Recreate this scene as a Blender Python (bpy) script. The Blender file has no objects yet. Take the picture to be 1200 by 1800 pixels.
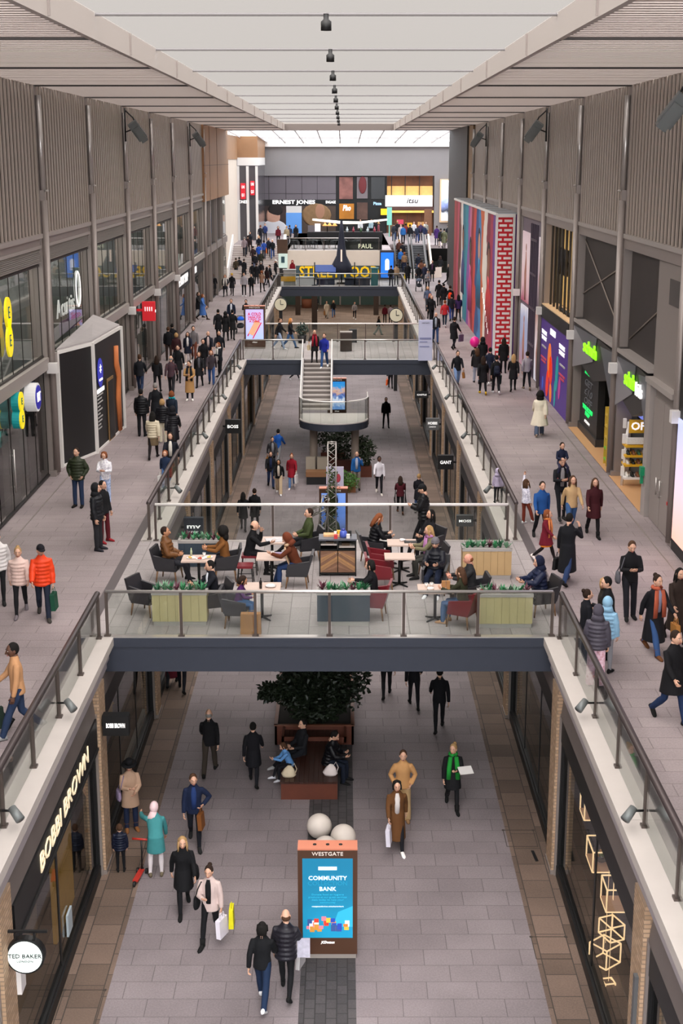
import bpy, bmesh, math, random
from math import sin, cos, pi, radians, atan, sqrt
from mathutils import Vector, Matrix
random.seed(7)
S = bpy.context.scene
C = S.collection

# ---------------------------------------------------------------- camera
FPX, HOR, CX, OFF, CZ = 2450., 278., 603., 0.32, 15.2
TH = atan((900 - HOR) / FPX)
cam_d = bpy.data.cameras.new('camera')
cam = bpy.data.objects.new('camera', cam_d)
C.objects.link(cam)
cam.location = (OFF, 0, CZ)
cam.rotation_euler = (pi / 2 - TH, 0, 0)
cam_d.sensor_width = 36
cam_d.sensor_fit = 'AUTO'
cam_d.lens = FPX / 1800 * 36
cam_d.shift_x = -(CX - 600) / 1800
cam_d.clip_start, cam_d.clip_end = .3, 600
S.camera = cam

# ---------------------------------------------------------------- sky, sun, exposure
W = bpy.data.worlds.new('sky')
S.world = W
W.use_nodes = True
nt = W.node_tree
bg = nt.nodes['Background']                       # overcast sky: bright overhead, paler towards the horizon
_tc = nt.nodes.new('ShaderNodeTexCoord'); _sx = nt.nodes.new('ShaderNodeSeparateXYZ'); _cr = nt.nodes.new('ShaderNodeValToRGB')
nt.links.new(_tc.outputs['Generated'], _sx.inputs[0]); nt.links.new(_sx.outputs['Z'], _cr.inputs[0]); 
_mr = nt.nodes.new('ShaderNodeMapRange'); _mr.inputs['From Max'].default_value = -.9; _mr.inputs['To Min'].default_value = 1; _mr.inputs['To Max'].default_value = 3.6
nt.links.new(_sx.outputs['Y'], _mr.inputs[0])    # brighter on the sun's side, behind the camera
_vm = nt.nodes.new('ShaderNodeVectorMath'); _vm.operation = 'SCALE'; nt.links.new(_cr.outputs[0], _vm.inputs[0]); nt.links.new(_mr.outputs[0], _vm.inputs['Scale']); nt.links.new(_vm.outputs[0], bg.inputs['Color'])
for _k, (_p, _v) in enumerate(((.018, .11), (.05, .06), (.2, .08), (.5, .5), (1., 1.))):
    _e = _cr.color_ramp.elements[_k] if _k < 2 else _cr.color_ramp.elements.new(_p)
    _e.position = _p
for _e, (_p, _v) in zip(_cr.color_ramp.elements, ((.018, .11), (.05, .06), (.2, .08), (.5, .5), (1., 1.))):
    _e.position = _p; _e.color = (_v * .94, _v * .965, _v, 1)
bg.inputs['Strength'].default_value = 24.0
sun_d = bpy.data.lights.new('sun', 'SUN')
sun_d.energy = 1.6
sun_d.angle = radians(12)
sun_d.color = (1.0, .9, .76)
sun = bpy.data.objects.new('sun', sun_d)
C.objects.link(sun)
sun.rotation_euler = (radians(-28), radians(-34), 0)
S.view_settings.view_transform = 'Standard'
S.view_settings.look = 'None'
S.view_settings.exposure = -0.28
S.view_settings.gamma = 1
S.cycles.max_bounces = 8
S.cycles.diffuse_bounces = 4
S.cycles.glossy_bounces = 3
S.cycles.transmission_bounces = 4
S.cycles.transparent_max_bounces = 32
S.cycles.caustics_reflective = False
S.cycles.caustics_refractive = False
S.cycles.use_denoising = True

# ---------------------------------------------------------------- pixel to world
def ray(px, py):
    a = (px - CX) / FPX; b = (900 - py) / FPX; c, s = cos(TH), sin(TH)
    return Vector((a, c + b * s, -s + b * c))
CAMP = Vector((OFF, 0, CZ))
def onz(px, py, z): r = ray(px, py); return CAMP + r * ((z - CZ) / r.z)
def ony(px, py, y): r = ray(px, py); return CAMP + r * (y / r.y)
def onx(px, py, x): r = ray(px, py); return CAMP + r * ((x - OFF) / r.x)

# ---------------------------------------------------------------- materials
def lin(h):
    if len(h) == 3: h = ''.join(c * 2 for c in h)
    o = []
    for i in (0, 2, 4):
        c = int(h[i:i + 2], 16) / 255
        o.append(c / 12.92 if c <= .04045 else ((c + .055) / 1.055) ** 2.4)
    return (*o, 1)
MATS = {}
def mat(name, h, r=.6, m=0., e=0., var=0., vs=3., bump=0., bs=40., spec=.5):
    """plain principled surface with optional soft colour variation and fine bump"""
    if name in MATS: return MATS[name]
    M = bpy.data.materials.new(name); M.use_nodes = True; MATS[name] = M
    t = M.node_tree; P = t.nodes['Principled BSDF']
    c = lin(h)
    P.inputs['Base Color'].default_value = c
    P.inputs['Roughness'].default_value = r
    P.inputs['Metallic'].default_value = m
    P.inputs['Specular IOR Level'].default_value = spec
    if e:
        P.inputs['Emission Color'].default_value = c
        P.inputs['Emission Strength'].default_value = e
    if var or bump:
        tc = t.nodes.new('ShaderNodeTexCoord')
    if var:
        n = t.nodes.new('ShaderNodeTexNoise'); n.inputs['Scale'].default_value = vs; n.inputs['Detail'].default_value = 4
        t.links.new(tc.outputs['Object'], n.inputs['Vector'])
        x = t.nodes.new('ShaderNodeMix'); x.data_type = 'RGBA'
        x.inputs['A'].default_value = tuple(v * (1 - var) for v in c[:3]) + (1,)
        x.inputs['B'].default_value = tuple(min(1, v * (1 + var)) for v in c[:3]) + (1,)
        t.links.new(n.outputs['Fac'], x.inputs['Factor'])
        t.links.new(x.outputs['Result'], P.inputs['Base Color'])
    if bump:
        n2 = t.nodes.new('ShaderNodeTexNoise'); n2.inputs['Scale'].default_value = bs
        t.links.new(tc.outputs['Object'], n2.inputs['Vector'])
        b = t.nodes.new('ShaderNodeBump'); b.inputs['Strength'].default_value = bump; b.inputs['Distance'].default_value = .02
        t.links.new(n2.outputs['Fac'], b.inputs['Height']); t.links.new(b.outputs['Normal'], P.inputs['Normal'])
    return M
def paving(name, c1, c2, mortar, bw, bh, mort=.012, r=.75, swap=False, speck=.34):
    M = bpy.data.materials.new(name); M.use_nodes = True; MATS[name] = M
    t = M.node_tree; P = t.nodes['Principled BSDF']; N = t.nodes.new
    g = N('ShaderNodeNewGeometry'); sx = N('ShaderNodeSeparateXYZ'); cx = N('ShaderNodeCombineXYZ')
    t.links.new(g.outputs['Position'], sx.inputs[0])
    a, b_, = ('Y', 'X') if swap else ('X', 'Y')
    t.links.new(sx.outputs[a], cx.inputs['X']); t.links.new(sx.outputs[b_], cx.inputs['Y'])
    br = N('ShaderNodeTexBrick'); t.links.new(cx.outputs[0], br.inputs['Vector'])
    br.inputs['Color1'].default_value = lin(c1); br.inputs['Color2'].default_value = lin(c2); br.inputs['Mortar'].default_value = lin(mortar)
    br.inputs['Scale'].default_value = 1; br.inputs['Mortar Size'].default_value = mort; br.inputs['Mortar Smooth'].default_value = .2
    br.inputs['Brick Width'].default_value = bw; br.inputs['Row Height'].default_value = bh; br.inputs['Bias'].default_value = 0
    n = N('ShaderNodeTexNoise'); n.inputs['Scale'].default_value = 28; n.inputs['Detail'].default_value = 6; n.inputs['Roughness'].default_value = .75
    n2 = N('ShaderNodeTexNoise'); n2.inputs['Scale'].default_value = .35; n2.inputs['Detail'].default_value = 5
    t.links.new(g.outputs['Position'], n.inputs['Vector']); t.links.new(g.outputs['Position'], n2.inputs['Vector'])
    ad = N('ShaderNodeMath'); ad.operation = 'ADD'; t.links.new(n.outputs['Fac'], ad.inputs[0]); t.links.new(n2.outputs['Fac'], ad.inputs[1])
    mr = N('ShaderNodeMapRange'); mr.inputs['From Min'].default_value = .7; mr.inputs['From Max'].default_value = 1.3
    mr.inputs['To Min'].default_value = 1 - speck; mr.inputs['To Max'].default_value = 1 + speck
    t.links.new(ad.outputs[0], mr.inputs[0])
    mx = N('ShaderNodeMix'); mx.data_type = 'RGBA'; mx.blend_type = 'MULTIPLY'; mx.inputs['Factor'].default_value = 1
    t.links.new(br.outputs['Color'], mx.inputs['A']); t.links.new(mr.outputs[0], mx.inputs['B'])
    t.links.new(mx.outputs['Result'], P.inputs['Base Color'])
    P.inputs['Roughness'].default_value = r
    bp = N('ShaderNodeBump'); bp.inputs['Strength'].default_value = .25; bp.inputs['Distance'].default_value = .01
    t.links.new(br.outputs['Fac'], bp.inputs['Height']); bp.invert = True
    t.links.new(bp.outputs['Normal'], P.inputs['Normal'])
    return M
def glassmat(name, tint, tr=.9, rough=.02):
    """thin architectural glass: clear tinted pass-through with a fresnel reflection"""
    M = bpy.data.materials.new(name); M.use_nodes = True; MATS[name] = M
    t = M.node_tree; t.nodes.remove(t.nodes['Principled BSDF']); N = t.nodes.new
    a = N('ShaderNodeBsdfTransparent'); c = lin(tint); a.inputs[0].default_value = tuple(v * tr for v in c[:3]) + (1,)
    g = N('ShaderNodeBsdfGlossy'); g.inputs['Roughness'].default_value = rough
    lw = N('ShaderNodeLayerWeight'); pw = N('ShaderNodeMath'); pw.operation = 'POWER'; pw.inputs[1].default_value = 5; f = N('ShaderNodeMath'); f.operation = 'MULTIPLY_ADD'; f.inputs[1].default_value = .9; f.inputs[2].default_value = .04
    t.links.new(lw.outputs['Facing'], pw.inputs[0]); t.links.new(pw.outputs[0], f.inputs[0])
    x = N('ShaderNodeMixShader')
    t.links.new(f.outputs[0], x.inputs[0]); t.links.new(a.outputs[0], x.inputs[1]); t.links.new(g.outputs[0], x.inputs[2])
    t.links.new(x.outputs[0], t.nodes['Material Output'].inputs[0])
    return M
def fabricmat(name, h, h2, clear=.2):
    """translucent roof fabric: scatters daylight, lets a little straight through"""
    M = bpy.data.materials.new(name); M.use_nodes = True; MATS[name] = M
    t = M.node_tree; t.nodes.remove(t.nodes['Principled BSDF']); N = t.nodes.new
    c = lin(h); c2 = lin(h2)
    a = N('ShaderNodeBsdfTransparent'); a.inputs[0].default_value = c
    b = N('ShaderNodeBsdfTranslucent'); b.inputs[0].default_value = c2
    d = N('ShaderNodeBsdfDiffuse'); d.inputs[0].default_value = c2
    x = N('ShaderNodeMixShader'); x.inputs[0].default_value = .35
    t.links.new(b.outputs[0], x.inputs[1]); t.links.new(d.outputs[0], x.inputs[2])
    y = N('ShaderNodeMixShader'); y.inputs[0].default_value = clear
    t.links.new(x.outputs[0], y.inputs[1]); t.links.new(a.outputs[0], y.inputs[2])
    t.links.new(y.outputs[0], t.nodes['Material Output'].inputs[0])
    return M

# ---------------------------------------------------------------- mesh builder
class MB:
    def __init__(s): s.v = []; s.f = []; s.mi = []; s.sm = []
    def add(s, vs, fs, m=0, sm=False):
        k = len(s.v); s.v += [tuple(v) for v in vs]
        for f in fs: s.f.append([i + k for i in f]); s.mi.append(m); s.sm.append(sm)
        return s
    def box(s, x0, x1, y0, y1, z0, z1, m=0):
        x0, x1 = sorted((x0, x1)); y0, y1 = sorted((y0, y1)); z0, z1 = sorted((z0, z1))
        v = [(x0, y0, z0), (x1, y0, z0), (x1, y1, z0), (x0, y1, z0), (x0, y0, z1), (x1, y0, z1), (x1, y1, z1), (x0, y1, z1)]
        return s.add(v, [(3, 2, 1, 0), (4, 5, 6, 7), (0, 1, 5, 4), (1, 2, 6, 5), (2, 3, 7, 6), (3, 0, 4, 7)], m)
    def obox(s, c, hx, hy, hz, rz=0, m=0, rx=0, ry=0):
        R = Matrix.Rotation(rz, 3, 'Z') @ Matrix.Rotation(ry, 3, 'Y') @ Matrix.Rotation(rx, 3, 'X'); c = Vector(c)
        v = [c + R @ Vector((a * hx, b * hy, d * hz)) for d in (-1, 1) for a, b in ((-1, -1), (1, -1), (1, 1), (-1, 1))]
        return s.add(v, [(3, 2, 1, 0), (4, 5, 6, 7), (0, 1, 5, 4), (1, 2, 6, 5), (2, 3, 7, 6), (3, 0, 4, 7)], m)
    def tube(s, pts, rad, n=8, m=0, sm=True, ref=None):
        """loft rings along pts; rad is a radius or (rx, ry) per point"""
        pts = [Vector(p) for p in pts]; k = len(pts)
        if not isinstance(rad, (list,)): rad = [rad] * k
        vs = []
        for i, p in enumerate(pts):
            t = (pts[min(i + 1, k - 1)] - pts[max(i - 1, 0)]).normalized()
            r = Vector(ref) if ref else Vector((1, 0, 0))
            if abs(t.dot(r)) > .93: r = Vector((0, 1, 0))
            a = (r - t * t.dot(r)).normalized(); b = t.cross(a)
            rx, ry = rad[i] if isinstance(rad[i], tuple) else (rad[i], rad[i])
            for j in range(n):
                q = 2 * pi * j / n
                vs.append(p + a * (rx * cos(q)) + b * (ry * sin(q)))
        fs = [(i * n + j, i * n + (j + 1) % n, (i + 1) * n + (j + 1) % n, (i + 1) * n + j) for i in range(k - 1) for j in range(n)]
        fs += [tuple(range(n - 1, -1, -1)), tuple((k - 1) * n + j for j in range(n))]
        return s.add(vs, fs, m, sm)
    def sph(s, c, r, nu=10, nv=7, m=0, fn=None):
        c = Vector(c); r = r if isinstance(r, tuple) else (r, r, r)
        vs = []
        for i in range(nv + 1):
            th = pi * i / nv
            for j in range(nu):
                ph = 2 * pi * j / nu
                d = Vector((sin(th) * sin(ph), -sin(th) * cos(ph), cos(th)))
                if fn: d = fn(d)
                vs.append(c + Vector((d.x * r[0], d.y * r[1], d.z * r[2])))
        fs = [(i * nu + j, (i + 1) * nu + j, (i + 1) * nu + (j + 1) % nu, i * nu + (j + 1) % nu) for i in range(nv) for j in range(nu)]
        return s.add(vs, fs, m, True)
    def lathe(s, prof, c=(0, 0, 0), n=20, m=0, sm=True):
        k = len(prof)
        vs = [(c[0] + r * cos(2 * pi * j / n), c[1] + r * sin(2 * pi * j / n), c[2] + z) for r, z in prof for j in range(n)]
        fs = [(i * n + j, i * n + (j + 1) % n, (i + 1) * n + (j + 1) % n, (i + 1) * n + j) for i in range(k - 1) for j in range(n)]
        return s.add(vs, fs, m, sm)
    def prism(s, poly, d, m=0):
        """poly: list of 3d points; d: extrusion vector"""
        k = len(poly); d = Vector(d); a = [Vector(p) for p in poly]
        return s.add(a + [p + d for p in a], [tuple(range(k - 1, -1, -1)), tuple(range(k, 2 * k))] + [(i, (i + 1) % k, k + (i + 1) % k, k + i) for i in range(k)], m)
    def mesh(s, name):
        me = bpy.data.meshes.new(name); me.from_pydata(s.v, [], s.f)
        me.polygons.foreach_set('material_index', s.mi); me.polygons.foreach_set('use_smooth', s.sm)
        return me
    def ob(s, name, mats, parent=None, fix=True):
        me = s.mesh(name)
        for m in (mats if isinstance(mats, (list, tuple)) else [mats]): me.materials.append(m)
        if fix:
            b = bmesh.new(); b.from_mesh(me); bmesh.ops.remove_doubles(b, verts=b.verts, dist=1e-5)
            bmesh.ops.recalc_face_normals(b, faces=b.faces); b.to_mesh(me); b.free()
        return link(name, me, parent)
def link(name, data, parent=None):
    o = bpy.data.objects.new(name, data); C.objects.link(o)
    if parent:
        o.parent = parent
        o.matrix_parent_inverse = INV.get(parent.name, Matrix())
    return o
INV = {}
def tag(o, label, cat, group=None, kind=None):
    o['label'] = label; o['category'] = cat
    if group: o['group'] = group
    if kind: o['kind'] = kind
    return o
def struct(o): o['kind'] = 'structure'; return o
def thing(name, label, cat, loc=(0, 0, 0), rz=0, group=None, keep=False):
    """an Empty at the thing's base; keep=True: its parts are given in world coordinates"""
    o = bpy.data.objects.new(name, None); C.objects.link(o); o.empty_display_size = .1
    o.location = loc; o.rotation_euler = (0, 0, rz)
    if keep: INV[o.name] = (Matrix.Translation(loc) @ Matrix.Rotation(rz, 4, 'Z')).inverted()
    return tag(o, label, cat, group)
def copy_tree(o, loc=None, rz=None, label=None, parent=None):
    c = o.copy(); C.objects.link(c)
    if parent: c.parent = parent
    if loc is not None: c.location = loc
    if rz is not None: c.rotation_euler = (0, 0, rz)
    if label: c['label'] = label
    for ch in list(o.children): copy_tree(ch, parent=c)
    return c
def text(s, m, origin, right, up, h, parent, name='lettering', ext=.01, bold=0, align='CENTER', shear=0, width=None):
    """raised letters: origin = centre of baseline row, right/up = directions, h = cap height"""
    cu = bpy.data.curves.new(name, 'FONT'); cu.body = s; cu.size = h / .7; cu.extrude = ext; cu.offset = bold * h
    cu.align_x = align; cu.align_y = 'CENTER'; cu.shear = shear; cu.resolution_u = 2
    r = Vector(right).normalized(); u = Vector(up).normalized(); n = r.cross(u)
    t = bpy.data.objects.new('tmp', cu); C.objects.link(t)
    me = bpy.data.meshes.new_from_object(t); bpy.data.objects.remove(t)
    k = 1
    if width and len(me.vertices):
        xs = [v.co.x for v in me.vertices]; k = width / max(1e-4, max(xs) - min(xs))
    M = Matrix(((r.x * k, u.x, n.x, 0), (r.y * k, u.y, n.y, 0), (r.z * k, u.z, n.z, 0), (0, 0, 0, 1)))
    me.transform(Matrix.Translation(origin) @ M); me.materials.clear(); me.materials.append(m); me.name = name
    return link(name, me, parent)

# ================================================================ STRUCTURE
GROUND, UP, TOPZ = 0., 5., 17.4
COLS = [36.45 + 8.76 * i for i in range(8)]
XW = 9.17
granite = paving('granite_paving', '867c7e', '7e7476', '655c5e', .95, .56, .009)
sandstone = paving('brown_stone_paving', '7a665a', '5c4c41', '403832', .72, .6, .012, swap=True)
setts = paving('dark_setts', '4f4b4c', '403d3e', '302d2e', .3, .2, .012, swap=True)
terrace = paving('walkway_paving', '948888', '8c8081', '776d6d', 1.3, .48, .01)
deckpave = paving('bridge_paving', 'a29a99', '989190', '7d7675', .9, .45, .012, swap=True)
farpave = paving('court_paving', '9a8678', '846f60', '5f534a', 1.2, .6, .012)
coping = mat('pale_coping', 'bfb7b1', .7, var=.1, vs=1.5)
fascia_lilac = mat('lilac_grey_fascia', 'a8a0a3', .5)
fascia_metal = mat('weathered_grey_metal', '776d69', .5, .3, var=.18, vs=1.2)
steel_dark = mat('dark_blue_grey_steel', '363b47', .5, .2, var=.06)
bronze = mat('grey_bronze_metal', '958b86', .4, .4)
bronze_pale = mat('pale_bronze_metal', 'aaa29d', .4, .3)
fin_m = mat('fin_metal', 'b4a79c', .42, .3)
fin_back = mat('fin_backing', '2a2421', .7)
slat_m = mat('soffit_slat', 'd6cbc4', .6)
slat_gap = fabricmat('soffit_fabric', 'efe6df', '4a4643', .08)
black = mat('black', '0b0b0c', .5)
nearblack = mat('near_black_panel', '151517', .55)
white = mat('white_paint', 'e4e0dc', .6)
glass = glassmat('clear_glass', 'f3f6f4', .98)
shopglass = glassmat('shop_glass', 'd6dad7', .92)
rail_m = mat('stainless_rail', 'c9c4c0', .3, .7)
post_m = mat('bronze_post', '5f5550', .4, .6)
railcap = mat('dark_handrail', '4d4444', .4, .5)
fabric = fabricmat('roof_fabric', 'f1e9e2', '3b3835', .19)
brickM = bpy.data.materials.new('pale_brick'); brickM.use_nodes = True
def brickify(M, c1, c2, mo, bw=.225, bh=.075, ms=.01):
    t = M.node_tree; P = t.nodes['Principled BSDF']; N = t.nodes.new
    g = N('ShaderNodeNewGeometry'); sx = N('ShaderNodeSeparateXYZ'); ad = N('ShaderNodeMath'); cx = N('ShaderNodeCombineXYZ')
    t.links.new(g.outputs['Position'], sx.inputs[0]); t.links.new(sx.outputs['X'], ad.inputs[0]); t.links.new(sx.outputs['Y'], ad.inputs[1])
    t.links.new(ad.outputs[0], cx.inputs['X']); t.links.new(sx.outputs['Z'], cx.inputs['Y'])
    b = N('ShaderNodeTexBrick'); t.links.new(cx.outputs[0], b.inputs['Vector'])
    for k, v in (('Color1', c1), ('Color2', c2), ('Mortar', mo)): b.inputs[k].default_value = lin(v)
    b.inputs['Scale'].default_value = 1; b.inputs['Brick Width'].default_value = bw; b.inputs['Row Height'].default_value = bh; b.inputs['Mortar Size'].default_value = ms
    t.links.new(b.outputs['Color'], P.inputs['Base Color']); P.inputs['Roughness'].default_value = .8
    bp = N('ShaderNodeBump'); bp.inputs['Strength'].default_value = .5; bp.inputs['Distance'].default_value = .01; bp.invert = True
    t.links.new(b.outputs['Fac'], bp.inputs['Height']); t.links.new(bp.outputs['Normal'], P.inputs['Normal'])
brickify(brickM, 'c0a184', 'a98a6c', '8f7a66')
concrete = mat('grey_render', '8d8888', .8, var=.08, vs=.6)
woodpanel = mat('brown_wood_panel', '9c7350', .6, var=.2, vs=.8)
cream_stone = mat('cream_stone', 'ddcfc0', .7, var=.06, vs=1)
_n = {'trim': 0, 'window': 0, 'door': 0}
def nm(k): _n[k] += 1; return f'{k}_{_n[k]}'

# floors
m = MB(); m.box(-4.1, 4.1, -10, 105, -.3, 0, 0)
for s in (-1, 1): m.box(s * 4.1, s * 5.6, -10, 105, -.3, 0, 1)
m.box(-14, 14, 105, 160, -.3, 0, 2)
m.box(-.5, .56, 6, 38, -.2, .004, 3)
struct(m.ob('floor', [granite, sandstone, farpave, setts]))
for side, s in (('left', -1), ('right', 1)):
    m = MB(); m.box(s * 5.25, s * 12, -6, 122, 4.55, 5.0, 0)
    struct(m.ob('floor_walkway_' + side, [terrace]))
    m = MB()                                    # drain line near the wall and channel beside the coping
    m.box(s * 8.75, s * 8.79, 6, 115, 5.0, 5.004, 0); m.box(s * 5.26, s * 5.5, -6, 115, 5.0, 5.006, 1)
    struct(m.ob(nm('trim'), [bronze, mat('channel_cover', '5f5859', .5, .2)]))
    # coping and stepped fascia round the void
    m = MB()
    for y0, y1 in ((-6, 29.0), (37.0, 72.5), (80, 115)):
        for k in range(int((y1 - y0) // 8.76) + 1):
            a, b = y0 + k * 8.76, min(y1, y0 + (k + 1) * 8.76 - .012)
            if b > a: m.box(s * 4.72, s * 5.25, a, b, 4.82, 5.004, 0)
    m.box(s * 4.84, s * 5.25, -6, 115, 4.5, 4.84, 1); m.box(s * 4.9, s * 5.25, -6, 115, 4.28, 4.5, 1)
    struct(m.ob('trim_coping_' + side, [coping, fascia_lilac]))
    m = MB()
    for i in range(-4, 12):
        ya = 28.0 + 8.76 * i + .42; yb = ya + 8.76 - .84
        if yb > 114: break
        v = [(s * 5.0, ya, 4.28), (s * 5.0, yb, 4.28), (s * 4.93, yb, 3.72), (s * 4.93, ya, 3.72)]
        m.prism(v, (s * .25, 0, 0), 0)
    struct(m.ob('trim_fascia_' + side, [fascia_metal]))
    for i in range(-3, 11):                     # brick piers of the lower arcade
        y = 28.0 + 8.76 * i
        if 71.5 < y < 73: y -= .0
        m = MB(); m.box(s * 4.86, s * 5.3, y - .36, y + .36, 0, 4.28, 0); m.box(s * 4.84, s * 5.3, y - .38, y + .38, 0, .1, 1)
        struct(m.ob(nm('trim'), [brickM, bronze]))
# dark rooms behind the lower shopfronts
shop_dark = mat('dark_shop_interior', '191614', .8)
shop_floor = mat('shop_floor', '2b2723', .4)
for side, s in (('left', -1), ('right', 1)):
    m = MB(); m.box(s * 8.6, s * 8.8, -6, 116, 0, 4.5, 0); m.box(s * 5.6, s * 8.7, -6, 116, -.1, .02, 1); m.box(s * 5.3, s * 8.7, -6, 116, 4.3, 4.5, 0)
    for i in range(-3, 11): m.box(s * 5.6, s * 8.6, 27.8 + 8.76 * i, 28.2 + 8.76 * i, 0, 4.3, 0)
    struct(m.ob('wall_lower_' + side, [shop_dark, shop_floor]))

# bridges
def bridge(n, y0, y1, gap=None):
    m = MB()
    m.box(-5.25, 5.25, y0 + .12, y1 - .12, 4.55, 5.0, 0)
    struct(m.ob('floor_bridge_' + n, [deckpave]))
    m = MB()
    for ya in (y0, y1 - .12):
        segs = [(-5.2, 5.2)] if not (gap and ya == y0) else [(-5.2, gap[0]), (gap[1], 5.2)]
        for a, b in segs:
            m.box(a, b, ya, ya + .12, 4.2, 4.985, 0); m.box(a, b, ya - .03, ya, 4.78, 4.985, 0); m.box(a, b, ya - .01, ya + .14, 4.985, 5.01, 1)
    m.box(-5.2, 5.2, y0 + .12, y1 - .12, 4.3, 4.55, 0)
    struct(m.ob('trim_bridge_' + n, [steel_dark, rail_m]))
bridge('cafe', 29.0, 37.0)
bridge('stair', 72.5, 80.0, (-1.78, -.27))
bridge('far', 115.4, 122.0)

# side walls above the walkways
fin_n = 0
for side, s in (('left', -1), ('right', 1)):
    m = MB(); m.box(s * 9.62, s * 9.7, 27.7, 97.8, 12.5, 17.4, 0)
    struct(m.ob('wall_' + side, [fin_back]))
    for i in range(-1, 7):                      # one finned panel per bay
        a, b = COLS[0] + 8.76 * i, COLS[0] + 8.76 * (i + 1)
        m = MB(); k = 19
        for j in range(k):
            y = a + .35 + (b - a - .7) * j / (k - 1)
            m.box(s * 9.26, s * 9.3, y - .1, y + .1, 12.86, 17.4, 0); m.box(s * 9.3, s * 9.62, y - .02, y + .02, 12.86, 17.4, 2)
        m.box(s * 9.2, s * 9.6, a + .2, b - .2, 12.74, 12.88, 1)
        struct(m.ob(nm('trim'), [fin_m, bronze_pale, fin_back]))
    for i in range(-1, 8):                      # columns with a bright round nosing
        y = COLS[0] + 8.76 * i
        m = MB(); m.box(s * 9.25, s * 9.75, y - .26, y + .26, 5, 17.4, 0)
        m.tube([(s * 9.17, y, 5.1), (s * 9.17, y, 13.9)], .12, 10, 1); m.tube([(s * 9.17, y, 14.2), (s * 9.17, y, 17.1)], .09, 10, 2)
        m.box(s * 9.12, s * 9.3, y - .09, y + .09, 13.88, 14.22, 0); m.tube([(s * 9.05, y - .14, 14.2), (s * 9.05, y + .14, 14.2)], .035, 6, 2)
        m.box(s * 9.15, s * 9.8, y - .3, y + .3, 5, 5.18, 0)
        struct(m.ob(nm('trim'), [bronze, bronze, rail_m]))
# louvre bands and transoms of the left wall
for i in range(-1, 7):
    a, b = COLS[0] + 8.76 * i + .26, COLS[0] + 8.76 * (i + 1) - .26
    m = MB(); m.box(-9.62, -9.3, a, b, 12.5, 12.74, 0); m.box(-9.62, -9.25, a, b, 12.42, 12.52, 1)
    for j in range(8): m.prism([(-9.3, a, 11.98 + j * .055), (-9.3, b, 11.98 + j * .055), (-9.4, b, 12.03 + j * .055), (-9.4, a, 12.03 + j * .055)], (0, 0, .012), 1)
    m.box(-9.62, -9.4, a, b, 11.9, 12.45, 0); m.box(-9.65, -9.2, a, b, 8.58, 8.95, 1)
    struct(m.ob(nm('trim'), [bronze, bronze_pale]))
for i in range(-1, 7):
    a, b = COLS[0] + 8.76 * i + .26, COLS[0] + 8.76 * (i + 1) - .26
    m = MB(); m.box(9.62, 9.25, a, b, 12.42, 12.74, 0)
    struct(m.ob(nm('trim'), [bronze]))

struct(MB().box(-9.9, -9.6, -8, 27.7, 5, 17.4).box(9.6, 9.9, -8, 27.7, 5, 17.4).ob('wall_near', [concrete]))
# roof
m = MB()
for s in (-1, 1):
    m.add([(s * 4.4, -8, 17.54), (s * 9.7, -8, 17.54), (s * 9.7, 115.6, 17.54), (s * 4.4, 115.6, 17.54)], [(0, 1, 2, 3)], 1)
    y = -7.6
    while y < 115.2:
        m.box(s * 4.4, s * 9.62, y, y + .23, 17.4, 17.44, 0); y += .36
    m.box(s * 4.34, s * 4.46, -8, 115.6, 17.36, 17.86, 2)
    for i in range(-3, 10): m.box(s * 4.3, s * 4.36, COLS[0] + 8.76 * i + 4.3, COLS[0] + 8.76 * i + 4.34, 17.38, 17.84, 3)
m.box(-9.7, 9.7, 115.2, 116.2, 17.36, 17.95, 4)
struct(m.ob('ceiling', [slat_m, slat_gap, mat('roof_edge', 'b9b0aa', .5, .2), bronze, mat('end_beam', '6b625e', .6)]))
m = MB()
for i in range(-5, 9):
    a, b = COLS[0] + 8.76 * i, COLS[0] + 8.76 * (i + 1)
    m.add([(-4.4, a + .06, 17.84), (4.4, a + .06, 17.84), (4.4, b - .06, 17.84), (-4.4, b - .06, 17.84)], [(0, 1, 2, 3)])
struct(m.ob('ceiling_fabric', [fabric]))
beam_m = mat('roof_crossbeam', '3a3432', .6)
for i in range(-3, 9):
    y = COLS[0] + 8.76 * i
    m = MB(); m.box(-9.6, -4.4, y - .06, y + .06, 17.36, 17.5, 0); m.box(4.4, 9.6, y - .06, y + .06, 17.36, 17.5, 0); m.box(-4.4, 4.4, y - .035, y + .035, 17.79, 17.85, 0)
    struct(m.ob(nm('trim'), [beam_m]))
# glazed roof over the far square
def slope(y): return 17.78 - (y - 116.2) / 33.8 * .9
m = MB(); m.add([(-16, 116.2, slope(116.2)), (16, 116.2, slope(116.2)), (16, 150, slope(150)), (-16, 150, slope(150))], [(0, 1, 2, 3)])
sky = struct(m.ob('window_skylight', [fabricmat('skylight_glass', 'fafcff', '898989', .03)]))
m = MB()
for i in range(-8, 9): m.prism([(i * 1.9 - .05, 116.2, slope(116.2) - .16), (i * 1.9 + .05, 116.2, slope(116.2) - .16), (i * 1.9 + .05, 150, slope(150) - .16), (i * 1.9 - .05, 150, slope(150) - .16)], (0, 0, .2), 0)
for k in (0, 2): m.box(-16, 16, 124 + k * 8, 124.08 + k * 8, slope(124 + k * 8) - .1, slope(124 + k * 8), 0)
link_o = m.ob('frame', [mat('skylight_bar', 'b6aeac', .5)], sky)

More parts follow.
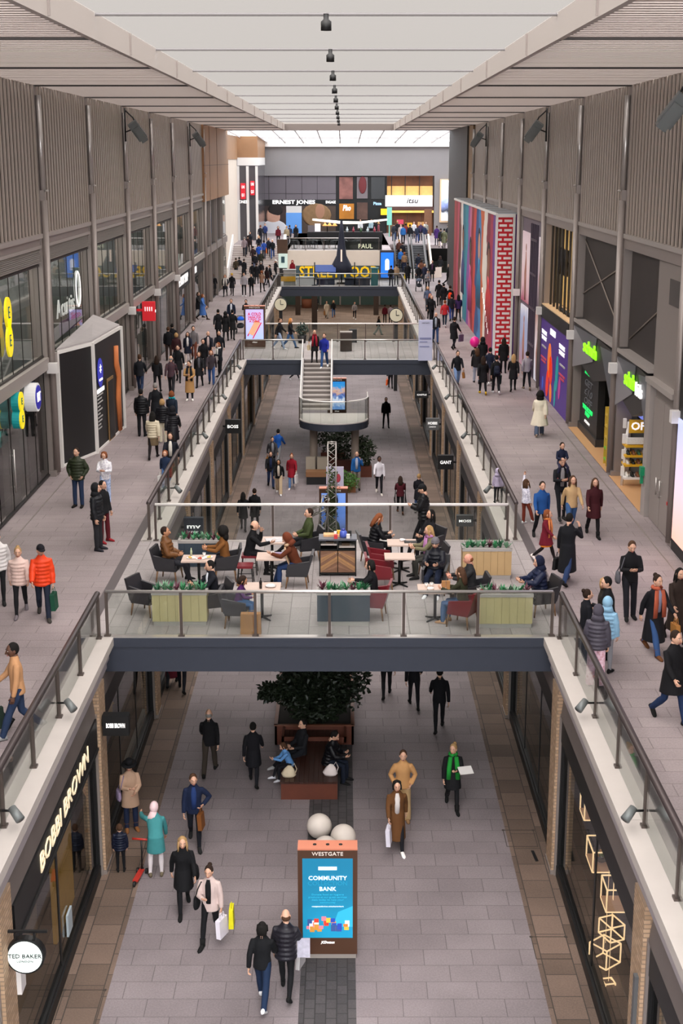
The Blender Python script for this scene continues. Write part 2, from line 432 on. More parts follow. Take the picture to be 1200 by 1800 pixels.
# ends of the side walls, far square
wl = struct(MB().box(-9.9, -9.12, 97.5, 118, 12.3, 17.4, 0).box(-9.2, -9.1, 101.5, 101.54, 12.3, 17.4, 1).box(-9.2, -9.1, 107.5, 107.54, 12.3, 17.4, 1).box(-9.2, -9.1, 97.5, 118, 14.7, 14.73, 1).ob('wall_left_end', [woodpanel, mat('panel_joint', '4c3626', .7)]))
struct(MB().box(9.12, 9.9, 97.8, 101, 5, 17.4, 0).box(9.0, 11, 101, 118, 5, 17.4, 1).ob('wall_right_end', [mat('gold_wood', '8a6d4a', .6, var=.15), mat('dark_stone', '2e2824', .6)]))
struct(MB().box(-11.4, -9.75, 119, 136, 5, 17.2, 0).box(-11.45, -9.7, 118.9, 136.1, 15.1, 17.2, 1).ob('wall_stone_left', [cream_stone, woodpanel]))
zt = ony(600, 258, 150).z; zo = ony(600, 309, 150).z
P7 = 7.5
xa, xb = ony(452, 300, 150).x, ony(763, 350, 150).x
m = MB(); m.box(-17, 17, 150, 150.5, zo, zt, 0); m.box(-17, xa, 150, 150.5, P7, zo, 0); m.box(xb, 17, 150, 150.5, P7, zo, 0); m.box(-17, 17, 149.6, 150.5, zt, 16.9, 1)
m.box(-17, 17, 151.5, 151.8, 0, zo, 2)
m.box(-16.6, -16, 116, 151, 5, 17.8, 0); m.box(16, 16.6, 116, 151, 5, 17.8, 0)
struct(m.ob('wall_far', [concrete, white, shop_dark]))
m = MB(); m.box(-4.7, 4.5, 122, 152, 7.2, P7, 0); m.box(-16, 16, 129.5, 152, 7.2, P7, 0); m.box(-16, -9.6, 122, 129.6, 4.6, 5, 0); m.box(-5.2, 5.2, 121.9, 122.2, 4.6, 5.0, 0); m.box(5.0, 16, 122, 124.6, 4.6, 5.0, 0); m.box(-16, -9.6, 116, 122.1, 4.6, 5, 0); m.box(-12, -4.7, 122, 122.6, 4.6, 5, 0); m.box(12, 16, 116, 122, 4.6, 5, 0)
struct(m.ob('floor_platform', [terrace]))
m = MB(); m.box(-4.7, 3.6, 121.7, 122, 5, P7, 0); m.box(-4.7, -4.4, 122, 129.6, 5, P7, 0); m.box(3.3, 3.6, 122, 129, 5, P7, 0)
struct(m.ob('wall_platform', [cream_stone]))
# stairs at the left of the platform
SY0, SY1, NS = 122.4, 128.8, 15
m = MB()
for i in range(NS): m.box(-9.7, -5.0, SY0 + (SY1 - SY0) * i / NS, SY1 + .7, 5 + 2.5 * i / NS, 5 + 2.5 * (i + 1) / NS, 0)
struct(m.ob('floor_stairs', [mat('stair_stone', 'b3a8a3', .7)]))
for x in (-9.75, -4.95):
    struct(MB().prism([(x - .12, SY0 - .3, 5), (x - .12, SY1, P7), (x - .12, SY1, P7 + 1.0), (x - .12, SY0 - .3, 6.0)], (.24, 0, 0), 0).ob(nm('trim'), [white]))
# court under the platform: glazed ground-floor shops at the far end
m = MB(); m.box(-14, 14, 149.9, 150.2, 0, 4.6, 0)
for k in range(-6, 7): m.box(k * 2.1 - .08, k * 2.1 + .08, 149.75, 149.9, 0, 4.6, 1)
m.box(-14, 14, 149.7, 149.9, 3.6, 4.6, 2)
struct(m.ob('wall_court', [mat('court_shop_glass', '56706a', .15), bronze_pale, mat('court_fascia', '3c4a48', .5)]))
for s in (-1, 1): struct(MB().box(s * 14, s * 14.3, 104, 150, 0, 4.6, 0).ob('wall_court_' + ('left' if s < 0 else 'right'), [cream_stone]))
struct(MB().box(-13.9, -5.7, 104.8, 105.1, 0, 4.5).box(5.7, 13.9, 104.8, 105.1, 0, 4.5).ob('wall_court_return', [cream_stone]))
for x, y in ((-2.3, 128), (3.6, 140), (-4.2, 140)):
    struct(MB().box(x - .25, x + .25, y - .25, y + .25, 0, 4.6).ob(nm('trim'), [mat('dark_timber', '3a2b22', .7)]))

struct(MB().box(-14, 14, -8, -7.6, 0, 8).ob('wall_back', [concrete]))

for k in range(2):                               # lamps in the ceiling of the court below the platform
    l = bpy.data.lights.new('court_ceiling_light', 'AREA'); l.energy = 900; l.shape = 'RECTANGLE'; l.size = 18; l.size_y = 12; l.color = (1, .9, .8); o = bpy.data.objects.new('court_ceiling_light', l); C.objects.link(o); o.location = (0, 122 + k * 16, 4.5)
# glass balustrades
RZ = 6.05
def balustrade(label, pts, step, cap, capw=.05, zoff=0., group='glass balustrades'):
    """pts: base polyline; posts every step with a pane between"""
    b = thing('balustrade', label, 'balustrade', pts[0], group=group, keep=True)
    h = MB(); out = []
    for (p, q) in zip(pts, pts[1:]):
        p, q = Vector(p), Vector(q); L = (q - p).length; n = max(1, round(L / step)); d = (q - p) / n
        t = d.normalized(); ang = math.atan2(t.y, t.x)
        for i in range(n):
            a, c = p + d * i, p + d * (i + 1); mid = (a + c) / 2
            pm = MB(); hh = 1.0
            pm.prism([a + t * .05 + Vector((0, 0, .04)), c - t * .05 + Vector((0, 0, .04)), c - t * .05 + Vector((0, 0, hh)), a + t * .05 + Vector((0, 0, hh))], Vector((-t.y, t.x, 0)) * .014)
            pm.ob('glass_pane', [glass], b)
            out.append((a, ang))
        out.append((q, ang))
        h.tube([p + Vector((0, 0, 1.03)), q + Vector((0, 0, 1.03))], capw / 1.4, 8, 0)
    done = set()
    for a, ang in out:
        k = (round(a.x, 1), round(a.y, 1))
        if k in done: continue
        done.add(k)
        pm = MB(); pm.obox(a + Vector((0, 0, .51)), .03, .035, .51, ang); pm.obox(a + Vector((0, 0, .02)), .07, .06, .02, ang); pm.ob('post', [post_m], b)
    h.ob('handrail', [cap], b)
    return b
balustrade('glass balustrade along the left walkway, near stretch before the cafe bridge', [(-5.02, 13.4, 5), (-5.02, 28.9, 5)], 2.22, railcap, .09)
balustrade('glass balustrade along the right walkway, near stretch before the cafe bridge', [(5.06, 13.4, 5), (5.06, 28.9, 5)], 2.22, railcap, .09)
balustrade('long glass balustrade on the left walkway between cafe bridge and stair bridge', [(-5.02, 37.1, 5), (-5.02, 72.4, 5)], 2.2, railcap, .09)
balustrade('long glass balustrade on the right walkway between cafe bridge and stair bridge', [(5.06, 37.1, 5), (5.06, 72.4, 5)], 2.2, railcap, .09)
balustrade('glass balustrade on the left walkway between stair bridge and far bridge', [(-5.02, 80.1, 5), (-5.02, 115.3, 5)], 2.2, railcap, .09)
balustrade('glass balustrade on the right walkway between stair bridge and far bridge', [(5.06, 80.1, 5), (5.06, 115.3, 5)], 2.2, railcap, .09)
balustrade('glass balustrade on the near edge of the cafe bridge', [(-4.86, 29.06, 5), (4.9, 29.06, 5)], 1.62, rail_m, .05)
balustrade('glass balustrade on the far edge of the cafe bridge with bright rail', [(-4.82, 36.94, 5), (4.82, 36.94, 5)], 3.2, mat('bright_rail', 'f2eeea', .35, .1), .06)
balustrade('glass balustrade on near edge of the stair bridge, left of the steps', [(-4.9, 72.56, 5), (-1.78, 72.56, 5)], 1.6, rail_m, .05)
balustrade('glass balustrade on near edge of the stair bridge, right of the steps', [(-.27, 72.56, 5), (4.9, 72.56, 5)], 1.7, rail_m, .05)
balustrade('glass balustrade on the far edge of the stair bridge', [(-4.8, 79.9, 5), (4.8, 79.9, 5)], 1.65, MATS['bright_rail'], .06)
balustrade('glass balustrade on the near edge of the far bridge below the food banner', [(-4.9, 115.5, 5), (4.9, 115.5, 5)], 1.65, rail_m, .05)
balustrade('glass balustrade on top of the cream platform wall beside the bakery tables', [(-4.5, 122.1, P7), (3.4, 122.1, P7)], 1.6, rail_m, .05)

# ================================================================ UPPER SHOPFRONTS
def screenmat(name, stops, axis='Z', lo=0, hi=1, e=1.0, noise=0., ns=3.):
    """emissive picture: colour bands/gradient along one object axis, with optional swirl"""
    M = bpy.data.materials.new(name); M.use_nodes = True; MATS[name] = M
    t = M.node_tree; P = t.nodes['Principled BSDF']; N = t.nodes.new
    g = N('ShaderNodeNewGeometry'); sx = N('ShaderNodeSeparateXYZ'); t.links.new(g.outputs['Position'], sx.inputs[0])
    mr = N('ShaderNodeMapRange'); mr.inputs['From Min'].default_value = lo; mr.inputs['From Max'].default_value = hi
    src = sx.outputs[axis]
    t.links.new(src, mr.inputs[0]); f = mr.outputs[0]
    if noise:
        n = N('ShaderNodeTexNoise'); n.inputs['Scale'].default_value = ns; n.inputs['Detail'].default_value = 2; n.inputs['Distortion'].default_value = 1.5
        t.links.new(g.outputs['Position'], n.inputs['Vector'])
        ma = N('ShaderNodeMath'); ma.operation = 'MULTIPLY_ADD'; t.links.new(n.outputs['Fac'], ma.inputs[0]); ma.inputs[1].default_value = noise
        t.links.new(f, ma.inputs[2]); mb = N('ShaderNodeMath'); mb.operation = 'SUBTRACT'; mb.inputs[1].default_value = noise / 2
        t.links.new(ma.outputs[0], mb.inputs[0]); f = mb.outputs[0]
    cr = N('ShaderNodeValToRGB'); t.links.new(f, cr.inputs[0])
    el = cr.color_ramp.elements
    while len(el) < len(stops): el.new(.5)
    for k, (pos, h) in enumerate(stops): el[k].position = pos; el[k].color = lin(h)
    t.links.new(cr.outputs[0], P.inputs['Base Color'])
    if e: t.links.new(cr.outputs[0], P.inputs['Emission Color']); P.inputs['Emission Strength'].default_value = e
    P.inputs['Roughness'].default_value = .5
    return M
YR, ZU = (0, 1, 0), (0, 0, 1)          # reading direction on the left wall
YL = (0, -1, 0)                        # and on the right wall
warm = mat('warm_lamp', 'ffcf8a', .5, e=6)
cool = mat('cool_lamp', 'fff4e2', .5, e=14)
lit_white = mat('lit_white', 'f6f4f2', .5, e=.9)
dark_int = mat('dim_shop_wall', '6a6e6e', .7, var=.7, vs=.7)
int_floor = mat('dim_shop_floor', '4b4641', .35)
for side, s in (('left', -1), ('right', 1)):
    m = MB(); m.box(s * 13.4, s * 13.6, 27, 118, 5, 12.5, 0); m.box(s * 9.7, s * 13.5, 27, 118, 12.42, 12.6, 0); m.box(s * 9.6, s * 13.5, 27, 118, 4.9, 5.02, 1)
    for i in range(-1, 9):
        y = COLS[0] + 8.76 * i; m.box(s * 9.75, s * 13.4, y - .1, y + .1, 5, 12.5, 0)
    struct(m.ob('wall_shops_' + side, [dark_int, int_floor]))
# ceiling lights and clothes rails glimpsed behind the glass
for i in range(0, 7):
    y0 = COLS[0] + 8.76 * i
    for k in range(2):
        t = tag(MB().box(-11.2, -11.0, y0 + 1.5 + k * 4, y0 + 4 + k * 4, 11.7, 11.76).ob('strip_light', [cool]), 'strip light hanging inside the left upper shops, number %d from the near end' % (i * 2 + k + 1), 'light', 'strip lights inside the left shops')
frame_d = mat('dark_mullion', '25211f', .45, .4)
def glazed(y0, y1, z0, z1, x, n, name=True, fr=frame_d, gl=shopglass, w=.04, par=None):
    s = 1 if x > 0 else -1
    g = MB().add([(x, y0, z0), (x, y1, z0), (x, y1, z1), (x, y0, z1)], [(0, 1, 2, 3)])
    o = struct(g.ob(nm('window'), [gl]))
    f = MB()
    for k in range(n + 1):
        y = y0 + (y1 - y0) * k / n; f.box(x - .012, x + .012, y - w / 2, y + w / 2, z0, z1)
    f.box(x - .03, x + .05, y0, y1, z0, z0 + .06); f.box(x - .03, x + .05, y0, y1, z1 - .06, z1)
    f.ob('frame', [fr], o)
    return o
for i in range(0, 7):
    a, b = COLS[i] + .3, COLS[i + 1] - .3
    glazed(a, b, 8.95, 11.92, -9.4, 6, w=.02)
    if i != 1: glazed(a, b, 5.04, 8.56, -9.4, 3 if i != 0 else 5)
for k in range(4): glazed(COLS[7] + .3 + k * 5, COLS[7] + 5.1 + k * 5, 9, 12.3, -9.45, 2); 
for k in range(4):
    glazed(COLS[7] + .3 + k * 5, COLS[7] + 5.1 + k * 5, 5.05, 8.5, -9.45, 2)
    struct(MB().box(-9.7, -9.25, COLS[7] + k * 5, COLS[7] + k * 5 + .3, 5, 12.3).box(-9.7, -9.3, COLS[7] + k * 5, COLS[7] + 5 + k * 5, 8.5, 9).ob(nm('trim'), [bronze]))
# lower-front fitouts of the left shops: dark panels, lit doorways, fascias
def panel(name, label, cat, y0, y1, z0, z1, x, m, d=.06, group=None):
    return tag(MB().box(x, x - d * (1 if x < 0 else -1), y0, y1, z0, z1).ob(name, [m]), label, cat, group)
# phone shop bay
yel, teal = mat('yellow_sign', 'f2dc1e', .5, e=.55), mat('teal_sign', '1a9a9c', .5, e=.15)
t = thing('hanging_sign', 'tall yellow double-circle sign on the upper glass of the phone shop', 'sign', (-9.2, 40.05, 9.7), keep=True)
m = MB()
for z in (10.9, 10.1): m.prism([(-9.3, 40.05 + .36 * cos(q * pi / 12), z + .46 * sin(q * pi / 12)) for q in range(24)], (.06, 0, 0))
m.box(-9.3, -9.24, 39.85, 40.25, 10.2, 10.8); m.ob('board', [yel], t)
text('E', mat('sign_teal_letter', '0e6f74', .5), (-9.235, 40.05, 10.9), YR, ZU, .34, t); text('E', MATS['sign_teal_letter'], (-9.235, 40.05, 10.1), YR, ZU, .34, t)
t = thing('wall_sign', 'small yellow and teal double-circle sign projecting beside the glass doors', 'sign', (-9.4, 40.9, 7.4), keep=True)
def ydisc(m, x0, x1, y, z, r, k, mi): m.prism([(x0, y + r * cos(2 * pi * q / k), z + r * sin(2 * pi * q / k)) for q in range(k)], (x1 - x0, 0, 0), mi); return m
m = MB(); sy = onx(38, 722, -9.1)
for dz in (.27, -.25): ydisc(m, -9.12, -9.08, sy.y, sy.z + dz, .29, 20, 0); ydisc(m, -9.34, -9.12, sy.y, sy.z + dz, .28, 20, 1)
m.ob('drum', [yel, teal], t)
for dz in (.27, -.25): text('E', MATS['sign_teal_letter'], (-9.07, sy.y, sy.z + dz), YR, ZU, .2, t)
sb = onx(68, 698, -9.0)
t = thing('wall_sign', 'round white-rimmed blue BT sign projecting from the black panel', 'sign', (-9.3, sb.y, sb.z), keep=True)
ydisc(MB(), -9.36, -9.02, sb.y, sb.z, .44, 28, 0).ob('drum', [mat('white_drum', 'e2e0de', .5, e=.3)], t); ydisc(MB(), -9.02, -9.0, sb.y, sb.z, .37, 28, 0).ob('face', [mat('bt_blue', '27239a', .5, e=.4)], t)
text('BT', lit_white, (-8.99, sb.y, sb.z), YR, ZU, .27, t, bold=.03)
def disc(m, c, r, d, k, mi): m.prism([(c[0] + r * cos(2 * pi * q / k), c[1], c[2] + r * sin(2 * pi * q / k)) for q in range(k)], (0, d, 0), mi); return m
panel('display_wall', 'black panel behind the round blue sign, next to the first left column', 'panel', 42.4, 44.85, 5.05, 8.55, -9.42, nearblack)
t = thing('glass_door', 'glass entrance door of the phone shop with long steel pull handle', 'door', (-9.44, 40.2, 5), keep=True)
MB().box(-9.47, -9.44, 39.2, 41.2, 5.03, 7.6).ob('leaf', [shopglass], t)
MB().tube([(-9.36, 40.15, 5.6), (-9.36, 40.15, 6.9)], .025, 8).box(-9.44, -9.36, 40.13, 40.17, 5.75, 5.79).box(-9.44, -9.36, 40.13, 40.17, 6.7, 6.74).ob('handle', [rail_m], t)
t = thing('counter_display', 'teal topped dark display plinth inside the phone shop window', 'display', (-10.1, 40.6, 5), keep=True)
MB().box(-10.4, -9.9, 40.2, 40.9, 5.02, 6.9).ob('plinth', [nearblack], t); MB().box(-10.3, -9.8, 39.9, 41.4, 6.9, 7.2).ob('top_band', [teal], t)
panel('wall_graphic', 'teal and green graphic wall inside the phone shop', 'graphic', 37, 40, 7.0, 8.4, -11.5, mat('teal_graphic', '1f6d66', .6, var=.4))
# black hoarding box
t = thing('hoarding', 'black boxed shop hoarding with blue oval emblem projecting onto the left walkway', 'hoarding', (-8.8, 50, 5), keep=True)
poly = [(-9.24, 46.35), (-8.46, 48.7), (-8.22, 53.55), (-9.24, 53.7)]
m = MB(); m.prism([(x, y, 5.0) for x, y in poly], (0, 0, 3.85)); m.ob('body', [nearblack], t)
m = MB()
m.prism([(x + .03, y, 8.85) for x, y in poly], (0, 0, .12))
for (x, y) in poly[:3]: m.box(x - .06, x + .07, y - .09, y + .09, 5, 8.95)
for (p, q) in zip(poly[:2], poly[1:3]):
    d = Vector((q[0] - p[0], q[1] - p[1], 0)); n = Vector((d.y, -d.x, 0)).normalized() * .03
    m.prism([Vector((p[0], p[1], 5)) + n * 0, Vector((q[0], q[1], 5)), Vector((q[0], q[1], 5.09)), Vector((p[0], p[1], 5.09))], n)
m.ob('white_trim', [white], t)
m = MB(); m.prism([(-9.25, 46.4, 8.98), (-8.48, 48.72, 8.98), (-8.25, 53.5, 8.98), (-9.25, 53.6, 9.35)], (0, 0, .05)); m.ob('roof', [mat('grey_roof_sheet', 'a9a3a3', .6, var=.1)], t)
fd = Vector((-8.22 + 8.46, 53.55 - 48.7, 0)).normalized()
def hp(u, z, o=.03): return Vector((-8.46, 48.7, z)) + fd * u + Vector((fd.y, -fd.x, 0)) * o
ov = [hp(.95 + .42 * cos(q * pi / 14), 7.75 + .52 * sin(q * pi / 14), .02) for q in range(28)]
MB().prism(ov, Vector((fd.y, -fd.x, 0)) * .02).ob('blue_emblem', [mat('emblem_blue', '3a3fc0', .5, e=.25)], t)
text('*', lit_white, hp(.95, 7.75, .045), fd, ZU, .5, t); text('OXFORD', lit_white, hp(.95, 7.5, .045), fd, ZU, .09, t)
m = MB()
for k, w in enumerate((1.2, .9, 1.1, .55, .95, .5, .95, .8, .55, .7)): m.prism([hp(.35, 6.95 - k * .13, .02), hp(.35 + w * .75, 6.95 - k * .13, .02), hp(.35 + w * .75, 7.0 - k * .13, .02), hp(.35, 7.0 - k * .13, .02)], Vector((fd.y, -fd.x, 0)) * .012)
m.ob('printed_lines', [mat('print_grey', 'b8b6b4', .7)], t)
text('OPENING SOON', lit_white, hp(.9, 7.12, .03), fd, ZU, .16, t, width=1.15)
m = MB(); m.prism([hp(1.95, 5.05, .02), hp(3.0, 5.05, .02), hp(3.0, 7.35, .02), hp(1.95, 7.35, .02)], Vector((fd.y, -fd.x, 0)) * .03); dd = m.ob('door', [mat('hoarding_door_frame', '8a6a42', .5)], t)
m = MB(); m.prism([hp(2.05, 5.1, .055), hp(2.9, 5.1, .055), hp(2.9, 7.25, .055), hp(2.05, 7.25, .055)], Vector((fd.y, -fd.x, 0)) * .012); m.ob('door_leaf', [black], dd)
orange = mat('printed_figure', 'c9743f', .7, var=.35, vs=2)
m = MB(); m.tube([hp(3.75, 8.35, .02), hp(3.7, 7.7, .02), hp(4.05, 7.2, .02), hp(3.85, 6.4, .02), hp(3.95, 5.1, .02)], [(.1, .25), (.1, .3), (.1, .28), (.1, .33), (.1, .2)], 10); m.ob('printed_figure', [orange], t)
# signs along the left shops
t = thing('window_sign', 'white script shop sign with ring emblem behind the upper left glass', 'sign', (-9.6, 50, 10), keep=True)
text('Acuitis', lit_white, (-9.43, 49.3, 10.15), YR, ZU, .62, t, ext=.02, bold=.0, width=3.2)
m = MB(); m.tube([(-9.43, 51.6 + .42 * cos(q * pi / 12), 10.55 + .62 * sin(q * pi / 12)) for q in range(25)], .055, 8); m.ob('ring', [lit_white], t)
panel('window_sticker', 'purple window sticker below the white script sign', 'sticker', 48.2, 51.6, 9.25, 9.7, -9.45, mat('purple_sticker', '5a3f78', .6, var=.6, vs=4), .02)
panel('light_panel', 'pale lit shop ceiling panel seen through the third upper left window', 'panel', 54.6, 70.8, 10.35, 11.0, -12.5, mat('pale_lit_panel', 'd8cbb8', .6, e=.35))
text_y = mat('yellow_letters', 'e8b40f', .5, e=.5)
t = thing('window_sign', 'yellow shop lettering glimpsed through the third upper left window', 'sign', (-11.8, 63, 9.8), keep=True)
text('FOOD', text_y, (-11.8, 63.6, 9.95), YR, ZU, .5, t, bold=.05, width=5); MB().box(-11.95, -11.85, 59, 68, 9.5, 10.3).ob('board', [mat('dull_teal', '31474a', .6)], t)
panel('display_board', 'mint poster hanging in the fourth upper left window', 'poster', 74.3, 76.2, 9.6, 10.9, -9.8, mat('mint_poster', 'a9c9b7', .6))
red = mat('red_sign', 'c8202a', .5, e=.5)
t = thing('blade_sign', 'glowing red blade sign with white lettering on the left shops', 'sign', (-9.2, 66.4, 7.6), keep=True)
MB().box(-9.15, -8.55, 66.0, 66.25, 7.75, 8.65).box(-9.5, -9.1, 66.05, 66.2, 8.2, 8.3).ob('box', [red], t); text('IIII', lit_white, (-8.85, 65.98, 8.3), (1, 0, 0), ZU, .2, t, width=.35); text('SHOE', lit_white, (-8.54, 66.12, 8.2), YR, ZU, .12, t, width=.2)
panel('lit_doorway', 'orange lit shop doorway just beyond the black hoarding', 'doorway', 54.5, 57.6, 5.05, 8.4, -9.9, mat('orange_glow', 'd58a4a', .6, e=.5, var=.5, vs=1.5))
for k, (a, b, c) in enumerate(((58.2, 61.9, 'grey'), (64, 66.8, 'dark'), (67.4, 70.9, 'pale'), (72.4, 75.0, 'black'), (75.4, 79.6, 'blue'))):
    panel('display_wall', '%s display panel inside the left shops, panel %s beyond the hoarding' % (c, ('first', 'second', 'third', 'fourth', 'fifth')[k]), 'panel', a, b, 5.05, 8.3, -9.9, mat('shop_' + c, {'grey': '5d5a58', 'dark': '211d1c', 'pale': 'aaa29a', 'black': '101010', 'blue': '4c5c70'}[c], .6, var=.3), group='display panels in the left shops')
t = thing('fascia_sign', 'black shop fascia with lit white lettering on the left shops', 'sign', (-9.3, 82.5, 8), keep=True)
MB().box(-9.5, -9.3, 80.7, 88.3, 7.6, 8.55).ob('board', [black], t); text('THE BODY SHOP', lit_white, (-9.28, 84.4, 8.1), YR, ZU, .5, t, bold=.03, width=5.6)
t = thing('fascia_sign', 'small lit white lettering on a dark fascia past the long fascia sign', 'sign', (-9.3, 92, 8), keep=True)
MB().box(-9.5, -9.3, 89.6, 97, 7.7, 8.55).ob('board', [black], t); text('OLIVER', lit_white, (-9.28, 91.5, 8.15), YR, ZU, .4, t, bold=.03)
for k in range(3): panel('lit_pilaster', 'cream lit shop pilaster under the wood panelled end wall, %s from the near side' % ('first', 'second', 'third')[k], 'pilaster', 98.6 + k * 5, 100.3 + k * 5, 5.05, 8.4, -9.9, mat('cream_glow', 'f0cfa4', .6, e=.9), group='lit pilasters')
for k in range(2): panel('green_strip', 'lime green lit strip in the %s far left shop window' % ('first', 'second')[k], 'light', 111.6 + k * 2.4, 112.1 + k * 2.4, 5.05, 8.4, -9.8, mat('lime_glow', 'a5c21e', .6, e=.5))
for k, y in enumerate((41, 58, 76, 92)):                # shop ceilings lit from inside
    l = bpy.data.lights.new('shop_ceiling_light', 'AREA'); l.energy = 700; l.shape = 'RECTANGLE'; l.size = 2.5; l.size_y = 14; l.color = (1, .93, .84); o = bpy.data.objects.new('shop_ceiling_light', l); C.objects.link(o); o.location = (-11.6, y, 12.3)
# wall lights on the columns, floodlights at the top
wl_m = mat('white_box_light', 'dcd8d6', .5)
def wall_light(s, i):
    y = COLS[0] + 8.76 * i - .3
    return tag(MB().box(s * 8.92, s * 9.25, y - .16, y + .1, 8.45, 8.78).ob('wall_light', [wl_m]), 'white box light on %s facade column on the %s' % (('nearest', 'first full', 'second full', 'third full', 'fourth full', 'fifth full', 'sixth full')[i], 'left' if s < 0 else 'right'), 'light', 'white box lights on the columns')
for i in range(0, 6): wall_light(-1, i)
for i in range(0, 5): wall_light(1, i)
flood_m = mat('floodlight_grey', '6f7372', .5, .3)
for s, i, lb in ((-1, 3, 'third left column'), (-1, 6, 'sixth left column'), (1, 0, 'nearest right column at the picture edge'), (1, 3, 'third right column'), (1, 6, 'sixth right column')):
    y = COLS[0] + 8.76 * i
    t = thing('floodlight', 'grey floodlight bracketed under the soffit at the ' + lb, 'light', (s * 8.9, y, 16.4), group='floodlights', keep=True)
    m = MB(); m.tube([(s * 9.1, y - .1, 17.2), (s * 8.75, y - .3, 16.9), (s * 8.6, y - .35, 16.6)], .03, 6); m.tube([(s * 9.1, y - .1, 16.3), (s * 8.8, y - .3, 16.4)], .03, 6); m.tube([(s * 9.12, y - .1, 15.9), (s * 9.12, y - .1, 17.3)], .04, 6); m.ob('bracket', [black], t)
    m = MB(); m.obox((s * 8.55, y - .4, 16.35), .2, .16, .42, 0, 0, .3, s * .6); m.obox((s * 8.43, y - .44, 16.22), .14, .2, .36, 0, 0, .3, s * .6); m.ob('head', [flood_m], t)
for i in range(-2, 9):
    y = COLS[0] + 8.76 * i
    tag(MB().lathe([(0, 0), (.1, 0), (.1, .16), (.05, .2), (.05, .3)], (0, y - .12, 17.52), 12).ob('ceiling_spot', [black]), 'small black spotlight under the centre of roof crossbeam %d from the near end' % (i + 3), 'light', 'spotlights under the roof crossbeams')

# ---------------- right wall
grey_panel = mat('grey_door_panel', '8b827d', .5, .2)
# big screen
t = thing('digital_screen', 'tall lavender and peach digital screen in black surround at the right edge', 'screen', (9.2, 33, 5), keep=True)
MB().box(9.14, 9.6, 28, 36.16, 5.0, 12.4).ob('surround', [black], t)
MB().box(9.1, 9.15, 28.4, 36.0, 5.35, 8.6).ob('display', [screenmat('lavender_screen', [(0, 'e3b7a6'), (.45, 'd9c4d2'), (1, 'b7bfe8')], 'Z', 5.4, 8.5, 1.0, .12, .8)], t)
# service door bay
t = thing('service_door', 'grey double service door with steel pull handles beside the big screen', 'door', (9.2, 39, 5), keep=True)
MB().box(9.3, 9.6, 36.7, 40.1, 5, 12.4).ob('surround', [grey_panel], t)
for k, (a, b) in enumerate(((36.95, 38.2), (38.24, 39.5))):
    d = MB().box(9.24, 9.3, a, b, 5.03, 8.6).ob('leaf', [mat('door_leaf_grey', '958c87', .45, .2)], t)
    y = b - .2 if k == 0 else a + .2
    MB().tube([(9.17, y, 5.95), (9.17, y, 6.45)], .02, 8).box(9.17, 9.25, y - .015, y + .015, 5.98, 6.01).box(9.17, 9.25, y - .015, y + .015, 6.4, 6.43).ob('handle', [rail_m], d)
MB().box(9.05, 9.4, 36.7, 40.0, 8.95, 9.1).ob('ledge', [bronze_pale], t); MB().box(9.12, 9.35, 39.6, 40.1, 5, 9.0).ob('jamb', [bronze_pale], t)
MB().box(9.28, 9.32, 37.3, 38.6, 11.3, 12.0).ob('vent', [mat('vent_dark', '4a4543', .6)], t)
tag(MB().box(9.16, 9.3, 36.78, 36.92, 6.0, 6.16).box(9.12, 9.16, 36.81, 36.9, 6.04, 6.12).ob('call_point', [mat('red_plastic', 'c42a2a', .4)]), 'small red fire call point beside the grey double doors', 'alarm')
tag(MB().box(9.0, 9.12, 39.75, 39.95, 6.2, 6.45).box(9.02, 9.1, 39.8, 39.9, 5.95, 6.2).ob('door_release', [mat('green_plastic', '128a5c', .4)]), 'small green emergency door release on the grey jamb', 'alarm')
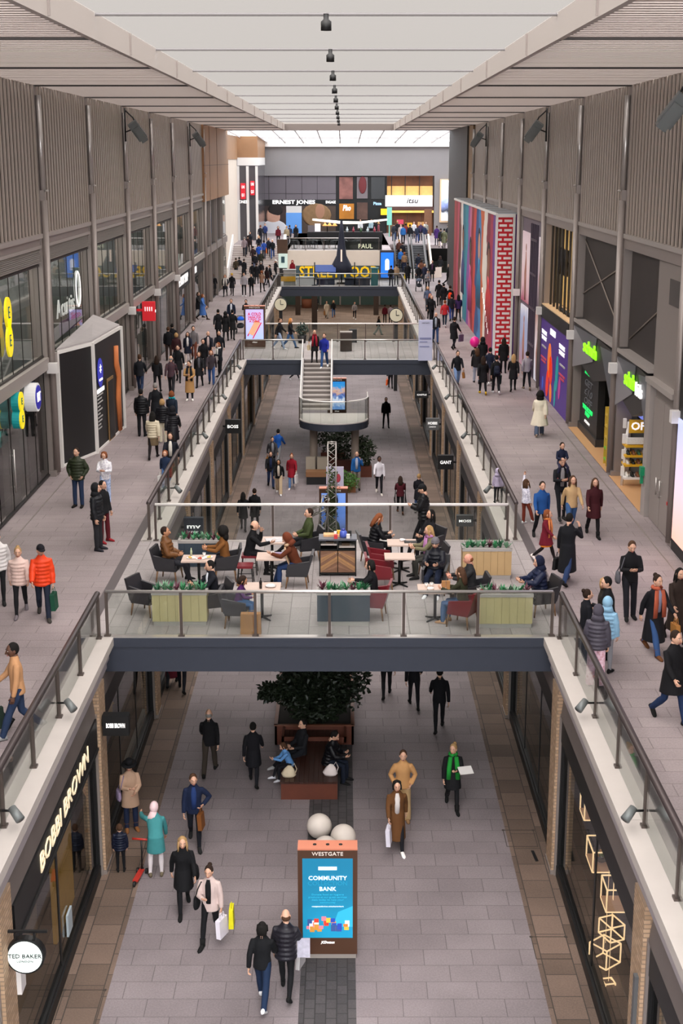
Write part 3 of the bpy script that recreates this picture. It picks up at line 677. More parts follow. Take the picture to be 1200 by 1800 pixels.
# faceted shoe shop
facet_d, facet_l, facet_m = mat('facet_dark', '2e2b2a', .5), mat('facet_light', '8f8c90', .4, .2), mat('facet_mid', '5f6066', .4, .2)
green = mat('green_letters', '8df51e', .5, e=1.3); green2 = mat('green_led', '1fe06a', .5, e=1.2)
def facetshop(y0, y1, words_, lbl, wid):
    t = thing('shop_fascia', lbl, 'fascia', (9.1, (y0 + y1) / 2, 8), keep=True)
    L = y1 - y0
    m = MB()
    m.prism([(9.2, y0, 8.1), (9.2, y0 + L * .45, 7.5), (9.2, y1, 7.9), (9.2, y1, 9.3), (9.2, y0 + L * .5, 9.15), (9.2, y0, 9.0)], (.3, 0, 0), 0)
    m.prism([(9.17, y1 - L * .55, 8.2), (9.17, y1, 7.4), (9.17, y1, 9.0)], (.03, 0, 0), 1); m.prism([(9.16, y1, 9.0), (9.16, y1 - L * .55, 8.2), (9.16, y1 - L * .62, 9.1)], (.03, 0, 0), 2)
    m.prism([(9.18, y0, 9.0), (9.18, y0 + L * .3, 8.9), (9.18, y0 + L * .05, 7.5), (9.18, y0, 7.2)], (.03, 0, 0), 2)
    m.box(9.15, 9.5, y0, y1, 9.15, 9.28, 3); m.ob('facets', [facet_d, facet_l, facet_m, bronze_pale], t)
    text(words_[0], green, (9.14, y0 + L * .52, 8.55), YL, ZU, .46, t, ext=.03, bold=.012, width=wid)
    if len(words_) > 1: text(words_[1], lit_white, (9.14, y0 + L * .52 - wid * .92, 8.45), YL, ZU, .4, t, ext=.03, bold=.01)
    p = MB(); p.box(9.5, 9.6, y0, y1, 9.2, 12.4)
    tag(p.ob('backing_panel', [mat('brown_black_panel', '2b2522', .5, var=.3, vs=1.2)]), 'dark angular panel behind the upper glass ' + ('above the kids shoe shop' if len(words_) > 1 else 'above the shoe shop'), 'panel')
    st = MB()
    st.tube([(9.48, y0 + .2, 11.0), (9.48, y1 - .3, 9.6)] if len(words_) > 1 else [(9.48, y0 + .2, 9.5), (9.48, y1, 12.2)], .03, 4, 0)
    if len(words_) == 1: st.tube([(9.48, y0, 11.9), (9.48, y1, 10.2)], .03, 4, 0)
    st.ob('trim_strip', [mat('panel_strip', '85796f', .5)], t)
    return t
facetshop(40.15, 44.9, ['schuh', 'kids'], 'faceted dark fascia with glowing green shoe shop lettering and white kids lettering', 1.5)
facetshop(45.6, 53.6, ['schuh'], 'faceted grey fascia with glowing green shoe shop lettering above the black display', 2.6)
wood_fl = mat('orange_lit_floor', 'c99a6c', .5)
for k, (a, b) in enumerate(((40.1, 45.0), (45.5, 53.6))): struct(MB().box(9.1, 12, a, b, 5.02, 5.03).ob('floor_shop_' + ('kids', 'shoes')[k], [wood_fl]))
t = thing('led_display', 'tall black display with green and outlined sale lettering beside shoe shop entrance', 'display', (9.6, 51.5, 5), keep=True)
MB().box(9.5, 9.75, 49.7, 53.4, 5.3, 7.7).ob('panel', [black], t); MB().box(9.45, 9.8, 49.6, 53.5, 5.03, 5.3).ob('plinth', [facet_d], t)
for k, (w_, z, h, mm, wd) in enumerate((('BUY SHOES', 7.38, .16, green2, 1.7), ('GET', 7.0, .26, MATS.get('led_grey') or mat('led_grey', '55565a', .5, e=.25), 1.7), ('£10', 6.66, .26, None, 1.7), ('OFF', 6.32, .26, None, 1.7), ('YOUR SECOND', 6.04, .17, green2, 2.1), ('PAIR*', 5.84, .16, green2, 1.0), ('SCHUH', 5.55, .1, lit_white, 1.1))):
    text(w_, mm or MATS['led_grey'], (9.485, 51.7, z), YL, ZU, h, t, ext=.008, bold=.01, shear=.25, width=wd)
t = thing('television', 'wall television with pale blue picture inside the kids shoe shop', 'television', (10.2, 43.5, 7.2), keep=True)
MB().box(9.95, 10.1, 41.6, 45.0, 6.95, 8.0).ob('casing', [black], t)
MB().box(9.92, 9.95, 41.75, 44.85, 7.05, 7.9).ob('screen', [screenmat('pale_blue_screen', [(0, '6b78d8'), (1, 'aab8f4')], 'Z', 7.0, 7.9, 1.1, .2, 2)], t)
text('GET £10 OFF', mat('screen_red', 'd83a4a', .5, e=.8), (9.91, 43.3, 7.5), YL, ZU, .15, t, width=1.4); text('YOUR PAIR', mat('screen_blue', '2c4ad0', .5, e=.8), (9.91, 43.3, 7.7), YL, ZU, .12, t, width=1.2)
# offer rack
yellow = mat('yellow_card', 'dba81e', .55)
t = thing('display_rack', 'white frame shoe rack with yellow shelves and yellow OFFER header', 'rack', (9.5, 43.3, 5.03), keep=True)
m = MB()
for x in (9.25, 9.95): m.tube([(x, 43.55 - (x - 9.25) * 0, 5.03), (x + .12, 43.55, 7.1)], .05, 6)
for z in (5.35, 5.9, 6.4, 6.9): m.box(9.2, 9.3, 43.5, 43.6, z, z + .3)
m.ob('frame', [white], t)
for k, z in enumerate((5.28, 5.7, 6.0, 6.32)):
    MB().box(9.25, 10.6, 43.25, 43.8, z, z + .07).ob('shelf', [white if k == 0 else yellow], t)
MB().box(9.35, 10.7, 43.3, 43.36, 6.78, 7.2).ob('header', [yellow], t); text('OFFERS', lit_white, (9.98, 43.29, 6.99), (1, 0, 0), ZU, .24, t, bold=.03, width=1.15)
MB().box(9.3, 10.6, 43.3, 43.4, 6.42, 6.62).ob('speckled_header', [mat('speckled_card', 'e6e0d6', .6, var=.3, vs=30)], t)
shoe_m = [mat('toy_' + h, h, .6) for h in ('1d2320', 'd8d4cd', '3b6a4c', '8a5a3c')]
n_sh = 0
for z in (5.35, 5.77, 6.07):
    for k in range(7):
        x = 9.38 + k * .17; n_sh += 1
        o = MB().tube([(x, 43.62, z + .06), (x, 43.5, z + .07), (x, 43.36, z + .035), (x, 43.3, z + .025)], [(.045, .06), (.055, .07), (.05, .04), (.03, .025)], 8).box(x - .05, x + .05, 43.3, 43.64, z, z + .015).ob('shoe', [shoe_m[(k * 3 + int(z * 10)) % 4]])
        tag(o, '%s shoe number %d along the %s shelf of the offer rack' % (('dark', 'white', 'green', 'tan')[(k * 3 + int(z * 10)) % 4], k + 1, {5.35: 'bottom', 5.77: 'lower yellow', 6.07: 'middle yellow'}[z]), 'shoe', 'shoes on the offer rack')
t = thing('display_stand', 'slim yellow and green accessory stand in the shoe shop doorway', 'stand', (9.5, 46.6, 5.03), keep=True)
MB().box(9.25, 9.75, 46.4, 46.45, 5.03, 7.0).box(9.25, 9.75, 46.85, 46.9, 5.03, 7.0).ob('side_panel', [mat('yellow_stand', 'c9a83c', .6)], t)
for k in range(5): MB().box(9.25, 9.75, 46.45, 46.85, 5.2 + k * .38, 5.26 + k * .38).ob('shelf', [mat('green_stand', '6fae2e', .6) if k < 2 else MATS['yellow_stand']], t)
# purple hoarding and gold window
purple = mat('purple_hoarding', '4b2a83', .5, e=.12)
t = thing('hoarding', 'purple printed hoarding with orange, red and teal leaf shapes', 'hoarding', (9.2, 58.8, 5), keep=True)
MB().box(9.2, 9.5, 54.9, 62.6, 5.0, 8.35).ob('panel', [purple], t)
for (y, z, ry, rz, a, h) in ((59.8, 6.75, .5, .75, .1, 'ef7a2e'), (59.3, 6.4, .42, .6, -.2, 'e8331f'), (57.6, 6.5, .34, .75, .1, '1d8f93'), (60.2, 5.7, .38, .6, .3, 'e8331f'), (59.2, 5.45, .3, .42, -.3, 'ef7a2e'), (58.0, 5.6, .22, .55, 0, '1d8f93'), (56.8, 6.0, .25, .45, .2, 'b03a8a'), (61.6, 5.5, .22, .3, .1, '3a55b8')):
    MB().prism([(9.185, y + ry * cos(q * pi / 10) * cos(a) - rz * sin(q * pi / 10) * sin(a), z + rz * sin(q * pi / 10) * cos(a) + ry * cos(q * pi / 10) * sin(a)) for q in range(20)], (.02, 0, 0)).ob('leaf_shape', [mat('leaf_' + h, h, .5, e=.3)], t)
for y, z, s_ in ((61.5, 7.75, 'TAKE A LOOK'), (61.5, 7.5, 'TONIGHT'), (56.4, 7.75, 'TAKE ME BACK'), (56.4, 7.5, 'TONIGHT')): text(s_, lit_white, (9.18, y, z), YL, ZU, .17, t, bold=.02, width=1.5)
for y, z, w in ((61.5, 7.1, 1.2), (61.5, 6.6, 1.6), (61.5, 6.45, 1.3), (56.2, 7.0, 1.3), (56.2, 6.6, 1.5), (56.2, 6.45, 1.1)): MB().box(9.17, 9.2, y - w / 2, y + w / 2, z, z + .07).ob('printed_line', [MATS['print_grey'] if z > 6.6 else mat('print_red', 'd04a5c', .6)], t)
MB().box(9.17, 9.2, 58.3, 59.7, 7.9, 8.15).ob('white_box_print', [lit_white], t)
MB().box(9.15, 9.5, 54.8, 62.6, 8.35, 8.88).ob('fascia_strip', [black], t)
t = thing('shop_window_display', 'gold lit shop window with dark bars and black hanging letters', 'display', (9.6, 58.8, 8.9), keep=True)
MB().box(10.0, 10.1, 54.9, 62.6, 8.9, 12.4).ob('gold_backdrop', [mat('gold_backdrop', 'd9b06a', .4, e=.55, var=.35, vs=.8)], t)
MB().box(9.3, 10.0, 54.85, 55.3, 8.9, 12.4).ob('lit_edge', [mat('lit_edge', 'ffe9c4', .5, e=1.6)], t)
m = MB()
for k in range(7): m.box(9.42, 9.5, 55.9 + k * .98, 56.06 + k * .98, 8.95, 12.4)
m.ob('dark_bars', [mat('black_bar', '1a1512', .5)], t)
text('WB', black, (9.6, 59.4, 10.9), YL, ZU, .95, t, ext=.06, bold=.08, width=2.8)
MB().box(9.2, 9.9, 54.9, 62.6, 8.84, 8.94).ob('sill', [mat('gold_sill', 'd8b78f', .5, e=.2)], t)
for k in range(14): tag(MB().tube([(9.5, 55.5 + k * .3, 8.95), (9.5, 55.58 + k * .3, 9.1)], [(.06, .05), (.04, .05)], 8).ob('shoe', [black]), 'black shoe on the sill of the gold lit window', 'shoe', 'black shoes on the gold window sill')
# tall fashion posters
t = thing('fashion_posters', 'tall grey framed window of pink and blue fashion posters between columns', 'poster', (9.3, 67, 5), keep=True)
MB().box(9.35, 9.6, 63.1, 71.2, 5, 12.4).ob('frame_panel', [mat('plum_grey_frame', '6d6470', .5)], t)
for k, (a, b, z0, z1, st) in enumerate(((67.9, 71.0, 8.3, 11.7, [(0, 'a9506a'), (.2, 'd9b6bd'), (.6, 'e6d2d6'), (1, 'dcc6cd')]), (67.9, 71.0, 5.1, 8.1, [(0, 'b98a96'), (.4, '9aa6c8'), (.8, 'a7b1cf'), (1, 'dfe0ec')]), (63.4, 65.4, 5.1, 8.3, [(0, 'd9dcec'), (.5, 'dfd6dc'), (1, 'b98f86')]), (63.4, 65.0, 8.6, 11.7, [(0, '5a4a55'), (.5, 'c9b6bd'), (1, 'e8dfe4')]))):
    pp = MB().box(9.3, 9.36, a, b, z0, z1).ob('poster', [screenmat('poster_%d' % k, st, 'Z', z0, z1, .25, .3, .9)], t)
    yc = (a + b) / 2
    MB().tube([(9.3, yc, z0 + .1), (9.3, yc + .1, z0 + (z1 - z0) * .4), (9.3, yc - .05, z0 + (z1 - z0) * .62), (9.3, yc, z0 + (z1 - z0) * .72)], [(.02, .25), (.02, .42), (.02, .2), (.02, .1)], 8).sph((9.3, yc, z0 + (z1 - z0) * .78), (.02, .16, .2), 10, 6).ob('printed_model', [mat('printed_skin', 'b98275', .6, var=.4, vs=2)], pp)
m = MB()
for y in (65.6, 66.1, 66.7, 67.3, 67.8): m.box(9.28, 9.36, y - .05, y + .05, 5.1, 12.2)
for z in (6.5, 8.2, 9.8, 11.4): m.box(9.27, 9.36, 65.6, 67.8, z, z + .12)
m.ob('mullions', [mat('plum_mullion', '453a4a', .5)], t)
# mural box
M = bpy.data.materials.new('mural_print'); M.use_nodes = True; MATS['mural'] = M
tn = M.node_tree; P = tn.nodes['Principled BSDF']; N = tn.nodes.new
g = N('ShaderNodeNewGeometry'); sx = N('ShaderNodeSeparateXYZ'); tn.links.new(g.outputs['Position'], sx.inputs[0])
n1 = N('ShaderNodeTexNoise'); n1.inputs['Scale'].default_value = .22; n1.inputs['Detail'].default_value = 3; n1.inputs['Distortion'].default_value = .6
tn.links.new(g.outputs['Position'], n1.inputs['Vector'])
mr = N('ShaderNodeMapRange'); mr.inputs['From Min'].default_value = 72.5; mr.inputs['From Max'].default_value = 100.5; tn.links.new(sx.outputs['Y'], mr.inputs[0])
ma = N('ShaderNodeMath'); ma.operation = 'MULTIPLY_ADD'; ma.inputs[1].default_value = .16; tn.links.new(n1.outputs['Fac'], ma.inputs[0]); tn.links.new(mr.outputs[0], ma.inputs[2])
mb_ = N('ShaderNodeMath'); mb_.operation = 'SUBTRACT'; mb_.inputs[1].default_value = .08; tn.links.new(ma.outputs[0], mb_.inputs[0])
cr = N('ShaderNodeValToRGB'); cr.color_ramp.interpolation = 'CONSTANT'; tn.links.new(mb_.outputs[0], cr.inputs[0])
cols = ['6c3f8a', 'a3324e', '7d2f3c', 'e5dcd2', 'c8643a', '3f7fb4', '2a4f86', 'c9483a', '8c1f2e', 'c46a8c', '8a4f9a', '2f8aa0', '1f6f86', 'e0d8d4', '6a3e30', 'b8415e', '932a34', 'a33a3c']
el = cr.color_ramp.elements
while len(el) < len(cols): el.new(.5)
for k, h in enumerate(cols): el[k].position = k / len(cols); el[k].color = lin(h)
tn.links.new(cr.outputs[0], P.inputs['Base Color']); P.inputs['Roughness'].default_value = .6
t = thing('hoarding', 'huge boxed hoarding with multicoloured portrait mural and red brick patterned end', 'hoarding', (8.6, 86, 5), keep=True)
MB().box(8.15, 9.3, 72.6, 100.2, 5, 12.4).ob('mural', [M], t)
rb = bpy.data.materials.new('red_brick_print'); rb.use_nodes = True; brickify(rb, 'f3e6e2', 'eadbd8', 'c01c28', .5, .235, .06)
MB().box(8.2, 9.0, 72.52, 72.6, 5.1, 12.3).ob('brick_print_end', [rb], t)
MB().box(8.1, 8.22, 72.5, 72.62, 5, 12.45).box(8.98, 9.1, 72.5, 72.62, 5, 12.45).box(8.1, 9.1, 72.48, 72.62, 12.28, 12.45).box(8.1, 8.2, 72.5, 100.3, 12.36, 12.48).ob('white_edging', [white], t)
m = MB(); m.box(8.15, 9.3, 72.6, 100.3, 12.42, 12.5, 0)
for k in range(10): m.box(8.15, 9.3, 73 + k * 2.8, 73.08 + k * 2.8, 12.5, 12.53, 1)
m.ob('roof', [mat('slate_sheet', '8e9499', .6), bronze], t)
skins = [mat('mural_face_' + h, h, .6, var=.35, vs=1.5) for h in ('8a5a48', 'c99a86', '5a3a34')]
for k, (y, z, r) in enumerate(((76, 9.6, 1.1), (81.5, 10.2, 1.0), (87, 9.4, 1.0), (92.5, 10.0, .9))):
    f = MB().tube([(8.14, y, z - 3.4), (8.14, y, z - 1.6), (8.14, y + .1, z - 1.1), (8.14, y, z - .6)], [(.01, r * 1.3), (.01, r * 1.2), (.01, r * .45), (.01, r * .4)], 12).ob('printed_torso', [mat('mural_cloth_%d' % k, ('c93a3f', '2c7fa8', 'c44a86', '3a3f7a')[k], .6, var=.3)], t)
    MB().sph((8.14, y, z), (.012, r * .62, r * .85), 16, 10).ob('printed_face', [skins[k % 3]], t)
    MB().sph((8.145, y + .12 * r, z + .4 * r), (.01, r * .75, r * .75), 14, 8).ob('printed_hair', [mat('mural_hair', '231a1c', .7)], t)
for k in range(8): text('RELOVE'[k % 6], lit_white, (8.13, 79.0 - k * .5, 8.0 - k * .27), YL, ZU, .28, t)

# ================================================================ LOWER ARCADE
for side, s in (('left', -1), ('right', 1)):
    for i in range(-2, 10):
        a, b = 28.0 + 8.76 * i + .38, 28.0 + 8.76 * (i + 1) - .38
        if b > 114: continue
        near = i in (-2, -1)
        x = s * 5.04
        o = glazed(a + .1, b - .1, .25, 3.3, x, 3 if not near else 2, fr=black, w=.12 if near else .07)
        m = MB(); m.box(s * 4.96, s * 5.2, a, b, 0, .25, 0); m.box(s * 4.96, s * 5.4, a, b, 3.15, 3.73, 0)
        m.box(s * 4.97, s * 5.15, a, a + .12, 0, 3.2, 0); m.box(s * 4.97, s * 5.15, b - .12, b, 0, 3.2, 0)
        struct(m.ob(nm('trim'), [black]))
        m = MB()                                             # grey frame rails beside each pier
        m.box(s * 4.92, s * 5.1, a - .03, a + .05, 0, 3.75); m.box(s * 4.92, s * 5.1, b - .05, b + .03, 0, 3.75)
        struct(m.ob(nm('trim'), [bronze]))
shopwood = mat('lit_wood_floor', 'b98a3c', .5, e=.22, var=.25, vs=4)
# interiors that show: a few lamps, rails of clothes, boards
n_l = 0
for s, i, k, h in ((-1, 0, 2, 'd9a45a'), (-1, 1, 3, 'e8c48a'), (-1, 2, 4, 'ffd9a0'), (-1, 3, 4, 'ffe2b8'), (1, 1, 3, 'c8e0d4'), (1, 2, 3, 'e8b468'), (1, 3, 3, 'f0b860'), (1, 4, 3, 'ffd9a0'), (-1, 4, 2, 'f0b860')):
    for q in range(k):
        y = 28.0 + 8.76 * i + 1.6 + q * 1.7; n_l += 1
        tag(MB().tube([(s * 6.3, y, 4.3), (s * 6.3, y, 2.9 - .25 * (q % 2))], .012, 4).sph((s * 6.3, y, 2.8 - .25 * (q % 2)), .09, 10, 6).ob('pendant_lamp', [mat('lamp_' + h, h, .5, e=9)]), 'glowing pendant lamp in the %s lower arcade window, lamp %d of shop bay %d' % ('left' if s < 0 else 'right', q + 1, i + 2), 'light', 'pendant lamps in the arcade shops')
def lowpanel(name, label, cat, s, y0, y1, z0, z1, x, m, group=None): return tag(MB().box(s * x, s * (x + .08), y0, y1, z0, z1).ob(name, [m]), label, cat, group)
lowpanel('shop_backdrop', 'yellow timber shelving wall lit inside the near left shop', 'backdrop', -1, 24.4, 26.2, .26, 2.1, 5.28, shopwood)
lowpanel('shop_backdrop', 'tall timber backdrop in the second window of the near left shop', 'backdrop', -1, 20.6, 23.8, .26, 2.4, 5.5, mat('brown_timber_panel', '6b5330', .6, var=.4, vs=2))
lowpanel('window_poster', 'pale grey framed window poster in left arcade shop beyond the brand cube sign', 'poster', -1, 38.5, 43.8, .6, 3.0, 5.6, mat('grey_window_print', 'a8a29a', .6, var=.3, vs=1))
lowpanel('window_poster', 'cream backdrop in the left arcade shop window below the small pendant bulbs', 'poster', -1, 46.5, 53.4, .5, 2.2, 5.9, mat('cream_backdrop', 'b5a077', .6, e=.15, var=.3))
lowpanel('window_light', 'diamond shaped white light in the right arcade window by the MOSS sign', 'light', 1, 40.6, 42.2, 1.6, 3.0, 5.5, mat('mint_light', 'd8f0e4', .5, e=1.2))
lowpanel('window_light', 'upright yellow light strip in right arcade window past the GANT sign', 'light', 1, 58.8, 59.3, .5, 2.6, 5.5, mat('amber_light', 'f0b030', .5, e=1.6))
lowpanel('window_light', 'yellow light column in the far left arcade window before the stair bridge', 'light', -1, 79.2, 79.8, .4, 2.6, 5.5, MATS['amber_light'])
lowpanel('white_ledge', 'white window ledge in the left arcade below the cafe bridge', 'ledge', -1, 32.2, 36.0, .05, .45, 5.15, white)
# mannequin in the left window under the bridge
t = thing('mannequin', 'dressed mannequin in yellow top and black jacket in the left window under the bridge', 'mannequin', (-5.75, 33.4, .3), keep=True)
MB().tube([(-5.75, 33.4, .35), (-5.75, 33.4, .8), (-5.75, 33.4, 1.15)], [.09, .12, .17], 10).ob('trousers', [mat('navy_denim', '1c2638', .7)], t)
MB().tube([(-5.75, 33.4, 1.1), (-5.75, 33.4, 1.4), (-5.75, 33.4, 1.68), (-5.75, 33.4, 1.78)], [.16, .17, .2, .07], 10).ob('top', [mat('mustard_top', 'c89a3a', .7)], t)
MB().sph((-5.75, 33.4, 1.95), (.09, .1, .13), 10, 8).ob('head', [white], t)
MB().tube([(-5.55, 33.4, 1.65), (-5.5, 33.35, 1.3), (-5.55, 33.2, 1.1)], [.07, .06, .05], 8).tube([(-5.95, 33.4, 1.65), (-6.0, 33.35, 1.3), (-5.95, 33.2, 1.1)], [.07, .06, .05], 8).ob('arm', [black], t)
# bobbi brown fascia and blade signs
t = thing('fascia_sign', 'black shop fascia with tall lit letters on the near left arcade shop', 'sign', (-5.1, 24, 3.2), keep=True)
MB().box(-4.96, -4.9, 19.9, 27.5, 3.05, 3.7).box(-4.96, -4.87, 19.9, 27.5, 3.0, 3.05).ob('board', [black], t)
text('BOBBI BROWN', mat('warm_lit_letter', 'f6e2bc', .5, e=.7), (-4.89, 24.1, 3.38), YR, ZU, .36, t, ext=.01, bold=-.005, width=4.6)
sign_navy = mat('sign_navy', '1b2634', .5); sign_grey = mat('sign_grey', '57585a', .5)
def blade(label, px, py, xc, w, h, words_, m, d=.22, sub=None, lm=None):
    s = 1 if xc > 0 else -1; p = onx(px, py, xc)
    t = thing('blade_sign', label, 'sign', p, keep=True)
    b = MB(); b.box(xc - w / 2, xc + w / 2, p.y, p.y + d, p.z - h / 2, p.z + h / 2); b.ob('box', [m], t)
    b = MB(); b.box(xc + s * w / 2, s * 5.15, p.y + d / 2 - .03, p.y + d / 2 + .03, p.z - .04, p.z + .04); b.ob('arm', [black], t)
    text(words_, lm or lit_white, (xc, p.y - .006, p.z + (.05 if sub else 0)), (1, 0, 0), ZU, h * .22, t, ext=.006, bold=.03, width=w * .72)
    if sub: text(sub, lm or lit_white, (xc, p.y - .006, p.z - h * .22), (1, 0, 0), ZU, h * .09, t, ext=.006, width=w * .5)
    return t
blade('black box blade sign lettered BOBBI BROWN on the near left brick pier', 203, 1276, -4.55, .56, .46, 'BOBBI BROWN', black)
blade('black blade sign lettered BOSS on the left arcade', 409, 750, -4.5, .66, .6, 'BOSS', black)
blade('navy blade sign lettered mv behind the cafe planter', 340, 928, -4.55, .62, .66, 'mv', sign_navy, sub='MINT VELVET')
blade('grey blade sign lettered MOSS on the right arcade', 817, 916, 4.5, .58, .38, 'MOSS', mat('sign_charcoal', '33383a', .5))
blade('black blade sign lettered GANT on the right arcade', 783, 813, 4.5, .64, .58, 'GANT', black)
blade('mid grey blade sign lettered HOBBS on the right arcade', 760, 746, 4.45, .6, .54, 'HOBBS', sign_grey, sub='LONDON')
blade('dark blade sign lettered CASTLE on the right arcade before the stair bridge', 741, 694, 4.4, .7, .34, 'CASTLE', nearblack)
p = onx(44, 1682, -4.6)
t = thing('blade_sign', 'round white lit TED BAKER sign in black rim at the bottom left', 'sign', p, keep=True)
b = MB(); disc(b, (p.x, p.y, p.z), .3, .14, 32, 0); b.ob('rim', [black], t)
b = MB(); disc(b, (p.x, p.y - .02, p.z), .265, .03, 32, 0); b.ob('face', [mat('lit_face', 'e6f2ec', .5, e=.9)], t)
b = MB(); b.box(-5.2, -4.25, p.y + .05, p.y + .09, p.z + .38, p.z + .42); b.box(p.x - .16, p.x - .13, p.y + .05, p.y + .09, p.z + .25, p.z + .4); b.box(p.x + .13, p.x + .16, p.y + .05, p.y + .09, p.z + .25, p.z + .4); b.ob('bracket', [black], t)
text('TED BAKER', black, (p.x, p.y - .025, p.z + .02), (1, 0, 0), ZU, .07, t, ext=.004, bold=.01, width=.52); text('LONDON', black, (p.x, p.y - .025, p.z - .07), (1, 0, 0), ZU, .03, t, ext=.004, width=.25)
lowpanel('notice_box', 'small pale notice box on the near left brick pier', 'panel', -1, 19.6, 19.9, 2.3, 2.75, 4.785, wl_m)
lowpanel('fixing_strip', 'long grey metal strip fixed to the near right brick pier', 'strip', 1, 19.0, 19.12, 1.2, 3.0, 4.8, sign_grey)
tag(MB().box(-5.02, -4.98, 24.1, 24.5, .6, 1.05).ob('door_notice', [mat('pale_notice', 'a9b6bd', .5)]), 'pale square notice on the glass door of the near left shop', 'notice')
# lit wire cubes in the near right window
gold_glow = mat('gold_glow', 'ffd9a8', .5, e=2.2); sand_base = mat('pale_tray', 'd8a98c', .6, e=.25)
def wirecube(px, py, w, d, h, lbl, tray=True, rz=0.):
    p = onx(px, py, 5.36); t = thing('display_cube', lbl, 'display', p, rz, 'glowing wire cubes in the right arcade window')
    r = .016; m = MB()
    cs = [(-w / 2, -d / 2), (w / 2, -d / 2), (w / 2, d / 2), (-w / 2, d / 2)]
    for k in range(4):
        a, b = cs[k], cs[(k + 1) % 4]
        for z in (0, h): m.tube([(a[0], a[1], z), (b[0], b[1], z)], r, 5)
        m.tube([(a[0], a[1], 0), (a[0], a[1], h)], r, 5)
    m.tube([(0, 0, h), (0, 0, 3.1 - p.z + 1.0)], .006, 4); m.ob('frame', [gold_glow], t)
    if tray: MB().box(-w / 2, w / 2, -d / 2, d / 2, .0, .03).ob('tray', [sand_base], t)
    return t
wirecube(1041, 1432, .42, .5, .5, 'topmost glowing wire cube in the near right arcade window')
cb = wirecube(1056, 1518, .46, .7, .42, 'glowing wire cube holding a small flower bowl in the near right window')
f = thing('flower_bowl', 'small wire bowl of orange and green flowers inside a glowing cube', 'bowl', cb.location + Vector((0, 0, .04)))
MB().lathe([(.05, 0), (.12, .05), (.14, .12), (.12, .12), (.1, .06), (.0, .03)], n=14).ob('bowl', [mat('wire_bowl', '57503f', .5, .4)], f)
m = MB(); random.seed(3)
for k in range(16): m.sph((random.uniform(-.1, .1), random.uniform(-.1, .1), random.uniform(.1, .22)), .04, 7, 5, k % 3)
m.ob('flowers', [mat('bloom_orange', 'e8a03a', .6), mat('bloom_cream', 'e4dcc0', .6), mat('bloom_leaf', '5d7a3a', .6)], f)
wirecube(1079, 1590, .4, .55, .45, 'third glowing wire cube, beside the brick pier in the right window')
wirecube(1074, 1645, .3, .4, .3, 'small glowing wire cube below the flower bowl cube', False, .4)
wirecube(1062, 1690, .42, .42, .4, 'tilted glowing wire cube low in the near right window', False, .7)
wirecube(1068, 1745, .2, .2, .25, 'smallest glowing wire cube near the floor of the right window', False, .2)
# rail spotlights clamped on balustrade posts
spot_n = 0
for s in (-1, 1):
    for y in (20.0, 24.45, 42.0, 50.6, 59.2, 68.0):
        x = s * 5.02; spot_n += 1
        t = thing('rail_spotlight', 'small grey spotlight clamped to the %s balustrade, %s along from the near end' % ('left' if s < 0 else 'right', ('first', 'second', 'third', 'fourth', 'fifth', 'sixth')[(20.0, 24.45, 42.0, 50.6, 59.2, 68.0).index(y)]), 'light', (x, y, 5.3), group='rail spotlights', keep=True)
        MB().tube([(x, y, 5.3), (x - s * .18, y - .05, 5.32)], .02, 6).ob('arm', [black], t)
        MB().tube([(x - s * .16, y - .02, 5.36), (x - s * .32, y - .16, 5.22)], [.065, .08], 10).ob('head', [flood_m], t)
        if y > 40: MB().tube([(x + s * .1, y - .02, 5.36), (x + s * .2, y - .12, 5.22)], [.065, .08], 10).ob('head', [flood_m], t)
# service covers and drains in the floor
cov = mat('cover_joint', '3c342e', .7)
for k, (px, py, sx_, sy) in enumerate(((385 / 2.667, 0, 0, 0),)): pass
for k, (x, y, w, d, lb) in enumerate(((-4.55, 22.7, .38, .55, 'bottom left'), (-4.5, 28.3, .35, .5, 'left, below the scooter'), (4.45, 24.7, .35, .4, 'right, opposite the totem'), (4.4, 29.3, .35, .4, 'right, below the pier'))):
    m = MB()
    for sx_ in (-1, 1): m.box(x + sx_ * w - .008, x + sx_ * w + .008, y - d, y + d, 0, .005); m.box(x - w, x + w, y + sx_ * d - .008, y + sx_ * d + .008, 0, .005); m.box(x + sx_ * w - .03, x + sx_ * w + .03, y + d - .03, y + d + .03, 0, .006)
    tag(m.ob('service_cover', [cov]), 'recessed service cover in the brown paving, ' + lb, 'cover', 'service covers')
tag(MB().obox((4.62, 28.45, .006), .035, .24, .006, .08).ob('drain_slot', [black]), 'short black drain slot in the brown paving by the right brick pier', 'drain')

# ---------------------------------------------------------------- advertising totems
copper = mat('copper_top', 'd9876a', .35, .3); brown_case = mat('brown_case', '4a2f1f', .45)
def totem(label, x, y, z, picture, rz=0, h=2.36, w=1.15):
    t = thing('advertising_totem', label, 'totem', (x, y, z), rz, 'advertising totems')
    MB().box(-w / 2, w / 2, 0, .36, .1, h - .03).ob('casing', [brown_case], t)
    MB().box(-w / 2 + .02, w / 2 - .02, .01, .35, 0, .1).ob('plinth', [mat('totem_plinth', '8b827c', .5)], t)
    cp = MB().box(-w / 2, w / 2, 0, .36, h - .03, h).ob('cap', [copper], t)
    m = MB()
    for k in (-1, 0, 1): m.lathe([(0, .012), (.035, .01), (.035, 0)], (k * .25, .18, h), 12)
    m.ob('cap_stud', [black], cp)
    text('WESTGATE', mat('totem_letter', 'd8d0c8', .4, e=.3), (0, -.006, h - .105), (1, 0, 0), ZU, .075, t, ext=.006, width=.6)
    text('JCDecaux', lit_white, (0, -.006, .36), (1, 0, 0), ZU, .05, t, ext=.006, bold=.02, shear=.2, width=.27)
    scr = MB().box(-w / 2 + .09, w / 2 - .09, -.008, 0, .46, h - .2).ob('screen', [picture], t)
    return t, scr
p = onz(576, 1685, 0)
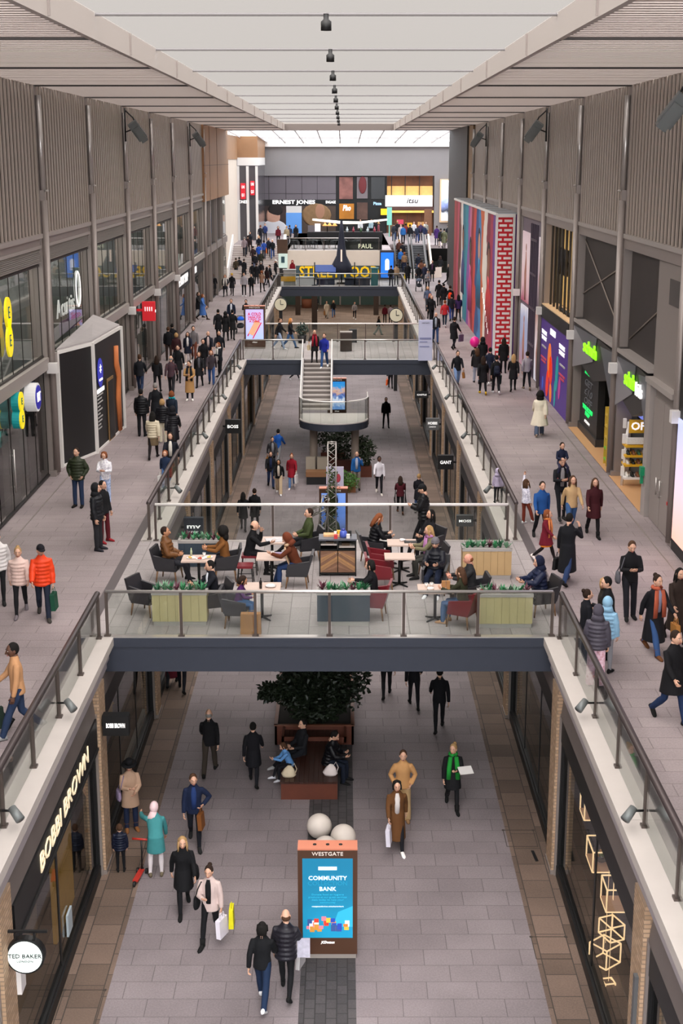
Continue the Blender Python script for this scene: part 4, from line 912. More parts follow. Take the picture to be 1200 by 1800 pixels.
teal_pic = screenmat('teal_screen', [(0, '1486ac'), (.5, '107092'), (1, '0e6a8c')], 'Z', .5, 2.3, .75, .25, 1.2)
t, scr = totem('brown totem with teal COMMUNITY COLLECTION BANK screen on the lower floor', p.x, p.y, 0, teal_pic)
ice = mat('ice_letter', 'e6f6ff', .5, e=1.0); tl = mat('teal_letter', '2b9cb8', .5, e=.7)
o = MB().box(-.18, .18, -.016, -.008, 1.92, 1.99).ob('banner', [mat('lilac_banner', 'c9d0ec', .5, e=.9)], scr)
for (w_, z, h_, wd, mm) in (('COMMUNITY', 1.86, .085, .74, ice), ('COLLECTION', 1.74, .085, .76, mat('faint_teal_letter', '1b7f9f', .5, e=.8)), ('BANK', 1.615, .085, .32, ice), ('Donate food or hygiene', 1.49, .034, .62, tl), ('products at our guest services', 1.43, .034, .74, tl), ('desk today to help your', 1.37, .034, .62, tl), ('community', 1.31, .034, .3, tl), ('westgateoxford.co.uk/collectionbank', 1.22, .02, .62, ice)):
    text(w_, mm, (0, -.016, z * .945 - .01), (1, 0, 0), ZU, h_, scr, ext=.003, bold=.01, width=wd)
MB().prism([(.2, -.011, 1.02), (.485, -.011, 1.15), (.485, -.011, .7), (.1, -.011, .7)], (0, .002, 0)).ob('pale_wedge', [mat('teal_pale', '2a9cc0', .5, e=.8)], scr)
random.seed(11)
pals = [mat('grocery_' + h, h, .5, e=.5) for h in ('e0742a', 'd8382a', 'e8b03a', '2a46a8', 'dfe2ea', '34508a', 'c88a3a', 'e07a8a')]
for k in range(32):
    xx = random.uniform(-.38, .38); zz = .58 + random.uniform(0, max(.03, .34 - abs(xx) * .55)); MB().box(xx - .045, xx + .045, -.012 - .0002 * k, -.009, zz, zz + random.uniform(.06, .14)).ob('grocery_print', [pals[k % 8]], scr)
p = onz(586, 958, 0)
face_pic = screenmat('portrait_screen', [(0, '3a4a7a'), (.4, '5f86d8'), (1, '7aa0ea')], 'Z', .5, 2.3, .6, .2, 1)
t, scr = totem('brown totem with blue portrait screen behind the ivy truss', p.x, p.y, 0, face_pic)
MB().sph((-.12, -.012, 1.55), (.24, .006, .42), 16, 10).ob('printed_face', [mat('portrait_skin', '5a3226', .6, e=.15)], scr)
MB().sph((-.1, -.009, 1.85), (.3, .004, .32), 14, 8).ob('printed_hair', [mat('portrait_hair', '2a1a18', .7)], scr); MB().tube([(-.1, -.012, .52), (-.1, -.012, .9), (-.12, -.012, 1.2)], [(.4, .004), (.33, .004), (.1, .004)], 10).ob('printed_jacket', [mat('portrait_green', '2e4a2a', .7)], scr)
p = onz(592, 733, 0)
sea_pic = screenmat('sea_screen', [(0, '6a9ad8'), (.3, 'd8e6f2'), (.45, '2a62b0'), (.6, 'e0b494'), (.75, '3f9be0'), (1, '1f86d8')], 'Z', .5, 2.3, .8, .5, 3)
totem('totem with bright blue sea picture behind the curved landing', p.x, p.y, 0, sea_pic)
p = onz(448, 613, 5)
lav_pic = screenmat('lavender_pic', [(0, '9fb4ee'), (.6, 'b9b3ea'), (1, 'b3a6e6')], 'Z', 5.5, 7.3, .85, .2, 2)
t, scr = totem('totem with lavender drink advert on the upper left walkway by stair bridge', p.x, p.y, 5, lav_pic)
adred = mat('advert_red', 'c8243a', .5, e=.6)
for (w_, z, h_, wd) in (('A COLD', 2.02, .16, .74), ('DRINK FOR', 1.84, .1, .72), ('A NIGHT ON', 1.72, .1, .72), ('A DIME', 1.6, .1, .6)): text(w_, adred, (0, -.02, z * .945 - .01), (1, 0, 0), ZU, h_, scr, ext=.004, bold=.05, width=wd)
m = MB(); m.obox((-.02, -.014, 1.15), .16, .004, .42, 0, 0, 0, .5); m.ob('printed_can', [mat('can_peach', 'e8b08a', .5, e=.4)], scr)
MB().obox((.13, -.012, 1.0), .03, .003, .5, 0, 0, 0, .5).obox((-.2, -.012, 1.05), .03, .003, .4, 0, 0, 0, .5).ob('printed_straw', [adred], scr)
p = onz(747, 634, 5)
t = thing('information_totem', 'pale lilac information totem at the right end of the stair bridge', 'totem', (p.x, p.y, 5))
MB().box(-.36, .36, 0, .16, 0, 2.1).ob('casing', [mat('lilac_panel', 'b9bcd6', .5)], t)
MB().box(-.3, .3, -.01, 0, 1.1, 1.2).box(-.3, .1, -.01, 0, .95, 1.0).box(-.3, .2, -.01, 0, .7, .76).ob('printed_lines', [mat('lilac_print', '7d82a8', .6)], t)
text('WESTGATE', mat('dark_print', '3a3a48', .6), (0, -.01, 1.95), (1, 0, 0), ZU, .06, t, ext=.004, width=.4)

# stone spheres
stone = mat('pale_stone', 'd6ccc2', .6, var=.07, vs=4, bump=.06)
for k, (px, py, r, lb) in enumerate(((561, 1452, .29, 'leftmost and farthest pale stone ball behind the teal totem'), (603, 1471, .29, 'right pale stone ball behind the teal totem'), (572, 1492, .29, 'pale stone ball mostly hidden behind the teal totem'))):
    q = onz(px, py, r)
    tag(MB().sph((0, 0, r), r, 28, 18).ob('stone_ball', [stone]), lb, 'ball', 'pale stone balls').location = (q.x, q.y, 0)
# corten planter with tree and bench
corten = mat('corten_steel', '5a2a18', .6, var=.3, vs=3); benchwood = mat('dark_bench_wood', '33180f', .45, var=.3, vs=4)
py0, py1, px0, px1 = 34.5, 39.2, -1.5, .6
t = thing('planter', 'large rusty steel planter with soil under the cafe bridge', 'planter', (-.45, 36.5, 0), keep=True)
m = MB(); hgt = .58
m.box(px0, px1, py0, py0 + .06, .04, hgt); m.box(px0, px1, py1 - .06, py1, .04, hgt); m.box(px0, px0 + .06, py0, py1, .04, hgt); m.box(px1 - .06, px1, py0, py1, .04, hgt)
m.box(px0 + .1, px1 - .1, py0 + .1, py1 - .1, 0, .06); m.box(-1.28, .4, 33.75, 33.8, .42, .58); m.box(-1.28, -1.22, 33.75, 34.5, .42, .58); m.box(.34, .4, 33.75, 34.5, .42, .58); m.ob('walls', [corten], t)
MB().box(px0 + .06, px1 - .06, py0 + .06, py1 - .06, .2, hgt - .1).ob('soil', [mat('dark_soil', '1d1712', .9)], t)
m = MB(); m.box(px0 - .02, px1 + .02, py0 - .02, py0 + .08, hgt, hgt + .02); m.box(px0 - .02, px0 + .08, py0, py1, hgt, hgt + .02); m.box(px1 - .08, px1 + .02, py0, py1, hgt, hgt + .02); m.ob('rim', [mat('rusty_rim', '7a4a34', .5)], t)
t = thing('bench', 'dark timber bench with rusty steel base in front of the big planter', 'bench', (-.5, 33, 0), keep=True)
m = MB(); m.box(-1.2, .18, 31.3, 34.5, 0, .42); m.ob('base', [corten], t)
m = MB()
for k in range(12): m.box(-1.22 + k * .117, -1.22 + k * .117 + .108, 31.28, 34.55, .42, .47)
m.ob('seat_slats', [benchwood], t)
def foliage(name, boxes, n, size, m, parent, seed=1, droop=.0):
    random.seed(seed); b = MB()
    for k in range(n):
        c, r = random.choice(boxes)
        while True:
            d = Vector((random.uniform(-1, 1), random.uniform(-1, 1), random.uniform(-1, 1)))
            if .25 < d.length < 1: break
        p_ = Vector(c) + Vector((d.x * r[0], d.y * r[1], d.z * r[2])); s_ = size * random.uniform(.6, 1.3)
        a = Vector((random.uniform(-1, 1), random.uniform(-1, 1), random.uniform(-.6, .5) - droop)).normalized(); q = a.orthogonal().normalized(); q = (Matrix.Rotation(random.uniform(0, 6.28), 3, a) @ q)
        nrm = a.cross(q) * s_ * .12
        b.add([p_, p_ + a * s_ * .5 + q * s_ * .3 + nrm, p_ + a * s_, p_ + a * s_ * .5 - q * s_ * .3 + nrm], [(0, 1, 2, 3)])
    return b.ob(name, [m], parent, fix=False)
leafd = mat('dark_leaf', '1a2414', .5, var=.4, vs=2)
t = thing('tree', 'dark leafy tree in the rusty planter under the cafe bridge', 'tree', (-.5, 37, .88), keep=True)
MB().tube([(-.5, 36.6, .8), (-.45, 36.6, 1.8), (-.5, 36.5, 2.8)], [.09, .07, .04], 8).tube([(-.3, 37.6, .8), (-.2, 37.6, 2.0), (-.1, 37.4, 3.0)], [.08, .06, .03], 8).ob('trunk', [mat('bark', '2a201a', .9)], t)
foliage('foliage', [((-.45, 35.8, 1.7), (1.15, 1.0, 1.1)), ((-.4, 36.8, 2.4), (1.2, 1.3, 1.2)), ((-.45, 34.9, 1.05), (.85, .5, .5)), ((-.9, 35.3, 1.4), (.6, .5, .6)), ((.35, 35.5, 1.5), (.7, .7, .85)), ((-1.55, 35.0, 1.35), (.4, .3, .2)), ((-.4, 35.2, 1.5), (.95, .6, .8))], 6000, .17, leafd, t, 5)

# ---------------------------------------------------------------- stair, landing, plants below it
st = mat('stair_tread', 'a8a09c', .6); riser = mat('stair_riser', '6f6864', .6)
t = thing('staircase', 'straight staircase from the stair bridge down to the curved landing', 'staircase', (-1.0, 70, 0), keep=True)
LZ, SYa, SYb, n = 3.0, 72.5, 67.7, 12
for i in range(n):
    z = 5 - (5 - LZ) * (i + 1) / n; ya = SYa - (SYa - SYb) * i / n; yb = SYa - (SYa - SYb) * (i + 1) / n
    if i < n - 1: MB().box(-1.72, -.33, yb - .02, ya, z - .05, z).box(-1.72, -.33, ya - .02, ya, z, z + (5 - LZ) / n - .05, 1).box(-1.72, -.33, yb - .02, yb + .04, z, z + .004, 2).ob('step', [st, riser, mat('nosing_pale', 'cfc8c4', .5)], t)
m = MB()
for x in (-1.78, -.27): m.prism([(x - .05, SYa, 4.6), (x - .05, SYb, LZ - .38), (x - .05, SYb, LZ + .12), (x - .05, SYa, 5.1)], (.1, 0, 0))
m.ob('stringer', [mat('stair_white_steel', 'c4bebd', .4, .2)], t)
m = MB()
for x in (-1.78, -.27): m.tube([(x, SYa, 6.05), (x, SYb, LZ + 1.05)], .035, 8); m.tube([(x, SYb, LZ + 1.05), (x, SYb, LZ)], .03, 6)
m.ob('handrail', [MATS['bright_rail']], t)
for x in (-1.78, -.27): MB().prism([(x, SYa, 5.12), (x, SYb, LZ + .12), (x, SYb, LZ + .98), (x, SYa, 5.98)], (.014, 0, 0)).ob('glass_pane', [glass], t)
t = thing('landing', 'curved glass railed landing on two concrete columns at the foot of the stairs', 'landing', (-.15, 66.5, 0), keep=True)
def arc(r, ry, k=20): return [(-.13 + r * cos(pi + pi * q / k), 66.5 + ry * sin(pi + pi * q / k)) for q in range(k + 1)]
outer = arc(1.66, 1.5)
poly = [(x, y) for x, y in outer] + [(1.53, 67.9), (-1.79, 67.9)]
MB().prism([(x, y, LZ - .05) for x, y in poly], (0, 0, .05)).ob('deck', [mat('landing_floor', 'bdb6b2', .7)], t)
MB().prism([(x, y, LZ - .38) for x, y in poly], (0, 0, .33)).ob('edge_beam', [steel_dark], t)
for (p1, p2) in zip(arc(1.63, 1.47, 8), arc(1.63, 1.47, 8)[1:]):
    MB().prism([(p1[0], p1[1], LZ), (p2[0], p2[1], LZ), (p2[0], p2[1], LZ + 1.0), (p1[0], p1[1], LZ + 1.0)], Vector((-.13 - p1[0], 66.5 - p1[1], 0)).normalized() * .014).ob('glass_pane', [glass], t)
MB().prism([(1.5, 66.5, LZ), (1.5, 67.9, LZ), (1.5, 67.9, LZ + 1), (1.5, 66.5, LZ + 1)], (.014, 0, 0)).ob('glass_pane', [glass], t)
MB().tube([(-1.76, 67.7, LZ + 1.05)] + [(x, y, LZ + 1.05) for x, y in arc(1.63, 1.47)] + [(1.5, 67.9, LZ + 1.05)], .03, 8).ob('handrail', [MATS['bright_rail']], t)
for x in (-1.12, .9): MB().tube([(x, 66.7, 0), (x, 66.7, LZ - .38)], .19, 20).ob('column', [mat('smooth_concrete', '9b8f85', .7)], t)
for x, y in ((-1.79, 66.5), (1.53, 66.5)): MB().box(x - .03, x + .03, y - .03, y + .03, LZ - .3, LZ + 1.05).ob('post', [post_m], t)
for k, (x, y, r, h, lb) in enumerate(((.3, 68.6, .8, 1.5, 'dark bushy planting below the curved landing'), (1.3, 67.2, .6, 1.2, 'leafy shrub at the right column of the landing'), (-.2, 70.5, .9, 1.6, 'tall dark planting behind the landing columns'))):
    t = thing('shrub', lb, 'shrub', (x, y, 0), keep=True)
    MB().box(x - r * .7, x + r * .7, y - .4, y + .4, 0, .55).ob('planter_box', [corten], t)
    foliage('leaves', [((x, y, .7 + h * .45), (r, .7, h * .65))], 900, .16, mat('deep_leaf', '25331c', .55, var=.5, vs=3), t, 20 + k)
p = onz(608, 866, 0)
t = thing('shrub', 'bright green leafy plants in a timber box beside the ivy truss', 'shrub', (p.x, p.y, 0), keep=True)
MB().box(p.x - .45, p.x + .45, p.y, p.y + .5, 0, .5).ob('planter_box', [mat('orange_timber', '8a5a38', .6)], t)
foliage('leaves', [((p.x - .25, p.y + .2, .7), (.4, .3, .45)), ((p.x + .25, p.y + .1, .55), (.35, .3, .4)), ((p.x, p.y, .35), (.6, .2, .3))], 700, .14, mat('fresh_leaf', '4f7a34', .55, var=.5, vs=3), t, 9)
p = onz(555, 852, 0)
t = thing('bench', 'timber bench with dark base below the left landing column', 'bench', (p.x, p.y, 0), keep=True)
MB().box(p.x - .45, p.x + .5, p.y, p.y + .6, 0, .38).ob('base', [nearblack], t); MB().box(p.x - .48, p.x + .53, p.y - .02, p.y + .62, .38, .62).ob('seat', [mat('bench_timber', '8a6242', .6)], t)
for k in (0, 1): MB().box(p.x - .5 + k * .55, p.x - .05 + k * .6, p.y + .9, p.y + 1.15, .5, 1.15).ob('cushion', [mat('linen', 'a99f90', .8)], t)
# ivy truss
p = onz(577, 962, 0); q = ony(585, 778, p.y)
t = thing('lighting_truss', 'ivy wrapped silver lattice truss tower behind the cafe service station', 'truss', (p.x, p.y, 0), keep=True)
def lattice(a, b, w, k, parent, name):
    a, b = Vector(a), Vector(b); d = (b - a).normalized(); u = Vector((0, 1, 0)) if abs(d.y) < .9 else Vector((1, 0, 0)); v = d.cross(u).normalized(); u = v.cross(d).normalized()
    cs = [u * w + v * w, u * w - v * w, -u * w - v * w, -u * w + v * w]; m = MB()
    for c in cs: m.tube([a + c, b + c], .025, 6)
    for i in range(k):
        for j in range(4):
            c1, c2 = cs[j], cs[(j + 1) % 4]
            if i % 2: c1, c2 = c2, c1
            m.tube([a + (b - a) * (i / k) + c1, a + (b - a) * ((i + 1) / k) + c2], .014, 5)
    for j in range(4): m.tube([b + cs[j], b + cs[(j + 1) % 4]], .02, 5)
    return m.ob(name, [mat('truss_silver', 'b8b3ae', .35, .7)], parent)
lattice((p.x + .15, p.y, .1), (p.x + .15, p.y, q.z), .16, 16, t, 'mast')
lattice((p.x - .35, p.y + .1, .1), (p.x - .1, p.y, 2.1), .14, 8, t, 'brace'); lattice((p.x - .75, p.y, 1.4), (p.x - .1, p.y - .1, 1.75), .12, 4, t, 'outrigger')
MB().box(p.x - .5, p.x + .7, p.y - .5, p.y + .5, 0, .1).ob('base_plate', [nearblack], t)
foliage('ivy', [((p.x + .15, p.y, .9 + .42 * k), (.22, .22, .3)) for k in range(6)], 900, .1, mat('ivy_leaf', '4a5a34', .6, var=.5, vs=4), t, 12)
p = onz(590, 896, 0)
t = thing('sign_board', 'pale lilac sign board standing behind the ivy truss', 'sign', (p.x, p.y, 0), keep=True)
MB().box(p.x - .42, p.x + .35, p.y, p.y + .1, 0, 1.95).ob('board', [mat('lilac_board', 'c9c4dc', .6)], t); MB().sph((p.x + .1, p.y - .01, 1.45), (.12, .008, .2), 10, 8).ob('printed_figure', [mat('board_print', 'b03a4a', .6)], t)

# ================================================================ CAFE ON THE BRIDGE
leather = mat('charcoal_leather', '27262a', .4); redl = mat('oxblood_leather', '6e1520', .4); legwood = mat('chair_leg_wood', '7a5a3c', .5)
CHAIRS = {}
def make_chair(m_):
    t = thing('armchair', '-', 'armchair', (0, 0, 0), group='cafe armchairs')
    sh = MB()
    sh.prism([(-.3, .22, .36), (.3, .22, .36), (.28, .36, .86), (-.28, .36, .86)], (0, .06, 0))
    for s in (-1, 1): sh.prism([(s * .3, -.24, .34), (s * .3, .26, .34), (s * .29, .36, .7), (s * .3, -.22, .6)], (-s * .06, 0, 0))
    sh.box(-.28, .28, -.26, .26, .3, .37); sh.ob('shell', [m_], t)
    c = MB(); c.box(-.235, .235, -.26, .2, .37, .44); c.ob('seat_cushion', [m_], t)
    for sx_, sy in ((-1, -1), (1, -1), (1, 1), (-1, 1)):
        MB().tube([(sx_ * .25, sy * .22, .32), (sx_ * .28, sy * .26, 0)], [.026, .016], 6).ob('leg', [legwood], t)
    return t
def make_stool():
    t = thing('stool', '-', 'stool', (0, 0, 0), group='cafe stools')
    MB().box(-.19, .19, -.19, .19, .44, .5).ob('seat', [redl], t)
    for sx_, sy in ((-1, -1), (1, -1), (1, 1), (-1, 1)): MB().tube([(sx_ * .16, sy * .16, .45), (sx_ * .2, sy * .2, 0)], .014, 6).ob('leg', [black], t)
    m = MB(); m.tube([(-.18, -.18, .2), (.18, -.18, .2), (.18, .18, .2), (-.18, .18, .2), (-.18, -.18, .2)], .01, 5); m.ob('foot_ring', [black], t)
    return t
protos = {'d': make_chair(leather), 'r': make_chair(redl), 's': make_stool()}
used_p = set()
def place_chair(k, px, py, rz, label):
    p = onz(px, py, 5.44); o = protos[k]
    if k not in used_p: used_p.add(k); o.location = (p.x, p.y, 5); o.rotation_euler = (0, 0, radians(rz)); o['label'] = label; return o
    return copy_tree(o, (p.x, p.y, 5), radians(rz), label)
seat = {}
for key, k, px, py, rz, lb in (
    ('a', 'd', 297, 990, 80, 'charcoal armchair under the man in brown puffer jacket'),
    ('b', 'd', 396, 988, -85, 'charcoal armchair under the woman with dark curly hair'),
    ('x', 'd', 258, 1046, 65, 'empty charcoal armchair left of the olive planter'),
    ('f', 'd', 376, 1052, -70, 'charcoal armchair tucked behind the right end of the left olive planter'),
    ('g', 'd', 418, 1066, 85, 'charcoal armchair under the child in purple'),
    ('e', 'd', 522, 999, -92, 'charcoal armchair under the person in rust brown hooded jacket'),
    ('D', 'd', 540, 955, -75, 'charcoal armchair under the man in the green jacket'),
    ('h', 'd', 655, 962, 100, 'charcoal armchair under the woman in black with a phone'),
    ('r1', 'r', 672, 984, 95, 'empty red armchair left of the double cafe table, far one'),
    ('r2', 'r', 670, 1004, 92, 'empty red armchair left of the double cafe table, near one'),
    ('m', 'r', 656, 1052, -100, 'red armchair right of the navy planter'),
    ('i', 'd', 752, 955, -60, 'charcoal armchair at the far end of the double table'),
    ('j', 'd', 758, 985, -80, 'charcoal armchair under the fair haired woman in olive'),
    ('k', 'd', 765, 1010, -15, 'charcoal armchair under the man in the grey beanie'),
    ('l', 'r', 813, 1066, -120, 'red armchair under the woman with long brown hair'),
    ('o', 'd', 828, 1040, -85, 'charcoal armchair behind the long haired woman'),
    ('n', 'd', 950, 1046, -75, 'charcoal armchair right of the right olive planter'),
    ('c', 's', 438, 978, 90, 'red stool under the bald man in black'),
    ('s2', 's', 431, 996, 90, 'empty red stool beside the bald man')):
    seat[key] = place_chair(k, px, py, rz, lb)
tabletop = mat('pale_table_top', 'c4ada0', .45, var=.06); ped = mat('black_iron', '141414', .45, .4)
def make_table(label, px, py, w=.72, d=.66):
    p = onz(px, py, 5.75)
    t = thing('cafe_table', label, 'table', (p.x, p.y, 5), group='cafe tables')
    MB().box(-w / 2, w / 2, -d / 2, d / 2, .715, .75).ob('tabletop', [tabletop], t)
    MB().tube([(0, 0, .03), (0, 0, .715)], .035, 10).ob('pedestal', [ped], t)
    m = MB()
    for k in range(4): a = pi / 4 + k * pi / 2; m.tube([(0, 0, .05), (.28 * cos(a), .28 * sin(a), .015)], [.03, .018], 6)
    m.ob('foot', [ped], t)
    return t
tabs = [make_table(*a) for a in (
    ('cafe table between the man in brown puffer and the curly haired woman', 349, 981, .8, .6), ('cafe table with spread newspaper by the bald man', 478, 949), ('cafe table with cup and phone in front of the rust brown jacket', 477, 977), ('cafe table with the dark bottle by the child in purple', 460, 1032, .85, .75),
    ('far half of the double cafe table, beside the woman in black', 706, 953, .74, .6), ('near half of the double cafe table, pale and empty', 702, 977, .74, .55), ('cafe table in front of the man in the grey beanie', 765, 1034, .8, .66))]
# things on the tables
crock, cardboard, napkin = mat('white_crockery', 'e8e4e0', .3), mat('kraft', 'a9794a', .8), mat('napkin', 'dcd6d4', .8)
def on(tb, dx, dy): l = tabs[tb].location; return Vector((l.x + dx, l.y + dy, l.z + .75))
def cup(tb, dx, dy, lb, m_=None):
    t = thing('cup', lb, 'cup', on(tb, dx, dy), group='cups on the cafe tables')
    MB().lathe([(.0, .0), (.03, 0), (.042, .09), (.038, .09), (.028, .01)], n=14).ob('body', [m_ or crock], t); MB().lathe([(0, .085), (.037, .085)], n=12).ob('drink', [mat('coffee', '3a2415', .4)], t)
def plate(tb, dx, dy, lb, food='c9a24a'):
    t = thing('plate', lb, 'plate', on(tb, dx, dy), group='plates on the cafe tables')
    MB().lathe([(0, .006), (.08, .006), (.12, .02), (.12, .014), (.07, 0), (0, 0)], n=20).ob('dish', [crock], t)
    m = MB(); random.seed(len(lb))
    for k in range(5): m.sph((random.uniform(-.05, .05), random.uniform(-.05, .05), .025), (.03, .025, .018), 7, 5)
    m.ob('food', [mat('food_' + food, food, .7)], t)
plate(0, -.18, 0, 'plate of food in front of the man in brown puffer'); plate(0, .05, -.08, 'plate of food in the middle of the left cafe table', 'b8482f'); plate(0, .22, .05, 'plate of food in front of the curly haired woman', 'd8c05a')
cup(0, .12, .16, 'pale cup on the left cafe table by the curly haired woman'); cup(2, .02, .1, 'white cup on the table by the rust brown jacket'); cup(6, -.2, .1, 'left white cup on the grey beanie table'); cup(6, -.08, .14, 'right white cup on the grey beanie table')
tag(MB().lathe([(0, 0), (.025, 0), (.028, .12), (.012, .16), (.012, .2), (0, .2)], n=12).ob('bottle', [mat('pale_bottle', 'b8c4a0', .2)]), 'pale glass bottle on the left cafe table', 'bottle').location = on(0, -.2, .2)
o = tag(MB().lathe([(0, 0), (.032, 0), (.034, .15), (.014, .2), (.014, .25), (0, .25)], n=12).ob('bottle', [mat('dark_bottle', '1c1210', .2)]), 'dark cola bottle on the table by the child in purple', 'bottle'); o.location = on(3, -.02, -.1)
def crumple(lb, name, tb, dx, dy, r, m_, cat, seed):
    random.seed(seed); b = MB().sph((0, 0, r[2] * .8), r, 12, 8, fn=lambda d: d * random.uniform(.75, 1.15)); o = tag(b.ob(name, [m_]), lb, cat); o.location = on(tb, dx, dy); return o
crumple('crumpled white wrapper on the table by the child in purple', 'wrapper', 3, .2, 0, (.12, .1, .04), napkin, 'wrapper', 3)
crumple('crumpled napkin on the grey beanie table', 'napkin', 6, -.12, -.12, (.09, .07, .04), crock, 'napkin', 4)
crumple('crumpled paper on the far half of the double table', 'napkin', 4, .02, .1, (.09, .07, .04), napkin, 'napkin', 6)
tag(MB().obox((0, 0, .012), .28, .19, .012, .2).obox((.1, .05, .03), .2, .13, .008, -.15).ob('newspaper', [mat('newsprint', 'c4c2c4', .9, var=.2, vs=14)]), 'spread open newspaper on the cafe table by the bald man', 'newspaper').location = on(1, .12, -.05)
tag(MB().box(-.09, .09, -.06, .06, 0, .08).ob('box', [mat('lilac_box', '9a8aa8', .7)]), 'small lilac box on the table by the rust brown jacket', 'box').location = on(2, .18, .0)
for k in range(2): tag(MB().prism([(-.04, -.03, 0), (.04, -.03, 0), (.045, -.03, .2), (-.045, -.03, .2)], (0, .06, 0)).ob('paper_bag', [cardboard]), ('left', 'right')[k] + ' small kraft bag on the grey beanie table', 'bag').location = on(6, .18 + k * .1, -.08)
tag(MB().box(-.16, .16, -.1, .1, 0, .015).ob('laptop', [black]), 'closed black tablet on the far half of the double table', 'tablet').location = on(4, .22, .0)
p = onz(441, 1113, 5)
t = thing('paper_bag', 'large brown kraft shopping bag standing by the near glass balustrade', 'bag', (p.x, p.y, 5))
MB().prism([(-.23, -.09, 0), (.23, -.09, 0), (.22, -.07, .46), (-.22, -.07, .46)], (0, .18, 0)).ob('body', [cardboard], t); MB().tube([(-.08, -.04, .45), (-.07, -.04, .54), (.07, -.04, .54), (.08, -.04, .45)], .008, 5).ob('handle', [mat('twine', 'c2a378', .9)], t)
# planters
olive = mat('olive_boards', 'bdb184', .6, var=.08); tanb = mat('tan_boards', 'b89a6e', .6, var=.08); navyb = mat('navy_boards', '2f3d49', .55, var=.1)
zinc = mat('zinc_rim', 'a39e9a', .5)
leafs = [mat('blade_' + h, h, .5) for h in ('2f7a4e', '1f5a3a', '5a2638', '6f9a7a', '3d8a5a')]
def planter(label, pxa, pxb, py, m_, h=.72, d=.5, seed=1):
    a, b = onz(pxa, py, 5), onz(pxb, py, 5); w = b.x - a.x; x, y = (a.x + b.x) / 2, a.y
    t = thing('planter', label, 'planter', (x, y, 5), group='boarded planters on the cafe bridge')
    m = MB(); k = 7
    for i in range(k): xx = -w / 2 + w * i / k; m.box(xx + .004, xx + w / k - .004, 0, .03, .1, h)
    m.box(-w / 2 + .005, w / 2 - .005, .02, d, .1, h - .02); m.ob('boards', [m_], t)
    MB().box(-w / 2 + .02, w / 2 - .02, .01, d - .02, 0, .1).ob('plinth', [zinc], t)
    m = MB(); m.box(-w / 2 - .01, w / 2 + .01, -.01, .05, h, h + .07); m.box(-w / 2 - .01, w / 2 + .01, d - .05, d + .01, h, h + .07); m.box(-w / 2 - .01, -w / 2 + .05, 0, d, h, h + .07); m.box(w / 2 - .05, w / 2 + .01, 0, d, h, h + .07); m.box(-w / 2 + .04, w / 2 - .04, .04, d - .04, h - .01, h + .03); m.ob('rim', [zinc], t)
    random.seed(seed)
    for i in range(8):                                  # spiky plants, each one its own thing
        cx_ = -w / 2 + .12 + (w - .24) * i / 7; cy = d * random.uniform(.35, .65); mm = leafs[(i * 2 + seed) % 5]; b_ = MB()
        for q in range(16):
            an = random.uniform(0, 2 * pi); el_ = random.uniform(.5, 1.35); L = random.uniform(.16, .27); dr = Vector((cos(an) * cos(el_), sin(an) * cos(el_), sin(el_))); sd = Vector((-sin(an), cos(an), 0)) * .018
            b_.add([-sd, sd, dr * L * .6 + sd * 1.1 + Vector((0, 0, .01)), dr * L, dr * L * .6 - sd * 1.1 + Vector((0, 0, .01))], [(0, 1, 2, 3, 4)])
        pl = tag(b_.ob('spiky_plant', [mm], fix=False), '%s spiky plant, number %d from the left in the %s' % (('green', 'dark green', 'purple', 'grey green', 'bright green')[(i * 2 + seed) % 5], i + 1, label.split(' with')[0]), 'plant', 'spiky plants in the planters'); pl.location = (x + cx_, y + cy, 5 + h + .03)
    return t
planter('left olive boarded planter with spiky plants near the glass edge', 268, 364, 1100, olive, seed=1)
planter('navy boarded planter with spiky plants in the middle of the glass edge', 557, 650, 1100, navyb, seed=2)
planter('right olive boarded planter with spiky plants near the glass edge', 840, 935, 1104, olive, seed=3)
planter('tan boarded planter with spiky plants at the far right of the cafe', 812, 898, 1018, tanb, seed=4)
planter('navy back planter with spiky plants behind the left cafe table', 314, 392, 1003, navyb, seed=0)
# service station
a, b = onz(561, 1013, 5), onz(626, 1013, 5); w = b.x - a.x
t = thing('service_station', 'black cafe service station with chevron wood doors and grey top', 'cabinet', ((a.x + b.x) / 2, a.y, 5))
m = MB(); m.box(-w / 2, -w / 2 + .03, 0, .5, 0, .95); m.box(w / 2 - .03, w / 2, 0, .5, 0, .95); m.box(-w / 2, w / 2, .45, .5, .05, .95); m.box(-w / 2, w / 2, 0, .5, .68, .7); m.box(-w / 2, w / 2, 0, .5, .06, .09); m.box(-.015, .015, 0, .45, .68, .95); m.ob('carcass', [black], t)
MB().box(-w / 2 - .01, w / 2 + .01, -.01, .51, .93, .97).ob('worktop', [mat('grey_worktop', '5b5d66', .4)], t)
wd = [mat('chevron_' + h, h, .5, var=.2, vs=8) for h in ('8a6650', '7a5843', '9a7350', 'a67c52')]
for s in (-1, 1):
    d_ = MB(); wi = w / 2 - .045
    for k in range(9):
        z0 = .1 + k * .075 - .14
        pts = []
        for (u, z) in ((0, z0 + .28), (wi, z0), (wi, z0 + .07), (0, z0 + .35)): pts.append((s * (.01 + u), 0, min(.66, max(.1, z))))
        if max(q[2] for q in pts) - min(q[2] for q in pts) > .02: d_.prism([(q[0], -.005, q[2]) for q in pts], (0, .02, 0), (k if k < 4 else k + 1) % 4)
    d_.box(s * .01, s * (w / 2 - .03), .006, .02, .1, .66, 1)
    dd = d_.ob('door', wd, t, fix=False); MB().sph((s * .05, -.012, .6), .012, 8, 6).ob('knob', [rail_m], dd)
MB().box(-w / 2 + .04, -.02, .02, .42, .8, .83).box(.03, w / 2 - .04, .02, .42, .74, .77).ob('shelf', [mat('pale_shelf', 'b8b0aa', .5)], t)
